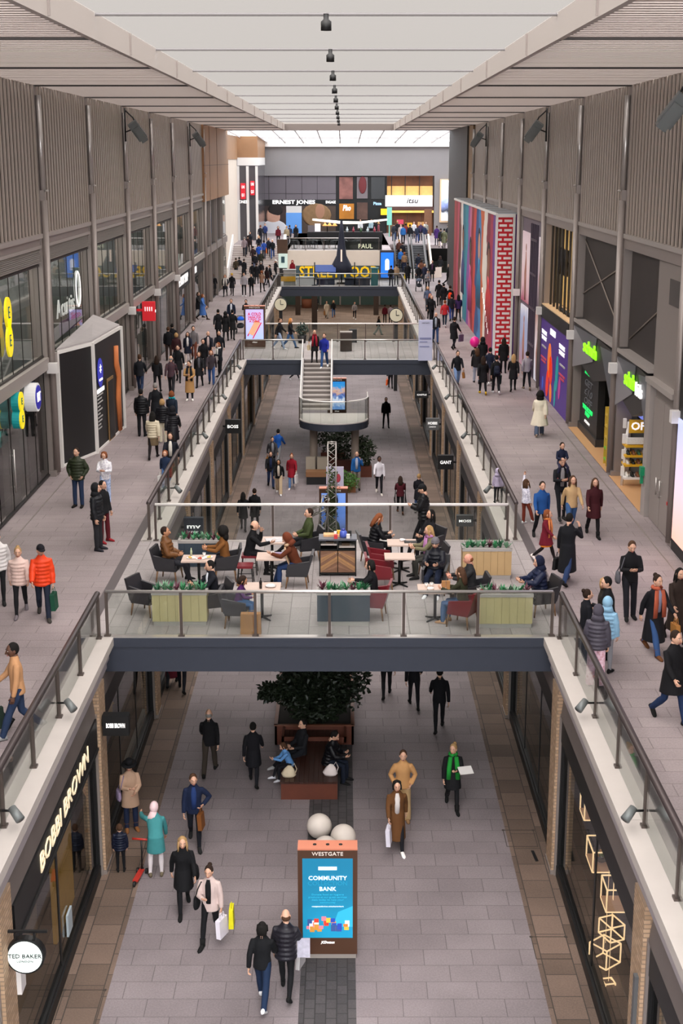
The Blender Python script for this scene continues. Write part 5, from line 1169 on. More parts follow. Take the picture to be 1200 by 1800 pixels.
base = Vector(((a.x + b.x) / 2, a.y, 5.97))
tag(MB().box(-.36, .08, -.04, .2, 0, .05).ob('tray', [mat('tray_card', 'd8a878', .7, var=.5, vs=9)]), 'shallow tray of colourful packets on the service station', 'tray').location = base + Vector((0, .25, 0))
t = thing('jug', 'blue ceramic jug with lid on the service station', 'jug', base + Vector((.14, .18, 0)))
MB().lathe([(0, 0), (.08, 0), (.1, .06), (.09, .14), (.06, .18), (0, .18)], n=16).ob('body', [mat('blue_ceramic', '4a5fb8', .3)], t); MB().sph((0, 0, .2), (.05, .05, .03), 10, 6).ob('lid', [mat('blue_lid', '2a3a90', .3)], t)
for k, (dx, dy, m_, lb) in enumerate(((-.05, .06, mat('red_box', 'c8343a', .5), 'small red and white box at the front of the service station'), (.02, .36, mat('yellow_pack', 'e0b02a', .5), 'yellow packet at the back of the service station'), (.26, .1, crock, 'white napkin holder on the right of the service station'), (.3, .34, nearblack, 'small black box at the back right of the service station'), (-.05, .36, crock, 'white carton at the back of the service station'))):
    tag(MB().box(-.045, .045, -.04, .04, 0, .1 + .03 * (k % 2)).ob('packet', [m_]), lb, 'packet').location = base + Vector((dx, dy, 0))
for k in range(2): tag(MB().box(-.1, .1, -.1, .1, 0, .04 + .02 * k).ob('crockery_stack', [mat('dark_wood_tray', '54402f', .6)]), ('low', 'taller')[k] + ' dark tray stack on the %s inner shelf of the service station' % ('left', 'right')[k], 'trays').location = base + Vector((-.2 + .4 * k, .2, -.14 - .06 * k))

# ================================================================ FAR SQUARE
def fbox(px0, px1, py0, py1, y, m, name, par=None, d=.08, mb=None, mi=0):
    """front-facing board spanning a pixel rectangle on the plane at depth y"""
    a, b = ony(px0, py1, y), ony(px1, py0, y)
    bb = (mb or MB()).box(a.x, b.x, y, y + d, a.z, b.z, mi)
    return bb if mb is not None else bb.ob(name, [m], par)
def ftext(s, m, px, py, y, hpx, wpx, par, bold=.03, shear=0):
    p = ony(px, py, y); k = y / FPX * .99
    return text(s, m, (p.x, p.y - .03, p.z), (1, 0, 0), ZU, hpx * k, par, ext=.02, bold=bold, width=wpx * k, shear=shear)
YF = 150.2
t = thing('shopfront', 'grey tiled jewellery shopfront lettered ERNEST JONES on the far wall', 'shopfront', ony(520, 405, YF), keep=True)
m = MB(); fbox(452, 590, 309, 352, YF, None, '', d=.3, mb=m, mi=0); fbox(452, 590, 351, 362, YF - .05, None, '', d=.3, mb=m, mi=1)
for px in (472, 502, 530, 557): fbox(px, px + .6, 309, 352, YF - .02, None, '', d=.05, mb=m, mi=2)
fbox(452, 590, 340, 340.6, YF - .02, None, '', d=.05, mb=m, mi=2); m.ob('fascia', [mat('plum_grey_tile', '6a6268', .5), black, mat('tile_joint', '3a3438', .6)], t)
ftext('ERNEST JONES', lit_white, 516, 355.5, YF - .1, 6, 74, t, .05); ftext('ENGAGE', lit_white, 581, 355.5, YF - .1, 4.5, 17, t)
a_ = fbox(452, 503, 362, 425, YF - .05, mat('portrait_print_dark', '3a2a26', .6, var=.6, vs=.7), 'poster', t)
p = ony(480, 380, YF - .08); MB().sph(p, (.75, .03, 1.0), 14, 9).ob('printed_face', [mat('print_skin_light', 'c99a84', .6, var=.15)], a_)
p = ony(484, 369, YF - .09); MB().sph(p, (.8, .03, .65), 14, 8).ob('printed_hair', [mat('print_hair_dark', '1f1716', .7)], a_)
p = ony(481, 405, YF - .085); MB().sph(p, (1.5, .03, 1.1), 16, 8).ob('printed_shirt', [mat('print_shirt', 'd8d6da', .7)], a_)
fbox(503, 530, 374, 425, YF - .06, mat('pale_blue_door', '5f97dc', .5, e=.25), 'door', t); fbox(503, 530, 362, 374, YF - .06, white, 'door_header', t)
a_ = fbox(531, 590, 362, 425, YF - .05, mat('portrait_print_brown', '4a3a30', .6, var=.5, vs=.6), 'poster', t)
p = ony(562, 372, YF - .08); MB().sph(p, (.55, .03, .8), 14, 9).ob('printed_face', [mat('print_skin_tan', 'a87a60', .6)], a_)
p = ony(556, 378, YF - .075); MB().sph(p, (1.6, .02, 1.2), 14, 8).ob('printed_hair', [mat('print_hair_blond', '8a6a48', .7, var=.3)], a_)
t = thing('shopfront', 'black framed restaurant fronts between the jewellery shop and the white sign', 'shopfront', ony(630, 410, YF), keep=True)
m = MB(); fbox(590, 679, 309, 425, YF + .1, None, '', d=.2, mb=m); m.ob('frame', [black], t)
fbox(596, 620, 311, 350, YF, mat('colourful_poster', '8a5a52', .6, var=.9, vs=1.2), 'poster', t); fbox(596, 622, 358, 385, YF, mat('amber_interior', 'a86a1c', .5, e=.35, var=.6, vs=.8), 'lit_window', t); fbox(627, 646, 311, 349, YF, mat('grey_poster', '7a6f72', .6), 'poster', t); fbox(627, 646, 356, 386, YF, mat('dark_framed_print', '5a4036', .6, var=.8, vs=1.4), 'poster', t); fbox(652, 676, 311, 350, YF, mat('smoked_glass', '2c2e30', .2), 'window', t)
p = ony(637, 325, YF - .05); MB().sph(p, (.42, .03, .9), 12, 8).ob('printed_emblem', [mat('emblem_red', '6a2226', .6)], t)
ftext('Pho', lit_white, 609, 366, YF - .1, 9, 14, t, .05, .2); ftext('Pizza', mat('pale_blue_sign', 'a8d0f0', .5, e=1.0), 663, 358, YF - .1, 5, 14, t)
t = thing('hanging_sign', 'small square yellow lit sign left of the white sign shopfront', 'sign', ony(674, 373, YF - .6), keep=True); fbox(669, 681, 367, 378, YF - .6, mat('yellow_box', 'f0c21c', .5, e=.7), 'box', t, .2); fbox(681, 684, 371, 373, YF - .55, black, 'arm', t, .1)
t = thing('shopfront', 'two storey restaurant front with white lit itsu fascia on the far wall', 'shopfront', ony(720, 410, YF), keep=True)
m = MB(); fbox(679, 762, 309, 425, YF + .6, None, '', d=.1, mb=m); m.ob('interior', [mat('warm_interior', '6a3f24', .6, e=.12, var=.8, vs=.9)], t)
fbox(680, 761, 327, 343, YF + .2, mat('slatted_glow', 'd9a860', .5, e=.5, var=.25, vs=4), 'balcony_front', t)
m = MB()
for px in (679, 688, 712, 737, 761): fbox(px - .8, px + .8, 309, 343, YF, None, '', d=.2, mb=m)
for px in (691, 715, 740, 761): fbox(px - .6, px + .6, 374, 425, YF, None, '', d=.2, mb=m)
m.ob('mullions', [black], t)
fbox(677, 760, 343.5, 363, YF - .15, mat('itsu_fascia', 'f4f1f2', .5, e=1.0), 'fascia', t, .3); ftext('itsu', mat('itsu_letter', '2a2024', .5), 724, 353, YF - .2, 9, 20, t, .02, .25)
fbox(679, 762, 364, 369, YF - .1, mat('itsu_trim', '5a3a34', .5), 'canopy', t, .4); fbox(684, 762, 370, 374, YF - .05, mat('gold_lettering', 'e8b85a', .5, e=.8, var=.4, vs=2), 'lit_header', t)
for k, (px, py, w_, h_, c, lb) in enumerate(((703, 390, 12, 8, 'c8405a', 'red and white menu sign hanging in the white fascia restaurant'), (718, 396, 13, 9, 'e0a82a', 'amber menu sign hanging in the white fascia restaurant'), (740, 394, 12, 8, 'c9965a', 'tan menu sign hanging in the white fascia restaurant'))):
    o = fbox(px - w_ / 2, px + w_ / 2, py - h_ / 2, py + h_ / 2, YF + .3, mat('menu_' + c, c, .5, e=.4), 'menu_sign'); tag(o, lb, 'sign')
t = thing('digital_screen', 'large bright digital screen with car picture on the far right wall', 'screen', ony(790, 390, 149.6), keep=True)
fbox(772, 807, 315, 391, 149.7, mat('screen_frame', 'd8b896', .5, e=.3), 'frame', t, .25); fbox(775, 806, 317, 388, 149.62, screenmat('car_screen', [(0, '3a3f4a'), (.08, 'e8eef4'), (.2, 'd9dde6'), (.3, '2a2d38'), (.5, '8a9ad0'), (.62, 'c9d0ec'), (.7, 'eef2fa'), (1, 'fafafa')], 'Z', 8.4, 13, 1.0, .3, .8), 'display', t, .07)
# glass clothing store corner at the left
ya = 137.
A, B = ony(419, 290, ya), ony(452, 290, ya)
t = thing('glass_storefront', 'tall glazed corner store with white fascia and two red square signs', 'shopfront', (A.x, ya, P7), keep=True)
MB().box(A.x, B.x, ya, 149.6, P7, A.z).ob('glass_box', [mat('grey_store_glass', '4d4a4e', .15)], t); m = MB(); m.box(A.x - .1, B.x + .06, ya - .1, 149.6, A.z - .05, ony(419, 277, ya).z); m.box(A.x - .1, B.x + .06, ya - .1, 149.6, ony(419, 277, ya).z, 17.3, 1); m.ob('fascia', [white, woodpanel], t)
m = MB()
for px in (419, 435.5, 451.5): fbox(px - 1.2, px + 1.2, 292, 425, ya - .12, None, '', d=.12, mb=m)
m.ob('mullions', [white], t)
sg = fbox(423, 431, 322, 350, ya - .3, mat('uniqlo_red', 'c8182a', .5, e=.5), 'sign', t, .15); s2 = fbox(440, 447, 318, 343, ya - .3, MATS['uniqlo_red'], 'sign', t, .15)
for px, py, par in ((427, 329, sg), (427, 343, sg), (443.5, 324, s2), (443.5, 337, s2)): ftext('UNI' if py < 335 and par is sg or py < 330 else 'QLO', lit_white, px, py, ya - .33, 5, 5, par, .02)
ftext('ONES', lit_white, 427, 355, ya - .15, 5, 14, t)
# cream wall banner, kiosk, stalls
t = thing('banner', 'long dark teal banner with yellow STREET FOOD lettering on the cream wall', 'banner', ony(594, 490, 121.6), keep=True)
fbox(520, 669, 467, 491, 121.6, mat('dark_teal_banner', '3c5058', .6), 'cloth', t, .05); ftext('STREET FOOD', mat('banner_yellow', 'f5c400', .5, e=.25), 596, 479, 121.58, 19, 140, t, .03); 
t = thing('advertising_totem', 'bright blue totem with white arch at the right end of the food banner', 'totem', ony(680, 492, 121), keep=True)
fbox(667, 693, 440, 491, 121, mat('totem_case_dark', '3a3034', .5), 'casing', t, .3); fbox(669, 691.5, 444, 488, 120.95, mat('blue_screen', '1f74e0', .5, e=.8), 'screen', t, .05)
m = MB(); fbox(676.5, 684, 460, 475, 120.92, None, '', d=.03, mb=m); p = ony(680.2, 460, 120.92); m.prism([(p.x + .185 * cos(pi * q / 10), p.y, p.z + .25 * sin(pi * q / 10)) for q in range(11)], (0, .03, 0)); m.ob('printed_arch', [mat('arch_white', 'dfe4f4', .5, e=.8)], t)
t = thing('notice_totem', 'white and mint poster totem at the foot of the left stairs', 'totem', ony(497, 478, 120), keep=True)
fbox(489.5, 505, 446, 471, 120, mat('mint_totem', 'cfe4da', .5, e=.35), 'poster', t, .12); fbox(494, 500, 451, 462, 119.96, mat('totem_print', '2a4a56', .6), 'printed_figure', t, .03); fbox(491, 504, 471, 490, 120.02, nearblack, 'stand', t, .1)
tag(fbox(487, 505, 421, 446, 121.4, mat('brown_timber_box', '4a3222', .6, var=.2), 'timber_post', d=.5), 'brown timber block on the end of the cream wall beside the left stairs', 'post')
# dark folded canopy, stalls and carts on the far bridge
p = onz(600, 499, 5); q = ony(597, 388, p.y)
t = thing('parasol', 'tall folded navy parasol rising above the far bridge stalls', 'parasol', (p.x, p.y, 5), keep=True)
nav = mat('navy_canvas', '14182a', .8); h = q.z - 5
MB().tube([(p.x, p.y, 5.9), (p.x, p.y, 6.6), (p.x, p.y, 5 + h * .45), (p.x, p.y, 5 + h * .8), (p.x, p.y, 5 + h)], [.95, .8, .42, .2, .1], 10).ob('canopy', [nav], t)
MB().tube([(p.x, p.y, 5), (p.x, p.y, 5 + h)], .06, 8).ob('pole', [post_m], t); MB().box(p.x - .4, p.x + .4, p.y - .4, p.y + .4, 5, 5.12).ob('base', [nearblack], t)
o = ony(600, 441, p.y - .9); MB().box(o.x - .07, o.x + .05, p.y - .62, p.y - .5, 5 + h * .32, 5 + h * .55).ob('lit_strip', [mat('peach_strip', 'f0d8c8', .5, e=.6)], t)
def stall(label, px0, px1, ptop, pbot, m_, cat='stall', name='market_stall', d=.8, top=None, roof=None):
    a, b = onz(px0, pbot, 5), onz(px1, pbot, 5); zt_ = ony(px0, ptop, a.y).z
    t = thing(name, label, cat, ((a.x + b.x) / 2, a.y, 5), keep=True)
    MB().box(a.x, b.x, a.y, a.y + d, 5, zt_ - .06).ob('counter', [m_], t); MB().box(a.x - .05, b.x + .05, a.y - .05, a.y + d + .05, zt_ - .06, zt_).ob('top', [top or m_], t)
    if roof: MB().prism([(a.x - .1, a.y - .1, zt_ + .5), (b.x + .1, a.y - .1, zt_ + .5), (b.x + .1, a.y + d, zt_ + 1.0), (a.x - .1, a.y + d, zt_ + 1.0)], (0, 0, .08)).ob('awning', [roof], t); MB().box(a.x, a.x + .06, a.y, a.y + .06, zt_, zt_ + .55).ob('pole', [post_m], t); MB().box(b.x - .06, b.x, a.y, a.y + .06, zt_, zt_ + .55).ob('pole', [post_m], t)
    return t
stall('dark stall with black counter at the left end of the far bridge', 480, 493, 484, 502, nearblack, d=.5)
s_ = stall('grey kiosk counter with mustard stripe on the far bridge', 498, 519, 474, 502, mat('kiosk_grey', '8f8d8b', .6), d=.7); 
a = onz(498, 502, 5); MB().box(a.x - .2, a.x + 1.0, a.y - .06, a.y - .01, 5.35, 5.75).ob('stripe', [mat('mustard', 'c8941c', .6)], s_)
stall('pale grey slatted counter on the far bridge', 521, 552, 487, 502, mat('pale_slats', 'b9b9bd', .6), d=.6)
stall('navy stall with blue tarpaulin roof beneath the folded parasol', 556, 588, 490, 501, mat('navy_counter', '1a2036', .7), roof=mat('blue_tarp', '1f3a78', .7))
stall('long navy draped counter right of the folded parasol', 606, 650, 489, 502, mat('navy_drape', '161c30', .7))
stall('small teal food cart at the right end of the far bridge', 652, 664, 471, 502, mat('teal_cart', '1f5f66', .6), d=.6, name='food_cart', cat='cart')
for k, (px, lb) in enumerate(((553, 'left'), (623, 'right'))): p = onz(px, 502, 5); tag(MB().tube([(p.x, p.y, 5), (p.x, p.y, 6.9)], .05, 8).box(p.x - .25, p.x + .25, p.y - .25, p.y + .25, 5, 5.06).ob('barrier_post', [black]), 'black barrier post on the far bridge, %s of the stalls' % lb, 'post')
# bakery terrace
t = thing('bakery_sign', 'black sign board lettered PAUL on the platform glass rail', 'sign', ony(640, 440, 122.6), keep=True)
fbox(604, 671, 424, 440.5, 122.6, black, 'board', t, .06); ftext('PAUL', mat('paul_letter', 'e8e2c8', .5, e=.7), 642, 433, 122.55, 7.5, 25, t, .02)
t = thing('kiosk', 'dark bakery kiosk counter with long white curved light beam above', 'kiosk', ony(610, 430, 136), keep=True)
fbox(540, 672, 408, 432, 136, mat('kiosk_black', '151416', .4), 'counter', t, 1.6); a, b = ony(549, 386, 136), ony(680, 388, 136)
MB().tube([(a.x, 136, a.z), (a.x * .6 + b.x * .4, 136.3, a.z - .3), ((a.x + b.x) / 2 + 1, 136.3, b.z - .2), (b.x, 136, b.z + .1)], [(.1, .1), (.28, .14), (.25, .12), (.1, .08)], 8, ref=(0, 1, 0)).ob('light_beam', [mat('beam_white', 'fff6e6', .5, e=1.3)], t)
for px in (575, 640): 
    p = ony(px, 409, 137); MB().tube([(p.x, 137, p.z), (p.x, 137, a.z - .2)], .05, 8).ob('support', [black], t)
fbox(553, 563, 393, 407, 136.2, mat('menu_white', 'e4e0e4', .5, e=.5), 'menu_board', t, .05); fbox(541, 552, 396, 409, 136.2, mat('mesh_grey', '6a6266', .6), 'side_panel', t, .05)
for k, px in enumerate((571, 579, 588)): p = ony(px, 397, 136.4); tag(MB().lathe([(.02, .3), (.16, .12), (.26, 0), (0, .02)], p, 12).ob('pendant_lamp', [mat('amber_shade', 'e8a860', .5, e=1.2)]), 'amber pendant shade above the bakery kiosk counter, %s' % ('left', 'middle', 'right')[k], 'light', 'amber pendant shades')
for k, px in enumerate((610, 621, 634, 646, 658)): p = ony(px, 408, 136.4); tag(MB().lathe([(0, 0), (.1, 0), (.13, .25), (.05, .35), (.05, .5), (0, .5)], p, 10).ob('bottle', [mat('kiosk_bottle_%d' % (k % 3), ('c9d4d8', 'a84a5a', '4a6a4a')[k % 3], .3)]), '%s bottle on the bakery kiosk counter' % ('first', 'second', 'third', 'fourth', 'fifth')[k], 'bottle', 'bottles on the bakery kiosk')
for k, px in enumerate((499, 517, 535, 553, 571, 589)):
    p = onz(px, 437, P7) if False else ony(px, 437, 124.2)
    t = thing('bistro_table', 'small dark bistro table behind the platform rail, %s from the left' % ('first', 'second', 'third', 'fourth', 'fifth', 'sixth')[k], 'table', (p.x, 124.2, P7), group='bistro tables')
    MB().lathe([(0, .74), (.33, .74), (.33, .71), (.03, .7), (.03, .03), (.25, .02), (.25, 0), (0, 0)], n=14).ob('table', [nearblack], t)
# escalators
esc_side = mat('escalator_white', 'd9d6d6', .35, .2)
for k, (x0, x1, lb) in enumerate(((5.0, 6.15, 'left escalator rising to the far platform'), (6.55, 7.6, 'right escalator rising to the far platform'))):
    t = thing('escalator', lb, 'escalator', ((x0 + x1) / 2, 123, 5), group='escalators', keep=True)
    m = MB(); n = 14
    for i in range(n): m.box(x0, x1, 123 + 6.5 * i / n, 123 + 6.5 * (i + 1) / n + .05, 5 + 2.5 * i / n - .3, 5 + 2.5 * (i + 1) / n)
    m.ob('steps', [mat('escalator_step', '4a4a4c', .5, .4)], t)
    for x in (x0 - .1, x1 + .02):
        MB().prism([(x, 122.6, 5), (x, 123.2, 5), (x, 129.6, P7), (x, 130.2, P7), (x, 130.2, P7 + .85), (x, 129.6, P7 + .9), (x, 123.0, 5.95), (x, 122.6, 5.85)], (.1, 0, 0)).ob('side', [esc_side], t)
        MB().tube([(x + .05, 122.6, 5.9), (x + .05, 123, 6.0), (x + .05, 129.6, P7 + .95), (x + .05, 130.2, P7 + .92)], .05, 8).ob('handrail', [black], t)
    MB().box(x0, x1, 122.2, 123.1, 4.99, 5.03).ob('comb_plate', [rail_m], t)
    tag(MB().box(x0 - .1, x1 + .1, 122.3, 122.36, 5.5, 5.56).box(x0 - .1, x0 - .04, 122.3, 122.36, 5, 5.56).box(x1 + .04, x1 + .1, 122.3, 122.36, 5, 5.56).ob('barrier_rail', [MATS['bright_rail']]), 'low white barrier rail in front of the %s' % lb.split(' rising')[0], 'barrier')
t = thing('ramp_wall', 'white sloping balustrade panel right of the escalators', 'balustrade', (8.3, 125, 5), keep=True)
MB().prism([(8.0, 123.5, 5), (8.0, 129.5, P7), (8.0, 129.5, P7 + 1), (8.0, 123.5, 6)], (.15, 0, 0)).prism([(8.15, 123.5, 5), (9.0, 124.5, 5), (9.0, 124.5, 5.9), (8.15, 123.5, 5.9)], (0, .1, 0)).ob('panel', [mat('ramp_cream', 'd9c9bc', .6)], t)
struct(MB().box(8.1, 15.9, 124.5, 129.6, 4.7, 5.0).box(4.6, 8.1, 130.2, 131, 7, 7.5).ob('floor_side', [terrace]))
o = ony(752, 415, 146); tag(MB().box(o.x - .4, o.x + .35, 146, 146.5, P7, P7 + 2.6).ob('timber_screen', [mat('screen_timber', '7a5238', .6, var=.2)]), 'brown timber screen at the right of the white fascia restaurant', 'screen')
o = ony(668, 430, 144); tag(MB().box(ony(683, 420, 144).x, ony(700, 420, 144).x, 144, 144.6, P7, P7 + 1.1).ob('crate', [mat('crate_brown', '7a5a3c', .7)]), 'brown crate counter at the left of the restaurant entrance', 'crate')
p = ony(684, 405, 143.5); tag(MB().box(p.x - .25, p.x + .25, 143.5, 143.6, P7 + 1.15, P7 + 2.9).box(p.x - .05, p.x + .05, 143.55, 143.6, P7, P7 + 1.2).ob('menu_stand', [mat('mint_menu', '7fc8b8', .5, e=.2)]), 'mint green menu stand by the restaurant entrance', 'sign')
# stair bridge and court props
p = onz(608, 618, 5)
t = thing('cabinet', 'dark brown cabinet standing on the stair bridge', 'cabinet', (p.x, p.y, 5)); MB().box(-.32, .32, 0, .45, .04, 1.02).ob('body', [mat('dark_brown_cab', '33261f', .5)], t); MB().box(-.34, .34, -.02, .47, 1.02, 1.07).ob('top', [mat('pale_cab_top', '8f8780', .5)], t)
p = onz(620, 600, 5); tag(MB().box(-.22, .22, 0, .3, 0, .75).ob('planter_box', [nearblack]), 'black planter box by the far rail of the stair bridge', 'planter').location = (p.x, min(p.y, 79.4), 5)
p = onz(531, 601, 5)
t = thing('potted_plant', 'dark potted plant at the far rail of the stair bridge', 'plant', (p.x, 79.3, 5), keep=True); MB().lathe([(0, 0), (.2, 0), (.27, .45), (0, .43)], (p.x, 79.3, 5), 14).ob('pot', [nearblack], t); foliage('leaves', [((p.x, 79.3, 5.75), (.32, .3, .4))], 260, .14, mat('bluish_leaf', '2c4038', .55, var=.4), t, 33)
for k, (px, py, lb) in enumerate(((493, 535, 'round pale clock on a dark post at the left of the far court'), (696, 554, 'round pale clock on a dark post at the right of the far court'))):
    yy = 100 if k == 0 else 93; p = ony(px, py, yy)
    t = thing('clock', lb, 'clock', (p.x, yy, 0), keep=True)
    b = MB(); disc(b, (p.x, yy - .1, p.z), .42, .1, 24, 0); b.ob('face', [mat('clock_cream', 'cfc8ae', .5, e=.2)], t); b = MB(); disc(b, (p.x, yy - .02, p.z), .47, .12, 24, 0); b.box(p.x - .12, p.x + .12, yy, yy + .15, 0, p.z + .5); b.ob('post', [nearblack], t)
    MB().box(p.x - .02, p.x + .02, yy - .13, yy - .1, p.z, p.z + .32).obox((p.x + .1, yy - .12, p.z), .11, .01, .02).ob('hands', [black], t)
p = onz(539, 541, 0); tag(MB().lathe([(0, 0), (.5, 0), (.55, .9), (0, .9)], (0, 0, 0), 14).ob('barrel', [mat('terracotta', '8a5238', .7)]), 'terracotta barrel in the far court near the shop glass', 'barrel').location = (p.x, p.y, 0)

# ================================================================ PEOPLE
# a figure is posed as joints (1.75 m tall, facing -Y), then each layer (body, top, trousers ...) is grown as ONE continuous surface
ARM = {'hang': (4, 9, 10, 0), 'fwd': (28, 8, 22, 0), 'back': (-26, 10, 16, 0), 'phone': (38, 18, 132, 22), 'hold': (22, 8, 78, 38), 'holdlow': (14, 8, 52, 36), 'pocket': (-10, 24, 42, 30), 'carry': (2, 12, 6, 0), 'table': (42, 8, 52, 20),
       'raise': (150, 25, 20, 0), 'point': (60, 20, 10, 0), 'side': (20, 42, 18, 0), 'hip': (-18, 38, 70, 45), 'strap': (20, 14, 125, 12), 'lap': (24, 10, 58, 30), 'legs': (60, 12, 40, 20)}
LEG = {'st': (2, 2, 2), 'ft': (24, 6, 1), 'bk': (-20, 20, 1), 'bk2': (-8, 40, 1), 'ap': (2, 2, 6), 'sit': (84, 84, 5), 'sit2': (80, 62, 8), 'cross': (92, 40, -8), 'shldr': (70, 95, 12), 'kick': (34, 10, 3)}
POSE = {  # left arm, right arm, left leg, right leg, lean, head yaw, head pitch
    'stand': ('hang', 'hang', 'st', 'st', 0, 0, 0), 'apart': ('hang', 'hang', 'ap', 'ap', 0, 0, 0), 'walkA': ('back', 'fwd', 'ft', 'bk', 3, 0, 4), 'walkB': ('fwd', 'back', 'bk', 'ft', 3, 0, 4), 'walkC': ('hang', 'fwd', 'ft', 'bk2', 3, 12, 4), 'walkD': ('carry', 'back', 'bk2', 'ft', 3, -15, 4),
    'phone': ('carry', 'phone', 'ft', 'bk', 3, 0, 6), 'phoneL': ('phone', 'hang', 'st', 'st', 2, 0, 8), 'hold': ('hold', 'hold', 'st', 'ft', 3, 0, 22), 'holdS': ('holdlow', 'hold', 'st', 'st', 2, -20, 10), 'pocket': ('pocket', 'pocket', 'st', 'st', 1, 0, 0), 'pockW': ('pocket', 'pocket', 'ft', 'bk2', 3, 0, 2),
    'carryR': ('hang', 'carry', 'ft', 'bk2', 2, 8, 0), 'carryL': ('carry', 'hold', 'bk2', 'ft', 2, 0, 8), 'carry2': ('carry', 'carry', 'ft', 'bk', 2, 0, 4), 'strap': ('strap', 'hang', 'ft', 'bk2', 3, 0, 4), 'point': ('hang', 'point', 'st', 'ap', 2, 25, 0), 'raise': ('raise', 'hang', 'st', 'ft', 0, 10, -18),
    'bend': ('point', 'carry', 'ap', 'st', 38, -20, 10), 'push': ('hold', 'hold', 'ft', 'bk', 8, 0, 10), 'hip': ('hip', 'hang', 'ft', 'bk2', 3, 10, 8), 'folder': ('hold', 'hang', 'ft', 'bk2', 3, -25, 4), 'hug': ('hold', 'holdlow', 'st', 'st', 6, 20, 10),
    'sit': ('table', 'table', 'sit', 'sit', 6, 0, 8), 'sitB': ('lap', 'lap', 'sit', 'sit2', -8, 0, 2), 'sitlean': ('table', 'lap', 'sit', 'sit2', 22, 0, 24), 'sitfoto': ('phone', 'table', 'sit', 'sit', 12, 0, -8), 'sitcross': ('lap', 'lap', 'sit2', 'cross', -6, 10, 4), 'sitphone': ('hold', 'lap', 'sit', 'sit', 14, 0, 28), 'shoulders': ('lap', 'lap', 'shldr', 'shldr', 4, 0, 8)}
def rx(v, a): c, s = cos(a), sin(a); return Vector((v[0], v[1] * c - v[2] * s, v[1] * s + v[2] * c))
def joints(pose, kid=False):
    la, ra, ll, rl, lean, hy, hp = POSE[pose]
    J = {'pose': pose, 'kid': kid, 'hy': radians(hy), 'hp': radians(hp), 'lean': radians(lean)}
    P0 = Vector((0, 0, .95))
    def up(x, y, z): return P0 + rx((x, y, z - .95), radians(lean))
    J['up'] = up; J['pel'] = P0; J['neck'] = up(0, .005, 1.5)
    J['head'] = up(0, 0, 1.5) + rx((0, -.02, .135), radians(lean * .4))
    for k, sg, a, l in (('L', 1, la, ll), ('R', -1, ra, rl)):
        p, o, b, i = (radians(q) for q in ARM[a]); sh = up(sg * .172, .01, 1.398); J['sh' + k] = sh
        p2 = p + radians(lean) * .4
        u = Vector((sg * sin(o), -sin(p2) * cos(o), -cos(p2) * cos(o))); f = Vector((-sg * sin(i) + sg * sin(o) * .3, -sin(p2 + b) * cos(i), -cos(p2 + b) * cos(i))).normalized()
        J['el' + k] = sh + u * .285; J['wr' + k] = J['el' + k] + f * .25; J['hd' + k] = f
        p, kn, s_ = (radians(q) for q in LEG[l]); hip = Vector((sg * .088, 0, .93)); d1 = Vector((sg * sin(s_), -sin(p), -cos(p))).normalized(); q = p - kn; d2 = Vector((sg * sin(s_) * .4, -sin(q), -cos(q))).normalized()
        J['hip' + k] = hip; J['kn' + k] = hip + d1 * .43; J['an' + k] = J['kn' + k] + d2 * .42; J['fp' + k] = max(0, -q - radians(12)) if not l.startswith('s') or l == 'st' else (0 if l != 'shldr' else radians(30))
    low = min(J['anL'].z - .08 + .0, J['anR'].z - .08)
    J['dz'] = -low
    if pose.startswith('sit'): J['dz'] = .545 - .95
    if pose == 'shoulders': J['dz'] = 0
    return J
def legtube(b, J, k, r0, r1, r2, r3, end=.0, n=12):
    h, kn, an = J['hip' + k], J['kn' + k], J['an' + k]
    b.tube([h + Vector((0, 0, .06)), h + (kn - h) * .3, h + (kn - h) * .7, kn, kn + (an - kn) * .35, kn + (an - kn) * .75, an + (an - kn).normalized() * end], [(r0 * .95, r0), (r0 * .95, r0), (r1 * 1.08, r1 * 1.1), (r1, r1), (r2 * 1.05, r2 * 1.12), (r3 * 1.1, r3 * 1.1), (r3, r3)], n)
def armtube(b, J, k, r0, r1, r2, end=0., n=10, puff=0.):
    s, e, w = J['sh' + k], J['el' + k], J['wr' + k]; inn = J['up'](.085 * (1 if k == 'L' else -1), .01, 1.412)
    pts = [inn, s + Vector((0, 0, -.012))]; rr = [r0 * .82, r0 * .95]
    for t in (.35, .7): pts.append(s + (e - s) * t); rr.append(r0 + (r1 - r0) * t)
    pts.append(e); rr.append(r1)
    for t in (.35, .7): pts.append(e + (w - e) * t); rr.append(r1 + (r2 - r1) * t)
    pts.append(w + (w - e).normalized() * end); rr.append(r2)
    if puff: rr = [r * (1 + puff * (1 if i % 2 else -.6)) for i, r in enumerate(rr)]
    b.tube(pts, rr, n)
def torso(b, J, rings, n=16):
    b.tube([J['up'](0, y, z) for z, rx_, ry_, y in rings], [(a, c) for z, a, c, y in rings], n)
def raw_body(J):
    b = MB(); torso(b, J, [(.86, .13, .1, 0), (.95, .155, .11, 0), (1.1, .13, .095, 0), (1.3, .155, .11, 0), (1.42, .14, .075, .01), (1.48, .06, .055, .01), (1.56, .055, .055, 0)])
    for k in 'LR': legtube(b, J, k, .08, .055, .052, .036, .05); armtube(b, J, k, .046, .038, .027, .01)
    return b
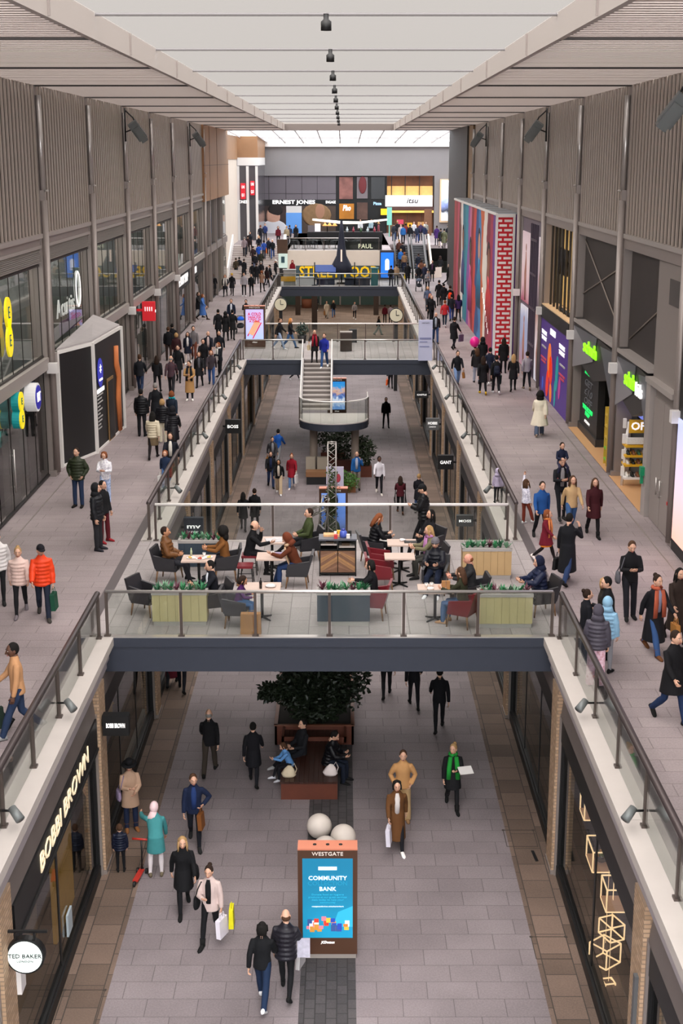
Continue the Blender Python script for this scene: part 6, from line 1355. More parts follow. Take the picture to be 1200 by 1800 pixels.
def raw_top(J, st):
    b = MB(); g = {'jacket': .022, 'sweater': .014, 'puffer': .045, 'coat': .026, 'longcoat': .028, 'puffcoat': .045, 'cape': .07, 'blazer': .018}[st]
    hem = {'jacket': .84, 'sweater': .86, 'puffer': .82, 'blazer': .78}.get(st, .9)
    rr = []
    nz = 14 if st.startswith('puff') else 7
    base = [(.8, .16, .118), (.95, .158, .115), (1.1, .138, .1), (1.3, .16, .115), (1.4, .15, .09), (1.45, .1, .068), (1.5, .062, .06), (1.535, .058, .058)]
    def at(z):
        for (z0, a0, c0), (z1, a1, c1) in zip(base, base[1:]):
            if z <= z1: t = max(0, (z - z0) / (z1 - z0)); return a0 + (a1 - a0) * t, c0 + (c1 - c0) * t
        return base[-1][1:]
    zs = [hem + (1.44 - hem) * i / nz for i in range(nz + 1)]
    for i, z in enumerate(zs):
        a, c = at(z); q = g * (1.0 + (.35 if i % 2 else -.3) * st.startswith('puff')); rr.append((z, a + q, c + q, 0))
    rr += [(1.5, .075 + g * .4, .07 + g * .4, .005), (1.54, .068, .068, .0), (1.545, .05, .05, 0)]
    torso(b, J, rr)
    if st in ('coat', 'longcoat', 'puffcoat', 'cape'):
        zb = {'coat': .62, 'longcoat': .36, 'puffcoat': .56, 'cape': .48}[st]; sit_ = J['pose'].startswith('sit'); pel = J['pel']
        my = (J['knL'].y + J['knR'].y) / 2 * .5; sp = abs(J['knL'].y - J['knR'].y) * .32
        wid = 1.35 if st == 'cape' else 1.0
        if not sit_:
            b.tube([Vector((0, my * t, 1.02 - (1.02 - zb) * t)) for t in (0, .33, .66, 1)], [((.155 + g + .035 * t) * (1 + (wid - 1) * t), .118 + g + (.03 + sp) * t) for t in (0, .33, .66, 1)], 18)
    s0, s1, s2 = {'puffer': (.08, .074, .058), 'puffcoat': (.078, .07, .056), 'cape': (.09, .085, .075), 'sweater': (.062, .054, .042)}.get(st, (.067, .058, .046))
    for k in 'LR': armtube(b, J, k, s0, s1, s2, 0, 12, .1 if st.startswith('puff') else 0)
    return b
def raw_bottom(J, st):
    b = MB(); b.tube([Vector((0, 0, 1.04)), Vector((0, 0, .96)), Vector((0, 0, .9)), Vector((0, 0, .84))], [(.14, .105), (.162, .122), (.16, .12), (.1, .09)], 16)
    r = {'jeans': (.094, .068, .066, .056), 'slim': (.088, .06, .057, .042), 'wide': (.1, .085, .085, .085), 'shorts': (.1, .08, .06, .05)}.get(st, (.094, .068, .066, .056))
    for k in 'LR':
        if st == 'shorts':
            h, kn = J['hip' + k], J['kn' + k]; b.tube([h + Vector((0, 0, .05)), h + (kn - h) * .5, h + (kn - h) * .95], [.095, .092, .09], 12)
        else: legtube(b, J, k, *r, end=.03 if st != 'wide' else .05)
    return b
def raw_skirt(J):
    b = MB(); my = (J['knL'].y + J['knR'].y) / 2 * .5; b.tube([Vector((0, 0, 1.05)), Vector((0, 0, .93)), Vector((0, my * .6, .74)), Vector((0, my, .56))], [(.15, .115), (.175, .135), (.19, .17), (.2, .19)], 18); return b
def shoe_mb(J, k, st):
    an = J['an' + k]; sg = 1 if k == 'L' else -1; fp = J['fp' + k]; b = MB()
    R = Matrix.Rotation(radians(-8 * sg) * -1, 3, 'Z') @ Matrix.Rotation(fp, 3, 'X'); c = an
    pr = [(.075, .03, .035), (.06, .04, .055), (.0, .042, .06), (-.06, .045, .045), (-.12, .048, .034), (-.17, .04, .026), (-.195, .015, .015)]
    vs = []; n = 10
    for y, w, h in pr:
        for j in range(n):
            q = 2 * pi * j / n; z = sin(q) * h; vs.append(c + R @ Vector((cos(q) * w, y, max(-.08, -.08 + h + z))))
    fs = [(i * n + j, (i + 1) * n + j, (i + 1) * n + (j + 1) % n, i * n + (j + 1) % n) for i in range(len(pr) - 1) for j in range(n)] + [tuple(range(n)), tuple((len(pr) - 1) * n + j for j in range(n - 1, -1, -1))]
    b.add(vs, fs, 0, True)
    if st == 'boot': b.tube([an + Vector((0, .01, -.03)), an + (J['kn' + k] - an) * .3], [.052, .062], 10)
    return b
def headbase(d):
    x, y, z = d
    if z < 0: t = -z; x *= 1 - .3 * t ** 1.6; y *= (1 - .1 * t) if y < 0 else (1 - .5 * t)
    return Vector((x, y, z))
def head_frame(J):
    return Matrix.Translation(J['head']) @ Matrix.Rotation(J['hy'], 4, 'Z') @ Matrix.Rotation(J['hp'] * .8 + J['lean'] * .5, 4, 'X') @ Matrix.Scale(1.28 if J['kid'] else 1.08, 4)
def head_mb(J, fine=True):
    b = MB(); b.sph((0, 0, 0), (.074, .096, .118), 18 if fine else 10, 13 if fine else 8, 0, headbase)
    b.tube([(0, -.09, .022), (0, -.104, -.004), (0, -.112, -.026), (0, -.094, -.036)], [.008, .012, .016, .01], 7)
    b.tube([(0, .02, -.06), (0, .035, -.16)], [.052, .058], 10)
    for s in (-1, 1): b.sph((s * .074, .008, -.006), (.012, .024, .034), 8, 6)
    if fine:
        for s in (-1, 1):
            b.sph((s * .031, -.082, .014), (.013, .008, .006), 8, 6, 1); b.sph((s * .031, -.0875, .0135), (.0065, .004, .006), 6, 5, 2); b.tube([(s * .014, -.094, .034), (s * .034, -.0915, .04), (s * .052, -.077, .033)], [.004, .005, .003], 5, 2)
        b.sph((0, -.0875, -.06), (.024, .01, .005), 8, 5, 3); b.sph((0, -.087, -.068), (.02, .01, .006), 8, 5, 3)
    M = head_frame(J); b.v = [tuple(M @ Vector(v)) for v in b.v]; return b
def hand_mb(J, k):
    w, d = J['wr' + k], J['hd' + k].normalized(); sg = 1 if k == 'L' else -1; b = MB()
    wx = (Vector((0, -.8, .45)) - d * Vector((0, -.8, .45)).dot(d))
    if wx.length < .2: wx = Vector((-sg, 0, .3)) - d * Vector((-sg, 0, .3)).dot(d)
    wx.normalize(); nn = d.cross(wx).normalized()
    if nn.x * sg > 0: nn = -nn
    b.tube([w - d * .02, w + d * .02, w + d * .06, w + d * .095], [(.026, .02), (.034, .017), (.041, .015), (.038, .011)], 10, ref=wx)
    for i, (o, L) in enumerate(((.03, .068), (.01, .078), (-.01, .072), (-.029, .056))):
        p = w + d * .088 + wx * o; q = p + (d * .9 + nn * .35).normalized() * L * .45; r = q + (d * .55 + nn * .8).normalized() * L * .35; e = r + (d * .15 + nn).normalized() * L * .28
        b.tube([p, q, r, e], [.0095, .009, .0082, .006], 6)
    p = w + d * .025 + wx * .026; q = p + (d * .6 + wx * .75 + nn * .25).normalized() * .04; r = q + (d * .9 + wx * .15 + nn * .4).normalized() * .035
    b.tube([p, q, r], [.013, .011, .007], 6); return b
def hair_mb(J, st):
    b = MB(); M = head_frame(J)
    def cap(dy=.022, dz=.026, r=(.083, .096, .108)): b.sph((0, dy, dz), r, 14, 9)
    if st == 'bald': b.sph((0, .034, -.012), (.08, .074, .06), 12, 7)
    elif st == 'hood': b.sph((0, .03, .012), (.108, .11, .14), 14, 9); b.tube([(0, .03, -.06), (0, .04, -.17)], [(.1, .09), (.14, .11)], 12)
    elif st in ('hijab',): b.sph((0, .022, .012), (.094, .106, .13), 14, 9); b.tube([(0, -.0, -.08), (0, .01, -.18), (0, .02, -.25)], [(.075, .085), (.11, .1), (.15, .11)], 12)
    elif st == 'curly': b.sph((0, .045, .03), (.15, .135, .15), 14, 10, 0, lambda d: d * (1 + .09 * sin(d.x * 17 + d.z * 13) * cos(d.y * 15))); b.sph((0, .075, -.1), (.135, .08, .13), 12, 8)
    else:
        cap()
        if st in ('long', 'longcap'): b.tube([(0, .05, .06), (0, .075, -.05), (0, .085, -.16), (0, .09, -.27)], [(.085, .06), (.1, .05), (.105, .045), (.07, .03)], 12); [b.tube([(s * .07, -.02, .05), (s * .082, -.02, -.06), (s * .088, -.03, -.17)], [.02, .024, .014], 8) for s in (-1, 1)]
        if st == 'bob': b.tube([(0, .035, .08), (0, .05, -.02), (0, .055, -.1)], [(.09, .075), (.1, .07), (.085, .055)], 12); [b.tube([(s * .074, -.03, .05), (s * .082, -.03, -.06)], [.018, .02], 8) for s in (-1, 1)]
        if st == 'bun': b.sph((0, .1, .095), (.045, .045, .045), 10, 7)
        if st == 'pony': b.tube([(0, .1, .04), (0, .145, .0), (0, .14, -.12), (0, .13, -.2)], [.025, .034, .03, .012], 8)
    b.v = [tuple(M @ Vector(v)) for v in b.v]; return b
def hat_mb(J, st):
    b = MB(); M = head_frame(J)
    if st == 'cap': b.sph((0, .012, .045), (.086, .104, .094), 14, 8, 0, lambda d: Vector((d.x, d.y, max(d.z, -.15)))); b.tube([(0, -.07, .048), (0, -.13, .04), (0, -.175, .032)], [(.075, .008), (.07, .007), (.04, .005)], 10)
    elif st == 'beanie': b.sph((0, .012, .04), (.09, .107, .105), 14, 8, 0, lambda d: Vector((d.x, d.y, max(d.z, -.2)))); b.tube([(0, .012, .01), (0, .012, .05)], [(.094, .111), (.094, .111)], 16)
    elif st == 'brim': b.tube([(0, .01, .045), (0, .01, .055)], [(.17, .19), (.165, .185)], 20); b.tube([(0, .01, .05), (0, .01, .13), (0, .01, .165)], [(.09, .105), (.085, .1), (.06, .07)], 16)
    b.v = [tuple(M @ Vector(v)) for v in b.v]; return b
def scarf_mb(J):
    b = MB(); c = J['neck']; b.tube([c + rx((.085 * cos(q * pi / 6), .085 * sin(q * pi / 6), 0), J['lean']) for q in range(13)], .04, 8)
    for s in (-1, 1): b.tube([J['up'](s * .07, -.1, 1.47), J['up'](s * .1, -.16, 1.2), J['up'](s * .11, -.17, .9)], [(.05, .025), (.06, .02), (.055, .02)], 8)
    return b
def shirt_mb(J):
    b = MB(); b.tube([J['up'](0, -.075, 1.49), J['up'](0, -.118, 1.38), J['up'](0, -.125, 1.2), J['up'](0, -.125, .98)], [(.035, .02), (.06, .022), (.06, .026), (.05, .022)], 10); return b
RAW = {}; BAKED = {}
def want(key, mk, vox):
    if key not in RAW: RAW[key] = (mk, vox)
def bake_all():
    """turn every layer into one continuous, smoothed skin"""
    tmp = []
    for key, (mk, vox) in RAW.items():
        b = mk(); me = b.mesh('raw'); o = bpy.data.objects.new('raw', me); C.objects.link(o)
        r = o.modifiers.new('r', 'REMESH'); r.mode = 'VOXEL'; r.voxel_size = vox; r.use_smooth_shade = True
        s_ = o.modifiers.new('s', 'SMOOTH'); s_.factor = .5; s_.iterations = 4
        tmp.append((key, o))
    dg = bpy.context.evaluated_depsgraph_get(); dg.update()
    for key, o in tmp: BAKED[key] = bpy.data.meshes.new_from_object(o.evaluated_get(dg), depsgraph=dg)
    for key, o in tmp: me = o.data; bpy.data.objects.remove(o); bpy.data.meshes.remove(me)
def cloth(h, kind='cloth'):
    n = 'cloth_%s_%s' % (kind, h)
    if n in MATS: return MATS[n]
    if kind == 'plaid' or kind == 'print':
        M = mat(n, h, .8); t = M.node_tree; P = t.nodes['Principled BSDF']; N = t.nodes.new; tc = N('ShaderNodeTexCoord')
        if kind == 'plaid': w = N('ShaderNodeTexChecker'); w.inputs['Scale'].default_value = 22
        else: w = N('ShaderNodeTexVoronoi'); w.inputs['Scale'].default_value = 16
        t.links.new(tc.outputs['Object'], w.inputs['Vector']); x = N('ShaderNodeMix'); x.data_type = 'RGBA'; c = lin(h)
        x.inputs['A'].default_value = c; x.inputs['B'].default_value = (.03, .03, .05, 1) if kind == 'plaid' else tuple(min(1, v * 2.2 + .25) for v in c[:3]) + (1,)
        t.links.new(w.outputs['Fac' if kind == 'plaid' else 'Distance'], x.inputs['Factor']); t.links.new(x.outputs['Result'], P.inputs['Base Color']); return M
    return mat(n, h, .85 if kind == 'cloth' else .45, bump=.25, bs=45, var=.12, vs=6, spec=.25)
SKINS = {'p': 'd3a48a', 't': 'b98462', 'b': '5a3a2a', 'r': 'd89a84'}
HAIRC = {'k': '14110f', 'd': '2a1c14', 'm': '4a3222', 'f': 'a8865a', 'g': '8a8682', 'r': '7a4426', 'w': 'd8d0c4'}
eye_w, eye_d, lipm = mat('eye_white', 'e0dad4', .3), mat('eye_dark', '1c1410', .3), mat('lip', '9a5048', .5)
SEATN = {}
def stair_z(y): return 5 + 2.5 * min(1, max(0, (math.floor((y - SY0) / (SY1 - SY0) * NS) + 1) / NS)) if y > SY0 else 5
def lvl_point(px, py, lv):
    if lv == 'u': return onz(px, py, 5)
    if lv == 'g': return onz(px, py, 0)
    if lv == 'p': return onz(px, py, P7)
    if lv == 's' or lv == 'e':                   # on the far stairs / escalators: meet the incline
        r = ray(px, py); y0, y1 = (SY0, SY1) if lv == 's' else (123., 129.5)
        best = None
        for i in range(400):
            y = y0 - 1 + (y1 - y0 + 14) * i / 400; z = CZ + r.z * y / r.y; zi = 5 + 2.5 * min(1, max(0, (y - y0) / (y1 - y0)))
            if z <= zi + .1: best = y; break
        y = best or y1 + 2; p = CAMP + r * (y / r.y); p.z = stair_z(y) if lv == 's' else 5 + 2.5 * min(1, max(0, math.floor((y - 123) / 6.5 * 14) + 1) / 14) if y > 123 else 5; p.z = min(P7, p.z); return p
PPL = []
def person_row(row):
    f = [q.strip() for q in row.split('|')]; a = f[0].split(); ex = dict(q.split('=') for q in f[2].split()) if len(f) > 2 and f[2] else {}
    PPL.append((a, f[1], ex))
def build_people():
    for a, lb, ex in PPL:
        px, py, lv, face, pose, top, bot, hair, sh = a[:9]
        kid = 'kid' in ex; st, tc = top.split(':')[:2]; bs, bc = bot.split(':')[:2]; J = joints(pose, kid); key = (pose, kid)
        want(('body',) + key, lambda J=J: raw_body(J), .017); want(('top', st) + key, lambda J=J, st=st: raw_top(J, st), .017)
        if bs != 'skirt': want(('bot', bs) + key, lambda J=J, bs=bs: raw_bottom(J, bs), .017)
        else: want(('bot', 'slim') + key, lambda J=J: raw_bottom(J, 'slim'), .017); want(('skirt',) + key, lambda J=J: raw_skirt(J), .017)
    bake_all()
    cache = {}
    def get(k, mk, nm_):
        if k not in cache: cache[k] = mk().mesh(nm_)
        return cache[k]
    def part(name, me, m_, root, dz):
        if not len(me.materials):
            for q in m_: me.materials.append(q)
        o = bpy.data.objects.new(name, me); C.objects.link(o); o.parent = root; o.location = (0, 0, dz)
        for i, q in enumerate(m_): o.material_slots[i].link = 'OBJECT'; o.material_slots[i].material = q
        return o
    def bodymesh(pose, kid, fine):
        k = ('fullbody', pose, kid, fine)
        if k not in cache:
            J = joints(pose, kid); bm = bmesh.new(); bm.from_mesh(BAKED[('body', pose, kid)])
            for q in (head_mb(J, fine), hand_mb(J, 'L'), hand_mb(J, 'R')):
                t_ = q.mesh('t'); bm.from_mesh(t_); bpy.data.meshes.remove(t_)
            me = bpy.data.meshes.new('body'); bm.to_mesh(me); bm.free(); cache[k] = me
        return cache[k]
    for a, lb, ex in PPL:
        px, py, lv, face, pose, top, bot, hair, sh = a[:9]; H = float(a[9]) if len(a) > 9 else 1.72; kid = 'kid' in ex
        if lv == 'c': p = seat[px].location.copy(); p.z = 5; face = str(math.degrees(seat[px].rotation_euler.z) + float(py)); 
        elif lv == 'x': p = Vector([float(q) for q in px.split(',')]); 
        else: p = lvl_point(float(px), float(py), lv)
        J = joints(pose, kid); rz = radians(float(face)); k = H / 1.75
        root = tag(bpy.data.objects.new('person', None), lb, 'person', ex.get('g', '').replace('_', ' ') or None); C.objects.link(root); root.empty_display_size = .1
        root.location = p; root.rotation_euler = (0, 0, rz); root.scale = (k, k, k); dz = J['dz'] / (k if pose.startswith('sit') else 1)
        if pose.startswith('sit'): dz = .55 / k - .95
        root['px'] = 0; del root['px']
        far = p.y > 100
        skin = mat('skin_' + ex.get('skin', 'p'), SKINS[ex.get('skin', 'p')], .55)
        part('body', bodymesh(pose, kid, not far), [skin, eye_w, eye_d, lipm], root, dz)
        tp = top.split(':'); kind = tp[2] if len(tp) > 2 else ('puff' if tp[0].startswith('puff') else 'cloth')
        part({'jacket': 'jacket', 'sweater': 'sweater', 'puffer': 'padded_jacket', 'coat': 'coat', 'longcoat': 'long_coat', 'puffcoat': 'padded_coat', 'cape': 'cape', 'blazer': 'blazer'}[tp[0]], BAKED[('top', tp[0], pose, kid)], [cloth(tp[1], kind)], root, dz)
        bt = bot.split(':'); kind = bt[2] if len(bt) > 2 else 'cloth'
        if bt[0] == 'skirt': part('tights', BAKED[('bot', 'slim', pose, kid)], [cloth('1a1416')], root, dz); part('skirt', BAKED[('skirt', pose, kid)], [cloth(bt[1])], root, dz)
        else: part('shorts' if bt[0] == 'shorts' else 'trousers', BAKED[('bot', bt[0], pose, kid)], [cloth(bt[1], kind)], root, dz)
        shs = sh.split(':'); sst = shs[1] if len(shs) > 1 else 'shoe'
        for kk in 'LR': part('shoe', get(('shoe', kk, sst, pose, kid), lambda: shoe_mb(J, kk, sst), 'shoe'), [cloth(shs[0])], root, dz)
        hs = hair.split(':')
        hc = HAIRC.get(hs[1], hs[1])
        if hs[0] != 'none': part('hood' if hs[0] == 'hood' else 'headscarf' if hs[0] == 'hijab' else 'hair', get(('hair', hs[0], pose, kid), lambda: hair_mb(J, hs[0]), 'hair'), [cloth(hc)], root, dz)
        if 'hat' in ex: ht = ex['hat'].split(':'); part('hat' if ht[0] == 'brim' else 'cap' if ht[0] == 'cap' else 'beanie', get(('hat', ht[0], pose, kid), lambda: hat_mb(J, ht[0]), 'hat'), [cloth(ht[1])], root, dz)
        if 'scarf' in ex: part('scarf', get(('scarf', pose, kid), lambda: scarf_mb(J), 'scarf'), [cloth(ex['scarf'])], root, dz)
        if 'shirt' in ex: part('shirt', get(('shirt', pose, kid), lambda: shirt_mb(J), 'shirt'), [cloth(ex['shirt'])], root, dz)
        for side in 'LR':                            # bags: things of their own, hanging from the hand
            if 'bag' + side in ex:
                bk, bc = ex['bag' + side].split(':'); M = Matrix.Translation(p) @ Matrix.Rotation(rz, 4, 'Z') @ Matrix.Scale(k, 4); w = M @ (J['wr' + side] + J['hd' + side] * .09 + Vector((0, 0, dz)))
                make_bag(bk, bc, w, rz, lb)
        if 'back' in ex:
            bc = ex['back']; M = Matrix.Translation(p) @ Matrix.Rotation(rz, 4, 'Z') @ Matrix.Scale(k, 4); w = M @ (J['up'](0, .2, 1.1) + Vector((0, 0, dz)))
            b = thing('backpack', 'rucksack in %s on the back of the %s' % (bname(bc), short(lb)), 'backpack', w, rz)
            MB().tube([(0, 0, -.2), (0, .03, -.15), (0, .03, .1), (0, 0, .22)], [(.12, .06), (.15, .09), (.14, .08), (.08, .04)], 12).ob('sack', [cloth(bc)], b); MB().tube([(0, .1, -.16), (0, .13, -.05), (0, .1, .02)], [(.1, .02), (.11, .03), (.09, .02)], 10).ob('pocket', [cloth(bc)], b)
        if 'side' in ex:
            bc, sd = ex['side'].split(':'); sg = 1 if sd == 'L' else -1; M = Matrix.Translation(p) @ Matrix.Rotation(rz, 4, 'Z') @ Matrix.Scale(k, 4); w = M @ (Vector((sg * .27, -.03, .98)) + Vector((0, 0, dz)))
            b = thing('shoulder_bag', '%s shoulder bag at the hip of the %s' % (bname(bc), short(lb)), 'bag', w, rz)
            MB().tube([(0, 0, -.16), (0, 0, -.1), (0, 0, .06), (0, 0, .09)], [(.05, .13), (.065, .16), (.05, .14), (.03, .12)], 12).ob('body', [cloth(bc)], b); MB().tube([(0, -.12, .06), (-sg * .06, -.14, .3), (-sg * .12, -.06, .44), (-sg * .1, .1, .3), (0, .12, .06)], .012, 6).ob('strap', [cloth(bc)], b)
COLN = {}
def bname(h):
    c = [int((h if len(h) == 6 else ''.join(q * 2 for q in h))[i:i + 2], 16) for i in (0, 2, 4)]; mx, mn = max(c), min(c)
    if mx < 50: return 'black'
    if mx - mn < 28: return 'white' if mn > 185 else 'pale grey' if mn > 140 else 'grey'
    r, g, b = c
    if r > 150 and g > 140 and b < 110: return 'yellow'
    if r >= g >= b: return 'orange' if r > 190 and b < 90 else ('red' if g < 70 else 'brown')
    if g >= r and g >= b: return 'green' if b < 130 or g > b + 30 else 'turquoise'
    return 'blue' if r < b - 30 else 'purple'
def short(lb): return ' '.join(lb.split()[:8])
def make_bag(bk, bc, w, rz, lb):
    nm_, h, wd, d = {'paper': ('paper_bag', .36, .15, .06), 'shop': ('shopping_bag', .38, .17, .06), 'hand': ('handbag', .24, .16, .07), 'tote': ('tote_bag', .4, .17, .05), 'case': ('briefcase', .3, .2, .05)}[bk]
    b = thing(nm_, '%s %s carried by the %s' % (bname(bc), nm_.replace('_', ' '), short(lb)), 'bag', w, rz + pi / 2 * .85)
    z0 = -.14 - h
    MB().prism([(-wd, -d, z0), (wd, -d, z0), (wd * .95, -d * .6, z0 + h), (-wd * .95, -d * .6, z0 + h)], (0, d * 1.6, 0)).ob('body', [cloth(bc)], b)
    for s in (-1, 1): MB().tube([(-wd * .5, s * d * .4, z0 + h - .02), (-wd * .3, s * d * .2, -.01), (wd * .3, s * d * .2, -.01), (wd * .5, s * d * .4, z0 + h - .02)], .007, 5).ob('handle', [cloth(bc)], b)
    return b
for k, (x, y, rz) in enumerate(((-3.9, 125.0, 160), (-2.9, 124.6, -60), (-2.3, 125.1, 30), (-1.2, 124.7, 100), (-.6, 125.2, -90), (.4, 124.9, 20), (1.4, 125.2, -40))):
    seat['z%d' % k] = copy_tree(protos['d'], (x, y, P7), radians(rz), 'dark chair behind the platform rail at the bakery, %s from the left' % ('first', 'second', 'third', 'fourth', 'fifth', 'sixth', 'seventh')[k]); seat['z%d' % k]['group'] = 'bakery chairs'
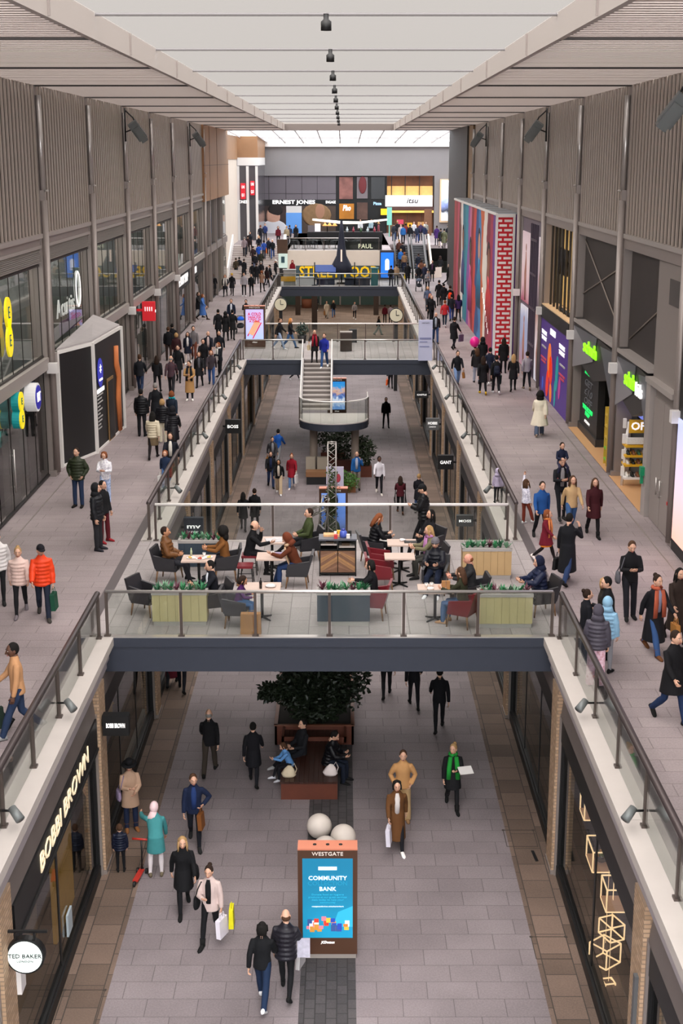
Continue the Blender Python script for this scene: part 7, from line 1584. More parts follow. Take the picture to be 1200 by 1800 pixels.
ROWS = '''
78 1085 u 12 walkC puffer:e0431d jeans:1d2433 short:m 3a3632 1.78 | man in bright orange puffer jacket and black cap | hat=cap:16161c bagL=shop:1c4a38
38 1080 u 10 walkB puffer:d9bdb2 slim:17171a bun:f 6a6266 1.66 | woman in pale pink puffer walking beside the man in orange
1 1056 u 10 walkA puffer:d6d2d0 slim:17171a short:d 1a1a1a 1.76 | person in white jacket cut off at the left edge
139 891 u -10 pocket puffer:2c3322 jeans:26344f short:d 1a1614 1.8 | man in dark olive jacket and jeans near the black hoarding |
187 886 u -5 hold jacket:b9b4c4:print jeans:6f80a4:print bob:r c9503a 1.62 | red haired woman in speckled pale jacket and patterned blue trousers
173 967 u 75 stand puffer:1b1c20 jeans:26262a hood:17181b 2a2a30 1.82 | person in black hooded puffer standing on the left walkway
184 953 u 60 apart jacket:18181b jeans:5a1a22 short:k 8a2028 1.72 | person in burgundy trousers half hidden behind the black hooded puffer
36 1294 u -70 walkC sweater:b98a62 jeans:26344f short:k 8a8a8a 1.84 | man in tan knitted sweater and jeans by the near left balustrade | skin=b
-16 1290 u -40 carryL puffer:1a1c1e jeans:1c1c20 short:k 111 1.75 | person in black at the left edge behind the tan sweater man | bagL=tote:1d2a22
302 847 u 0 walkA jacket:1b1d26 wide:c9b79a long:d 2a2420 1.68 | woman in navy jacket and beige trousers seen through the left balustrade glass | shirt=d8d2c8
292 858 u 0 walkB jacket:23304a jeans:4a6a9a bob:r d8d4d0 1.25 | child in blue jeans walking beside the woman in beige trousers | kid=1 bagR=shop:d8d6d4
270 806 u 180 walkB puffer:c9bda4 skirt:6a5a44 long:k 1a1416 1.7 | woman in beige puffer, brown skirt and black tights seen from behind
305 796 u 180 walkA puffcoat:17161c slim:141416 hood:17161c 141416 1.72 | person in long black quilted coat right of the beige puffer woman
250 767 u 175 stand puffer:141518 jeans:1c1c20 short:k 111 1.8 | man in bulky black jacket just left of the beige puffer woman
275 752 u 180 walkA coat:15171c slim:18181c short:g 111 1.8 | grey haired man in black coat ahead of the beige puffer woman
287 778 u 180 stand puffer:15151a wide:d5cdb8 bob:f eeeeee 1.62 | fair haired person in black top and pale trousers beside the beige puffer woman
303 763 u 170 walkB coat:1a2433 jeans:1c2230 bob:r 111 1.7 | brown haired woman in navy coat with bright teal hood | scarf=1d9aa5
247 693 u 178 walkC jacket:1a1c22 jeans:26344f short:m 222 1.82 | man in black jacket and jeans closest to the left shop glass, seen from behind
277 690 u 180 walkB jacket:17171b slim:1a1a1e long:d 111 1.7 | woman with long dark hair in black jacket left of the bald man
302 694 u 180 walkA jacket:4a1c1e:plaid jeans:202024 bald:g 222 1.78 | bald man in dark red checked jacket seen from behind
314 671 u 0 walkA coat:121316 slim:121316 short:k 111 1.78 | man all in black walking forward beyond the bald man
334 704 u 0 holdS longcoat:b48a58 slim:1c1c22 short:d e8e4e0 1.72 | woman in camel trench coat and white trainers on the left walkway | scarf=17171b
351 680 u 0 walkB coat:16161a slim:16161a bob:m 111 1.66 | woman in open black coat over grey top beyond the trench coat | shirt=55555c
372 677 u 5 walkA jacket:3a3238 jeans:2f4a78 bob:r 222 1.66 | red haired woman in plum grey jacket and jeans by the balustrade
387 663 u -60 hug jacket:171a22 slim:15151a bob:r 111 1.66 | woman in navy with white scarf leaning at the left balustrade | scarf=d8d4d0
358 656 u 0 walkC jacket:121216 slim:15151a short:k 111 1.72 | dark haired man in black behind the grey top woman
367 642 u 0 walkB jacket:1b1d28 jeans:24262e bald:g 111 1.78 | balding man in navy blazer over pale pink shirt | shirt=c9b4b0
386 641 u 0 walkA jacket:15171f slim:15151a short:k 111 1.78 | man in dark zipped jacket right of the navy blazer man
331 639 u 0 walkB coat:1c2030 slim:c9b8b0 long:d eeeeee 1.66 | woman in navy coat over white blouse beside the grey sweater man | shirt=e0dcda
341 633 u 0 walkC sweater:6f6a6c jeans:6a3a2c short:k 222 1.82 | man in grey sweater and rust trousers on the left walkway
297 634 u 180 stand jacket:14151a jeans:3a2c28 short:m 111 1.74 | man in black jacket looking into the left shop window
304 628 u 180 stand coat:15161a slim:15151a short:k 111 1.76 | person in black coat beside the window shopper
311 643 u 180 stand jacket:3a1f22 slim:1c1416 bob:f 111 1.66 | fair haired woman in dark red top by the left shop window
384 596 u 180 walkA coat:131418 slim:15151a short:k 111 1.76 | man in black, left of the pair walking away by the security guard
397 600 u 180 walkB coat:131316 slim:15151a hood:131316 111 1.74 | hooded person in black, right of the pair walking away by the guard
409 597 u 180 walkA coat:121214 slim:121214 short:k 111 1.78 | tall person in black directly in front of the security guard
407 577 u 0 stand jacket:182033 slim:15171f short:m 111 1.78 | security guard in navy jacket left of the lavender totem | shirt=c9ccd6
433 573 u 0 push jacket:15161a slim:15151a short:k 111 1.7 | dark haired person behind the lavender totem with a blue pushchair
356 562 u 75 walkC longcoat:4a74b8 slim:1a1a20 bob:r 3a2a22 1.7 | woman in bright blue coat walking out from the left shops
348 558 u 75 walkA coat:18181c slim:15151a bob:d 111 1.7 | dark companion just behind the bright blue coat | bagR=hand:6a3a22
376 520 u 180 walkA coat:15151a slim:1a1418 bob:r 111 1.7 | woman in black coat walking away beyond the blue coat
396 521 u 0 walkB coat:1b1d26 slim:17171c long:r 111 1.68 | woman in navy coat with pale scarf beyond the blue coat | scarf=d5d0cc
408 519 u 0 walkA coat:14151a slim:14151a short:f 111 1.72 | woman in black coat and mustard hat on the far left walkway | hat=beanie:c9a23a
429 521 u 0 stand sweater:9a969c slim:141418 short:k dddddd 1.78 | man in light grey hoodie and black trousers on the far left walkway
442 520 u 0 walkB jacket:121518 slim:15151a short:k 222 1.72 | person in black tracksuit beside the grey hoodie man
460 514 u 160 hold blazer:8a6a58 slim:2a2320 bob:r 111 1.68 | woman in tan brown jacket near the far left balustrade
415 488 u 180 walkA jacket:3a3022 jeans:22242c short:d 111 1.76 | man in brown olive jacket at the foot of the left stairs | g=crowd_at_the_left_stairs
421 487 u 180 stand jacket:14151c jeans:15171c short:k 111 1.74 | dark figure right of the brown olive jacket at the left stairs | g=crowd_at_the_left_stairs
429 490 u 170 walkB coat:15151a slim:15151a short:d 111 1.76 | person in black coat below the cream coat at the left stairs | g=crowd_at_the_left_stairs
433 481 u 0 stand coat:d8ccb4 slim:1a1a1e bob:d 111 1.66 | woman in cream coat at the bottom of the left stairs | g=crowd_at_the_left_stairs
444 497 u 180 walkA coat:141519 slim:15151a short:k 111 1.74 | left one of three dark figures heading to the left stairs | g=crowd_at_the_left_stairs
451 499 u 180 walkB coat:16161a slim:15151a short:d 111 1.76 | middle one of three dark figures heading to the left stairs | g=crowd_at_the_left_stairs
459 495 u 180 walkA coat:141418 slim:15151a short:g 111 1.76 | right one of three dark figures heading to the left stairs | g=crowd_at_the_left_stairs
469 506 u 160 walkB jacket:241416 slim:15151a hood:1a1416 111 1.7 | hooded person in dark maroon left of the far bridge stalls | g=crowd_at_the_left_stairs
484 492 u 60 hold jacket:1a1a1c slim:15151a short:d 111 1.7 | person in white cap beside the mint poster totem | hat=cap:e4e0dc g=crowd_at_the_left_stairs
475 501 u -90 walkA jacket:1c1c20 jeans:3a3a40 short:d 111 1.7 | person in dark jacket facing left by the dark stall | g=crowd_at_the_left_stairs
514 492 u 0 stand jacket:7a1420 slim:5a1018 hood:7a1420 111 1.66 | person in red hooded top right of the mint poster totem
430 452 s 180 walkA jacket:8a7a7e jeans:22242c short:g 111 1.78 | man in mauve grey jacket high on the left stairs | g=crowd_on_the_left_stairs
436 447 s 180 walkB jacket:2a1a1a slim:15151a short:d 111 1.7 | dark figure right of the mauve grey jacket on the left stairs | g=crowd_on_the_left_stairs
455 448 s 0 walkA jacket:1a1c26 slim:15151a long:f 111 1.7 | fair haired woman coming down the left stairs above the blue jackets | g=crowd_on_the_left_stairs
455 462 s 180 walkB jacket:1f4fb0 jeans:1c2233 short:k 111 1.76 | man in vivid blue jacket on the left stairs | g=crowd_on_the_left_stairs
464 455 s 180 walkA jacket:2a4a98 jeans:1c2233 bob:d 111 1.7 | person in deep blue right of the vivid blue jacket on the stairs | g=crowd_on_the_left_stairs
459 475 s 180 walkC jacket:2c2c22 jeans:22242c short:g 111 1.76 | man in dark olive low on the left stairs | g=crowd_on_the_left_stairs
472 450 s 0 walkA jacket:1c2030 slim:1c2030 bob:f 111 1.68 | woman in navy on the left stairs with an orange bag | bagR=shop:e0702a g=crowd_on_the_left_stairs
479 455 s 0 walkB jacket:15181c jeans:2f4a80 short:w 111 1.76 | white haired man in black and jeans on the left stairs | g=crowd_on_the_left_stairs
445 466 s 180 walkA jacket:2c1c1e slim:15151a short:d 111 1.74 | person in dark brown in the middle of the left stairs | g=crowd_on_the_left_stairs
448 478 s 180 walkB jacket:16171c jeans:3a4a6a short:k 111 1.74 | person in black and blue jeans at the base of the left stairs | g=crowd_on_the_left_stairs
440 441 s 0 walkB jacket:22242c slim:15151a bob:d 111 1.68 | dark coated woman near the top of the left stairs | g=crowd_on_the_left_stairs
458 428 p 180 walkA jacket:1c1c24 jeans:22242c short:r 111 1.72 | person in dark top at the head of the left stairs | g=crowd_on_the_platform
466 424 p 0 walkB jacket:2a3a6a jeans:22242c short:d 111 1.72 | person in blue at the head of the left stairs | g=crowd_on_the_platform
489 431 p 0 stand sweater:5a1420 slim:15151a bob:d 111 1.7 | woman in maroon before the profile portrait poster | g=crowd_on_the_platform
504 431 p 180 stand jacket:9a8a70 jeans:3a3a40 short:f 111 1.72 | person in beige before the pale blue door | g=crowd_on_the_platform
509 428 p 180 walkA jacket:2a2e44 slim:15151a short:d 111 1.72 | person in dark blue right of the beige person at the blue door | g=crowd_on_the_platform
520 427 p 0 walkB coat:17171c slim:15151a long:m 111 1.72 | woman in black coat walking at the pale blue door | g=crowd_on_the_platform
z0 0 c 0 sit jacket:15171c jeans:22242c short:d 111 1.7 | leftmost seated bakery guest in black behind the rail | g=seated_bakery_guests
z1 0 c 0 sitB jacket:c9c6c4 jeans:3a4a6a short:k 111 1.7 | seated bakery guest in white shirt behind the rail | g=seated_bakery_guests
z2 0 c 0 sit jacket:2a3550 jeans:22242c short:g 111 1.7 | grey haired seated bakery guest in blue behind the rail | g=seated_bakery_guests
z3 0 c 0 sitB jacket:1a1c20 jeans:22242c bob:m 111 1.7 | seated bakery guest in black left of the folded parasol | g=seated_bakery_guests
z4 0 c 0 sit jacket:223034 jeans:22242c short:w 111 1.7 | white haired seated bakery guest beside the folded parasol | g=seated_bakery_guests
z5 0 c 0 sit jacket:15151a jeans:22242c bob:d 111 1.7 | seated bakery guest above the black sign board, left one | g=seated_bakery_guests
z6 0 c 0 sitB jacket:1c2226 jeans:22242c short:r 111 1.7 | seated bakery guest above the black sign board, right one | g=seated_bakery_guests
633 416 p 0 stand sweater:d8d6d8 slim:15151a short:k 111 1.7 | member of staff in white behind the bakery kiosk, left | g=bakery_staff
652 416 p 0 stand sweater:9ab0b8 slim:15151a bob:d 111 1.7 | member of staff in pale blue behind the bakery kiosk | g=bakery_staff
660 419 p 0 stand sweater:1c1c20 slim:15151a short:r 111 1.7 | person in black at the right end of the bakery kiosk | g=bakery_staff
665 422 p 90 stand sweater:8a4a52 slim:15151a bob:f 111 1.7 | person in dusty pink right of the bakery kiosk | g=bakery_staff
692 424 p 180 walkA jacket:2a2c34 jeans:3a4a6a short:d 111 1.74 | person in grey black left of the restaurant entrance queue | g=restaurant_crowd
698 421 p 180 stand jacket:1a1a1e jeans:22242c short:f 111 1.76 | fair haired person in black at the restaurant entrance queue | g=restaurant_crowd
704 425 p 0 walkB jacket:b9a8a4 jeans:c9c4c4 short:d 111 1.7 | person in pale pink in front of the restaurant | g=restaurant_crowd
708 429 p 180 stand jacket:2a62a0 jeans:22242c short:k 111 1.72 | person in bright blue at the top of the left escalator | g=restaurant_crowd
713 423 p 180 walkA jacket:6a2a2c jeans:22242c bob:d 111 1.7 | woman in dark red in front of the restaurant | g=restaurant_crowd
720 428 p 180 stand coat:15151a slim:c9c4c4 short:k 111 1.74 | person in black coat and pale trousers mid restaurant front | g=restaurant_crowd
727 420 p 0 walkB jacket:c9c8cc jeans:22242c short:d 111 1.72 | person in white top in the restaurant doorway | g=restaurant_crowd
733 427 p 180 walkA jacket:22283a jeans:2a3a66 bob:r 111 1.7 | woman in navy above the right escalator | g=restaurant_crowd
739 423 p 0 stand jacket:3a2a4a jeans:22242c short:d 111 1.72 | person in plum at the right of the restaurant | g=restaurant_crowd
745 427 p 180 walkB jacket:1c2440 jeans:d0ccca short:w 111 1.74 | white haired person in navy near the timber screen | g=restaurant_crowd
748 420 p 0 walkA jacket:9a9890 jeans:22242c short:d 111 1.72 | person in pale grey near the timber screen | g=restaurant_crowd
767 431 p 180 stand coat:3a1f58 slim:22242c short:d 111 1.74 | person in purple coat under the far digital screen | g=crowd_under_the_screen
774 435 p 180 walkA coat:16161a slim:c9b4a4 short:d 111 1.7 | person in black left of the olive parka under the screen | g=crowd_under_the_screen
780 437 p 180 walkB puffcoat:4a4a32 slim:15151a short:k 111 1.76 | person in olive parka under the far digital screen | g=crowd_under_the_screen
787 430 p 0 stand jacket:1c1c22 slim:15151a short:d 111 1.76 | tall person in black under the far digital screen | g=crowd_under_the_screen
793 436 p 180 stand jacket:1a2a5a jeans:d8d4d0 bob:k 111 1.72 | person in navy blue and pale trousers under the screen | g=crowd_under_the_screen
798 431 p 180 walkA jacket:22202a jeans:22242c short:k 111 1.72 | dark figure beside the mural edge under the screen | g=crowd_under_the_screen
701 456 e 180 stand jacket:4a2c24 jeans:22242c short:f 111 1.74 | man in brown high on the left escalator | g=people_on_the_escalators
707 462 e 180 stand jacket:15161c jeans:22242c short:d 111 1.72 | person in black high on the left escalator | g=people_on_the_escalators
704 472 e 180 stand jacket:2a66b0 jeans:22242c short:f 111 1.72 | person in bright blue halfway up the left escalator | g=people_on_the_escalators
710 479 e 180 stand jacket:8a6a50 jeans:1c2440 bob:r 111 1.68 | person in tan low on the left escalator | g=people_on_the_escalators
735 480 e 180 stand jacket:1c2230 jeans:2f4a70 short:d 111 1.74 | person in navy and jeans on the right escalator | g=people_on_the_escalators
740 489 e 180 stand jacket:6a4434 jeans:22242c bob:d 111 1.68 | woman in brown low on the right escalator | g=people_on_the_escalators
696 501 u 180 stand jacket:a08468 jeans:22242c short:d 111 1.72 | person in tan jacket by the blue totem | g=far_right_crowd
687 503 u 180 walkA jacket:15161a jeans:22242c short:k 111 1.72 | person in black before the blue totem | g=far_right_crowd
716 499 u 180 stand coat:121216 slim:121216 short:k 111 1.78 | tall person in black at the far end of the right balustrade | bagL=shop:e0c02a g=far_right_crowd
751 512 u 0 push sweater:8d8a90 slim:15151a bun:d 111 1.68 | woman in grey pushing the pushchair on the far right walkway | g=far_right_crowd
735 501 u 0 walkA jacket:1a1a1e jeans:22242c short:r 111 1.72 | man with ginger hair behind the pushchair | g=far_right_crowd
746 499 u 0 walkB jacket:2a2c40 jeans:22242c bob:f 111 1.7 | fair haired woman in slate blue behind the pushchair | g=far_right_crowd
759 495 u 0 stand coat:15151a slim:15151a short:d 111 1.78 | man in long dark coat right of the pushchair | shirt=5a3a5a g=far_right_crowd
773 485 u 180 stand coat:131316 slim:4a3226 hood:2a1a16 e8d8d0 1.74 | hooded person in black coat with bare ankles near the ramp | g=far_right_crowd
787 502 u 70 walkC jacket:131316 slim:131316 bald:g 111 1.8 | bald man in black striding past the ramp | g=far_right_crowd
792 473 u 180 walkA sweater:9a9cb0 jeans:22242c short:d 111 1.76 | man in pale lilac shirt beside the mural edge | g=far_right_crowd
797 486 u 180 walkB jacket:5a5a3a slim:15151a bob:f 111 1.7 | person in olive yellow beside the mural edge | g=far_right_crowd
751 546 u 0 walkB jacket:55607a jeans:3a3a40 bob:f 111 1.7 | woman in grey blue by the right balustrade near the lilac totem
755 561 u 0 walkA coat:15161c slim:15151a long:b8552a 111 1.7 | woman with long orange hair in black coat near the lilac totem
758 567 u 0 walkB jacket:121216 slim:15151a bald:g 111 1.78 | balding man in black behind the dark jacketed man in jeans
765 603 u 0 walkA jacket:1b1e26 jeans:2a3f66 bald:g 222 1.78 | balding man in dark jacket and jeans beside the lilac totem | shirt=9aa4b0
771 537 u 180 walkB coat:111114 slim:111114 short:k 111 1.84 | broad man in black walking away left of the red rucksack
779 541 u 180 walkA coat:141418 slim:141418 short:k 111 1.74 | person in black tucked behind the broad man
790 547 u 180 walkB jacket:131316 jeans:22242c short:d 111 1.78 | man in black with bright red rucksack walking away | back=e8401c
781 575 u 170 walkA jacket:b02a30 slim:1c2a3a short:r dddddd 1.7 | person in red jacket walking away beside the mural
793 564 u 180 walkB jacket:1c1c22 jeans:2f3f78 short:k 111 1.74 | man in black and blue jeans beside the red jacket | bagL=shop:b9a8d8
805 564 u 180 walkA jacket:3a2350 slim:15151a long:k 111 1.72 | dark haired woman in purple jacket closest to the mural
797 614 u 150 walkC coat:121216 slim:12141c short:d 111 1.82 | man in black coat swinging his arm on the right walkway | bagR=shop:6a5a78
803 680 u 5 walkB jacket:15151c jeans:7a94c0 bun:d 222 1.7 | woman in black top and pale jeans carrying a tan handbag | bagL=hand:8a5a2c
847 656 u 180 walkA jacket:131316 slim:131316 hood:131316 111 1.8 | hooded person in black beside the pink balloon
834 652 u 180 walkB jacket:141418 slim:15151a short:k 111 1.3 | child in black under the pink balloon | kid=1
837 674 u 178 walkC jacket:1c1a1c jeans:a9aec0 long:m 222 1.7 | long haired woman in black leather jacket and pale jeans
848 693 u 180 walkA coat:101014 slim:101014 long:d c8a020 1.74 | person all in black with mustard soles walking away
860 676 u 180 walkB jacket:1a2033 jeans:5a4a4c short:k eeeeee 1.76 | man in navy hoodie with white trainers walking away
871 692 u 180 walkA jacket:121214 jeans:15151a short:k eeeeee 1.76 | man in black with dark logo rucksack walking away | back=1a2030 bagR=shop:15302a
884 656 u 180 stand coat:141214 slim:15151a long:d 111 1.72 | woman in black directly in front of the red brick print
901 687 u 175 walkB coat:141416 slim:141416 long:f 111 1.7 | woman with long blond hair in black coat walking away
925 685 u 180 walkA sweater:9a949a slim:15151a short:d 8a7a6a 1.78 | man in light grey sweater holding hands with the blond woman
947 766 u 172 walkB cape:e0d6c2 wide:4a5468 curly:k c9b4a0 1.72 | person with big dark curly hair in cream cape coat
983 913 u 8 hold jacket:17171c slim:17171c bald:m 222 1.84 | man in black carrying a child on his shoulders | shirt=8a8688
922 921 u 120 raise jacket:9a98b4:print jeans:7a3426 long:m eeeeee 1.3 | girl in patterned jacket and rust trousers raising one arm | kid=1
949 949 u 5 walkA jacket:1d4a86 slim:17171c pony:d 222 1.7 | woman in blue zipped jacket and sunglasses on the right walkway | bagL=shop:2aa8b0
1002 940 u 5 walkB sweater:b99a70 jeans:3a5a86 long:m 222 1.74 | woman in tan sweater with black sleeves and jeans
1041 942 u 0 walkA coat:3a1218 slim:151214 long:m 111:boot 1.7 | woman in burgundy belted coat walking forward
957 986 u 60 walkC coat:6a1626 skirt:d87a2a bob:r e8dcd8 1.4 | girl in maroon coat with orange scarf and orange skirt | kid=1 scarf=d8844a
995 1025 u 150 phone longcoat:121318 jeans:26385c short:k 111 1.82 | man in long black coat on the phone with black briefcase | bagL=case:1a1a1c
1103 1086 u 0 hold jacket:131316 jeans:1a1a20 short:m 111 1.82 | man in black looking down at his phone, grey satchel at hip | side=5a5a60:R
1146 1149 u 25 walkB longcoat:131318 jeans:33507e bun:d 6a4226:boot 1.8 | man in black coat with red scarf carrying a brown bag | scarf=a8543c bagL=paper:a9743a shirt=8a8aa0
1186 1128 u 10 walkA longcoat:2c211c slim:1c1614 long:k 111 1.72 | woman with long dark hair in brown belted coat
1176 1268 u 25 walkC coat:121114 jeans:1c2c4c short:d 111 1.84 | man in black winter coat at the lower right walkway | bagL=shop:3a1d18
1066 1158 u -100 hug coat:121216 slim:121216 short:k 111 1.78 | man in black hugging someone by the right balustrade
1056 1150 u 80 stand jacket:2a2622 slim:15151a bob:f 111 1.68 | fair haired woman in the group hugging by the right balustrade
1026 1168 u 100 stand jacket:15161c slim:15151a bun:d 111 1.62 | dark haired girl in black in the group by the right balustrade
1062 1182 u 150 stand puffer:8ab4d0 slim:8a8a90 hood:8ab4d0 111 1.6 | person in pale blue jacket in the group by the right balustrade
1045 1206 u 165 stand puffer:4a4650 wide:d08a98:print hood:4a4650 6a6a70 1.68 | person in grey hooded puffer and red patterned trousers at the balustrade
873 884 u 180 stand sweater:b4a8c0 slim:1c1c20 hood:b4a8c0 111 1.05 | small child in lilac hoodie seen through the right balustrade glass | kid=1
491 614 u 75 walkB jacket:121216 jeans:8a9ab4 short:m dddddd 1.74 | man in black and pale jeans crossing the stair bridge
510 612 u 75 walkA jacket:15151a jeans:3f5f88 long:b8793a 222 1.7 | woman with long ginger hair crossing the stair bridge
553 637 u 0 point coat:121216 slim:151214 bald:w 111 1.66 | white haired woman in black coat at the top of the stairs | scarf=8a1a2a bagR=hand:b9a888
570 646 u -8 walkB jacket:1f2a8a jeans:2c4a78 short:m eeeeee 1.76 | man in bright blue jacket starting down the stairs
648 640 g 180 stand jacket:3a302c jeans:22242c short:k 111 1.72 | dark haired person in the far court cut off by the stair bridge
574 559 g 0 walkA longcoat:c9b9a4 wide:9a948c long:m 222 1.7 | woman in cream coat carrying a tan bag in the far court | bagR=tote:9a6a3a
586 558 g 0 walkB jacket:1a1a1c jeans:4a6a9a long:f 8a4a22:boot 1.72 | woman in black jacket and brown boots in the far court
623 561 g 0 walkC sweater:c9c0bc:plaid slim:15151a short:k eeeeee 1.74 | man in checked shirt walking through the far court
556 546 g 0 stand jacket:22242a slim:15151a bob:d eeeeee 1.5 | child by the far court shop glass with a white board
665 589 g 100 walkA jacket:15161a wide:8a9a94 long:m 222 1.7 | woman in black jacket and pale green trousers in the far court | shirt=6ab47a
676 568 g 180 stand jacket:6a1a2a slim:15151a short:d 111 1.74 | person in maroon at the right of the far court
686 568 g 180 stand sweater:b9a8b4 slim:15151a short:d 111 1.72 | person in pale lilac top at the right of the far court
678 752 g 0 apart jacket:111114 slim:111114 short:k 111 1.78 | lone man all in black walking on the lower floor past the landing
686 682 g 180 walkA jacket:15151a slim:15151a short:k 111 1.74 | person half hidden under the stair bridge with an orange bag | bagL=shop:e0602a
518 668 g 90 walkC jacket:1c1c20 slim:15151a short:k ccc 1.74 | person under the stair bridge showing only legs
489 815 g 160 walkA jacket:1f56a8 jeans:8a8a8c short:k 222 1.84 | dark haired man in blue and black jacket walking away on the lower floor
479 826 g 10 walkB blazer:3a3a3e slim:26262a short:d 222 1.74 | man in grey jacket over pale shirt carrying a tan bag | shirt=8a8a90 bagR=hand:9a6a34
476 856 g 5 walkC jacket:17181c jeans:223050 short:d 111 1.78 | man in open black jacket over blue shirt on the lower floor | shirt=1f2a4a
490 868 g 0 walkA jacket:121214 wide:c2ab8e bob:k eeeeee 1.68 skin=t | woman in black jacket and beige cargo trousers | shirt=d0c4b4
513 858 g 0 walkB coat:8a1626 jeans:5a7aa8 bun:r e0d0cc 1.72 | woman in red puffer coat with white shopping bag | bagL=shop:d8d4d4
428 932 g 180 walkA coat:0f1014 slim:111114 long:k 111 1.68 | woman in black of the couple walking away below the cafe
448 930 g 180 walkB coat:111216 slim:14141a short:d 111 1.8 | man in black of the couple walking away below the cafe
627 861 g -5 phoneL jacket:1f5a9a jeans:8a7e78 bald:m 222 1.84 | man in blue and navy jacket with hand at his mouth beside the shrubs | shirt=aab0c4
666 868 g 0 walkC sweater:e0dce4 slim:17171c short:k dcd4cc 1.84 | man in white hoodie and black trousers on the lower floor | skin=b
703 902 g 180 push jacket:4a1620 slim:141418 long:d 6a4a3a 1.7 | woman in maroon pushing a black pushchair on the lower floor
735 898 g 170 walkB coat:17161e jeans:2a3a5a short:f eeeeee 1.72 | fair haired woman in navy dress coat right of the pushchair
744 966 u -100 hold puffer:111114 slim:111114 short:k 111 1.78 | man in black puffer and cap standing at the cafe back rail | hat=cap:131316
320 1214 g 180 walkA jacket:15151c slim:15151c short:k 111 1.76 | person under the cafe bridge showing only dark trousers
303 1204 g 180 walkB longcoat:5a1622 slim:15151a bob:d 111 1.68 | person in long maroon coat half hidden under the cafe bridge
369 1360 g 178 walkB jacket:111114 jeans:3a332c bald:g 111 1.78 | bald man in black jacket walking away on the lower floor
446 1378 g 180 walkA coat:111116 slim:15151a short:k 111 1.68 | person in black coat walking away left of the planter bench
343 1484 g 5 hip jacket:16203a slim:14161e short:m 222 1.8 | man in navy sports jacket carrying a brown paper bag | bagL=paper:7a4a22 shirt=22386a
231 1458 g 20 holdS coat:b0917a jeans:1c2640 bob:m 8a5a34:boot 1.74 | woman in beige coat and black hat by the left arcade shop | hat=brim:0f0f12 side=8a7a94:R
213 1532 g -170 stand puffer:141a2c slim:141418 short:m 111 1.12 | small child in navy padded coat by the left shop window | kid=1
276 1540 g -170 bend coat:3f8588 slim:dcd4d6 hijab:e0c2c4 6a5f4c 1.68 | woman in teal coat and pale pink headscarf bending to the child
324 1600 g 10 walkB coat:111114 slim:111114 long:f 111 1.74 | woman with blond hair in black coat carrying a black bag | side=121216:L
371 1654 g -10 carryL blazer:c9b4ae slim:111114 bun:d 111:boot 1.72 | woman in pale pink blazer with white and yellow shopping bags | shirt=121214 side=121214:R bagL=shop:dcd6e0
462 1764 g 172 walkA jacket:101114 jeans:1a2a44 bob:k dddddd 1.7 | woman in black of the couple in the lower foreground, dark hair
503 1748 g 175 walkC puffer:1f1d24 slim:111114 bald:m 111 1.78 | balding man in dark puffer walking beside the teal totem | bagR=tote:b9b4b4
679 1224 g 180 walkB jacket:131316 slim:131316 short:k 111 1.78 | man under the cafe bridge edge, left one of three
727 1243 g 180 walkA jacket:121216 slim:121216 short:k 111 1.74 | person under the cafe bridge edge, middle one of three
771 1283 g 178 walkB jacket:101014 slim:121216 short:k 111 1.84 | tall man in black walking away, right one of three under the bridge
707 1442 g 0 pocket jacket:b88a5a wide:b89a70 short:m 8a6a4a 1.78 | person in caramel jacket behind the long brown coat
696 1492 g 5 walkA longcoat:5f3d20 slim:15151a bob:k e8e4e0 1.74 | woman in long brown coat carrying a white and yellow bag | shirt=d0c8c4 bagR=shop:d8d4e0
794 1420 g 0 folder coat:131316 slim:131316 bun:f 111:boot 1.72 | woman in black with wide green scarf holding papers | scarf=1f8a34
a 5 c 0 sitB puffer:6a4526 jeans:2a2a30 short:d 111 1.78 | bearded man in brown puffer seated in the left cafe armchair | skin=t
b 0 c 0 sit jacket:7a4e26 jeans:22242c curly:k 111 1.68 | woman with dark curly hair and tan jacket seated at the cafe | skin=t
c 0 c 0 sitfoto jacket:111114 slim:111114 bald:d 111 1.8 | bald man in black on the cafe stool holding up a phone
D 0 c 0 sitcross jacket:3a4426 slim:15151a short:d 222 1.78 | man in olive green jacket leaning back at the cafe
e 0 c 0 sitlean jacket:5a2c18 jeans:22365c hood:6a3420 9a8a80 1.76 | person in rust brown hooded jacket slumped at the cafe table | scarf=c9a888
f 0 c 0 sit jacket:14161e slim:15151a short:k 111 1.72 | person in dark suit behind the left olive planter | shirt=d8dce4
g 0 c 0 sitphone sweater:4a2058 jeans:2f5a8a bob:d 8a8a8a 1.3 | child in purple top looking at a phone at the cafe | kid=1 skin=t
h 0 c 0 sitphone puffer:121216 slim:15151a long:r 222 1.72 | woman in black puffer looking at her phone at the cafe
i 0 c 0 sitB jacket:18161a slim:15151a long:k 111 1.7 | smiling woman with long dark hair at the far cafe table
j 0 c 0 sit jacket:6f6a50 slim:3a3a36 long:f 222 1.7 | fair haired woman in olive jacket at the double cafe table | scarf=b07aa8
k 0 c 0 sit puffer:15171f jeans:1a2236 short:k e0e0e4 1.8 | man in grey beanie and dark puffer at the right cafe table | hat=beanie:6a666c
l 0 c 0 sit jacket:2a2c1c jeans:3a5a82 long:m b08a68 1.72 | woman with long brown hair in dark green jacket on the red chair
o 0 c 0 sit jacket:2a2a2c slim:15151a bald:r 111 1.74 | balding man behind the long haired woman at the cafe | skin=r
m 0 c 0 sit jacket:121216 slim:121216 bob:k 111 1.72 | person in black on the red chair behind the navy planter
n 0 c 0 sit puffer:18203a jeans:22242c hood:151b33 222 1.76 | person in navy hooded puffer beside the right olive planter
x0 0 q 100 sitcross jacket:16161a jeans:14161c short:k 9a9a9a 1.78 | young man in dark parka on the bench before the planter
x1 0 q 60 sitlean sweater:5a8ac0 slim:15151a bob:m c9c9d0 1.3 | child in pale blue top leaning on the bench |
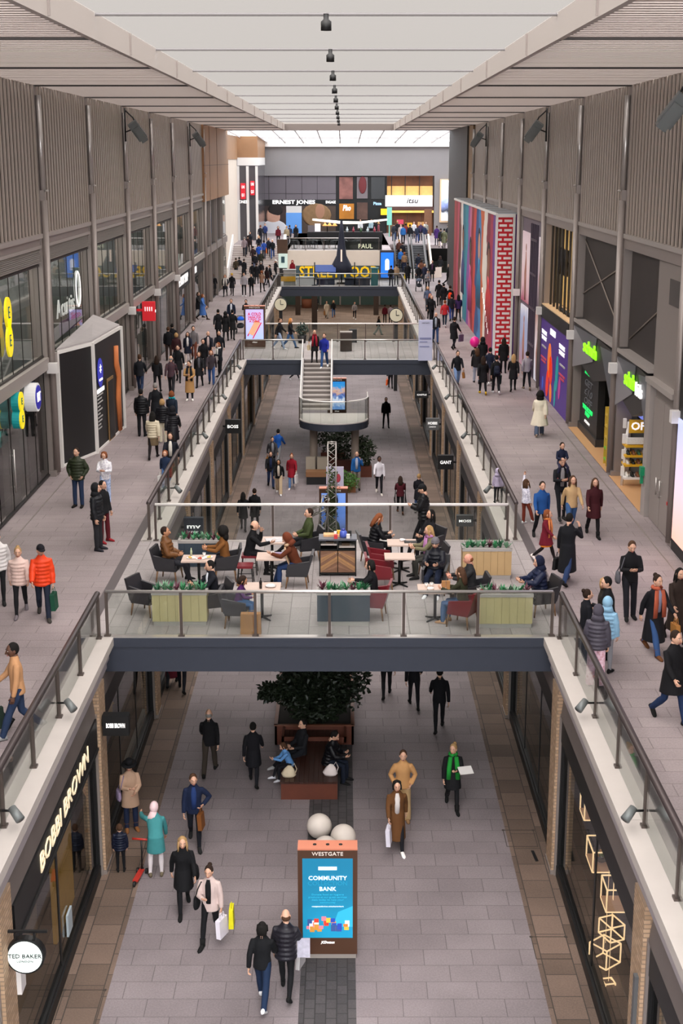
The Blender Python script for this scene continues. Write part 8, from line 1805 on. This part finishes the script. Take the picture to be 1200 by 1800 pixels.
x2 0 q 100 sitphone puffer:0e0e12 jeans:131a28 short:k 111 1.74 | person in black on the right of the bench with a phone
x3 0 q 8 shoulders jacket:1a2036 slim:2a2a40 pony:d 8a4a4a 1.2 | small girl in navy jacket riding on the man's shoulders | kid=1
'''
m_ = onz(983, 913, 5); b1 = onz(497, 1388, 0)
SPOT = {'x0': (-.75, 33.0, 0, -60), 'x1': (-1.0, 32.2, 0, -75), 'x2': (-.05, 32.4, 0, 75), 'x3': (m_.x, m_.y + .1, 5 + 1.58 * 1.84 / 1.75 - .9 * 1.2 / 1.75, 8)}
for row in ROWS.strip().split('\n'):
    f = row.split('|'); a = f[0].split()
    if len(a) > 10: f[2:] = [(f[2] if len(f) > 2 else '') + ' ' + ' '.join(a[10:])]; a = a[:10]
    if a[0] in SPOT: x, y, z, fc = SPOT[a[0]]; a[0] = '%f,%f,%f' % (x, y, z); a[2] = 'x'; a[3] = str(fc)
    f[0] = ' '.join(a); person_row('|'.join(f))
build_people()

# ---------------------------------------------------------------- things carried and pushed along
p = onz(240, 1552, 0)
t = thing('scooter', 'red and black child scooter on the brown paving by the teal coat', 'scooter', (p.x, p.y, 0), radians(-8))
MB().box(-.06, .06, -.1, .42, .08, .11).ob('deck', [mat('scooter_red', 'b8342a', .4)], t); MB().tube([(0, .42, .1), (0, .47, .5), (0, .46, .78)], .02, 8).ob('stem', [black], t); MB().tube([(-.2, .46, .8), (.2, .46, .8)], .025, 8).ob('handlebar', [MATS['scooter_red']], t)
for y in (-.16, .46): disc(MB(), (0, 0, 0), 1, 1, 4, 0); w_ = MB(); w_.tube([(-.02, y, .06), (.02, y, .06)], .06, 14); w_.ob('wheel', [nearblack], t)
for x in (-.1, .1): w_ = MB(); w_.tube([(x - .02, .44, .06), (x + .02, .44, .06)], .06, 14); w_.ob('wheel', [nearblack], t)
def pushchair(label, px, py, z, rz, hoodc):
    p = onz(px, py, z); t = thing('pushchair', label, 'pushchair', p, radians(rz)); m = MB()
    for s in (-1, 1): m.tube([(s * .22, .42, 1.0), (s * .22, .2, .6), (s * .24, -.35, .12)], .018, 6); m.tube([(s * .22, .1, .65), (s * .25, .35, .12)], .018, 6)
    m.tube([(-.22, .42, 1.0), (.22, .42, 1.0)], .022, 6); m.ob('frame', [black], t)
    MB().tube([(0, .12, .5), (0, -.1, .42), (0, -.38, .4)], [(.2, .14), (.2, .1), (.17, .05)], 12).ob('seat', [cloth('1d1f24')], t); MB().sph((0, .06, .82), (.22, .26, .2), 14, 8, 0, lambda d: Vector((d.x, d.y, max(d.z, -.2)))).ob('hood', [cloth(hoodc)], t)
    for s in (-1, 1):
        for y, r in ((.35, .13), (-.36, .1)): MB().tube([(s * .25 - .02, y, r), (s * .25 + .02, y, r)], r, 16).ob('wheel', [nearblack], t)
    return t
pushchair('black pushchair pushed by the woman in maroon on the lower floor', 703, 884, 0, 180, '26262a'); pushchair('grey pushchair with tan lined hood on the far right walkway', 736, 512, 5, 0, '5a6274'); pushchair('pushchair with vivid blue hood beside the lavender totem', 423, 586, 5, 0, '1f5ac8')
p = ony(834, 601, onz(834, 652, 5).y); t = thing('balloon', 'bright pink balloon above the crowd on the right walkway', 'balloon', p); MB().sph((0, 0, 0), (.24, .24, .27), 16, 10).ob('balloon_skin', [mat('hot_pink', 'e8208c', .3)], t); MB().tube([(0, 0, -.27), (.05, 0, -.6), (0, 0, -.95)], .006, 4).ob('string', [white], t)
for k, (x, y, lb, cc) in enumerate(((-1.02, 31.62, 'crumpled cream bag beside the child on the bench', 'd0c0a4'), (.0, 31.7, 'printed white tote bag on the right front corner of the bench', 'd8ccc8'))):
    random.seed(40 + k); t = thing('bag', lb, 'bag', (x, y, .47)); MB().tube([(0, 0, 0), (0, 0, .06), (.02, 0, .2), (.03, 0, .28)], [(.15, .1), (.19, .12), (.12, .07), (.05, .03)], 12).ob('body', [cloth(cc)], t); MB().tube([(.05, 0, .2), (.14, 0, .34), (.2, 0, .2), (.16, 0, .06)], .012, 6).ob('handle', [cloth(cc)], t)
def papers(lb, w, h, loc, rz, tilt, name='papers', c=white): o = tag(MB().box(-w, w, -h, h, -.006, .006).ob(name, [c]), lb, 'papers'); o.location = loc; o.rotation_euler = (radians(tilt), 0, radians(rz)); return o
q = onz(794, 1420, 0); papers('white papers held by the woman with the green scarf', .17, .12, (q.x + .28, q.y - .3, 1.12), 15, 25)
q = onz(503, 1748, 0); papers('printed flyer under the arm of the balding man in dark puffer', .12, .18, (q.x + .33, q.y + .05, .95), 0, 75, 'flyer', mat('flyer_print', 'a9a6b4', .7, var=.4, vs=12))
q = onz(390, 1640, 0); M_ = onz(371, 1654, 0); t = thing('shopping_bag', 'yellow shopping bag beside the white bag of the pink blazer woman', 'bag', (M_.x + .42, M_.y - .02, .36)); MB().prism([(-.05, -.15, 0), (.05, -.15, 0), (.04, -.13, .4), (-.04, -.13, .4)], (0, .3, 0)).ob('body', [cloth('d8d020')], t); MB().tube([(0, -.06, .38), (0, -.04, .5), (0, .04, .5), (0, .06, .38)], .008, 5).ob('handle', [cloth('d8d020')], t)
q = onz(1062, 1000, 5);
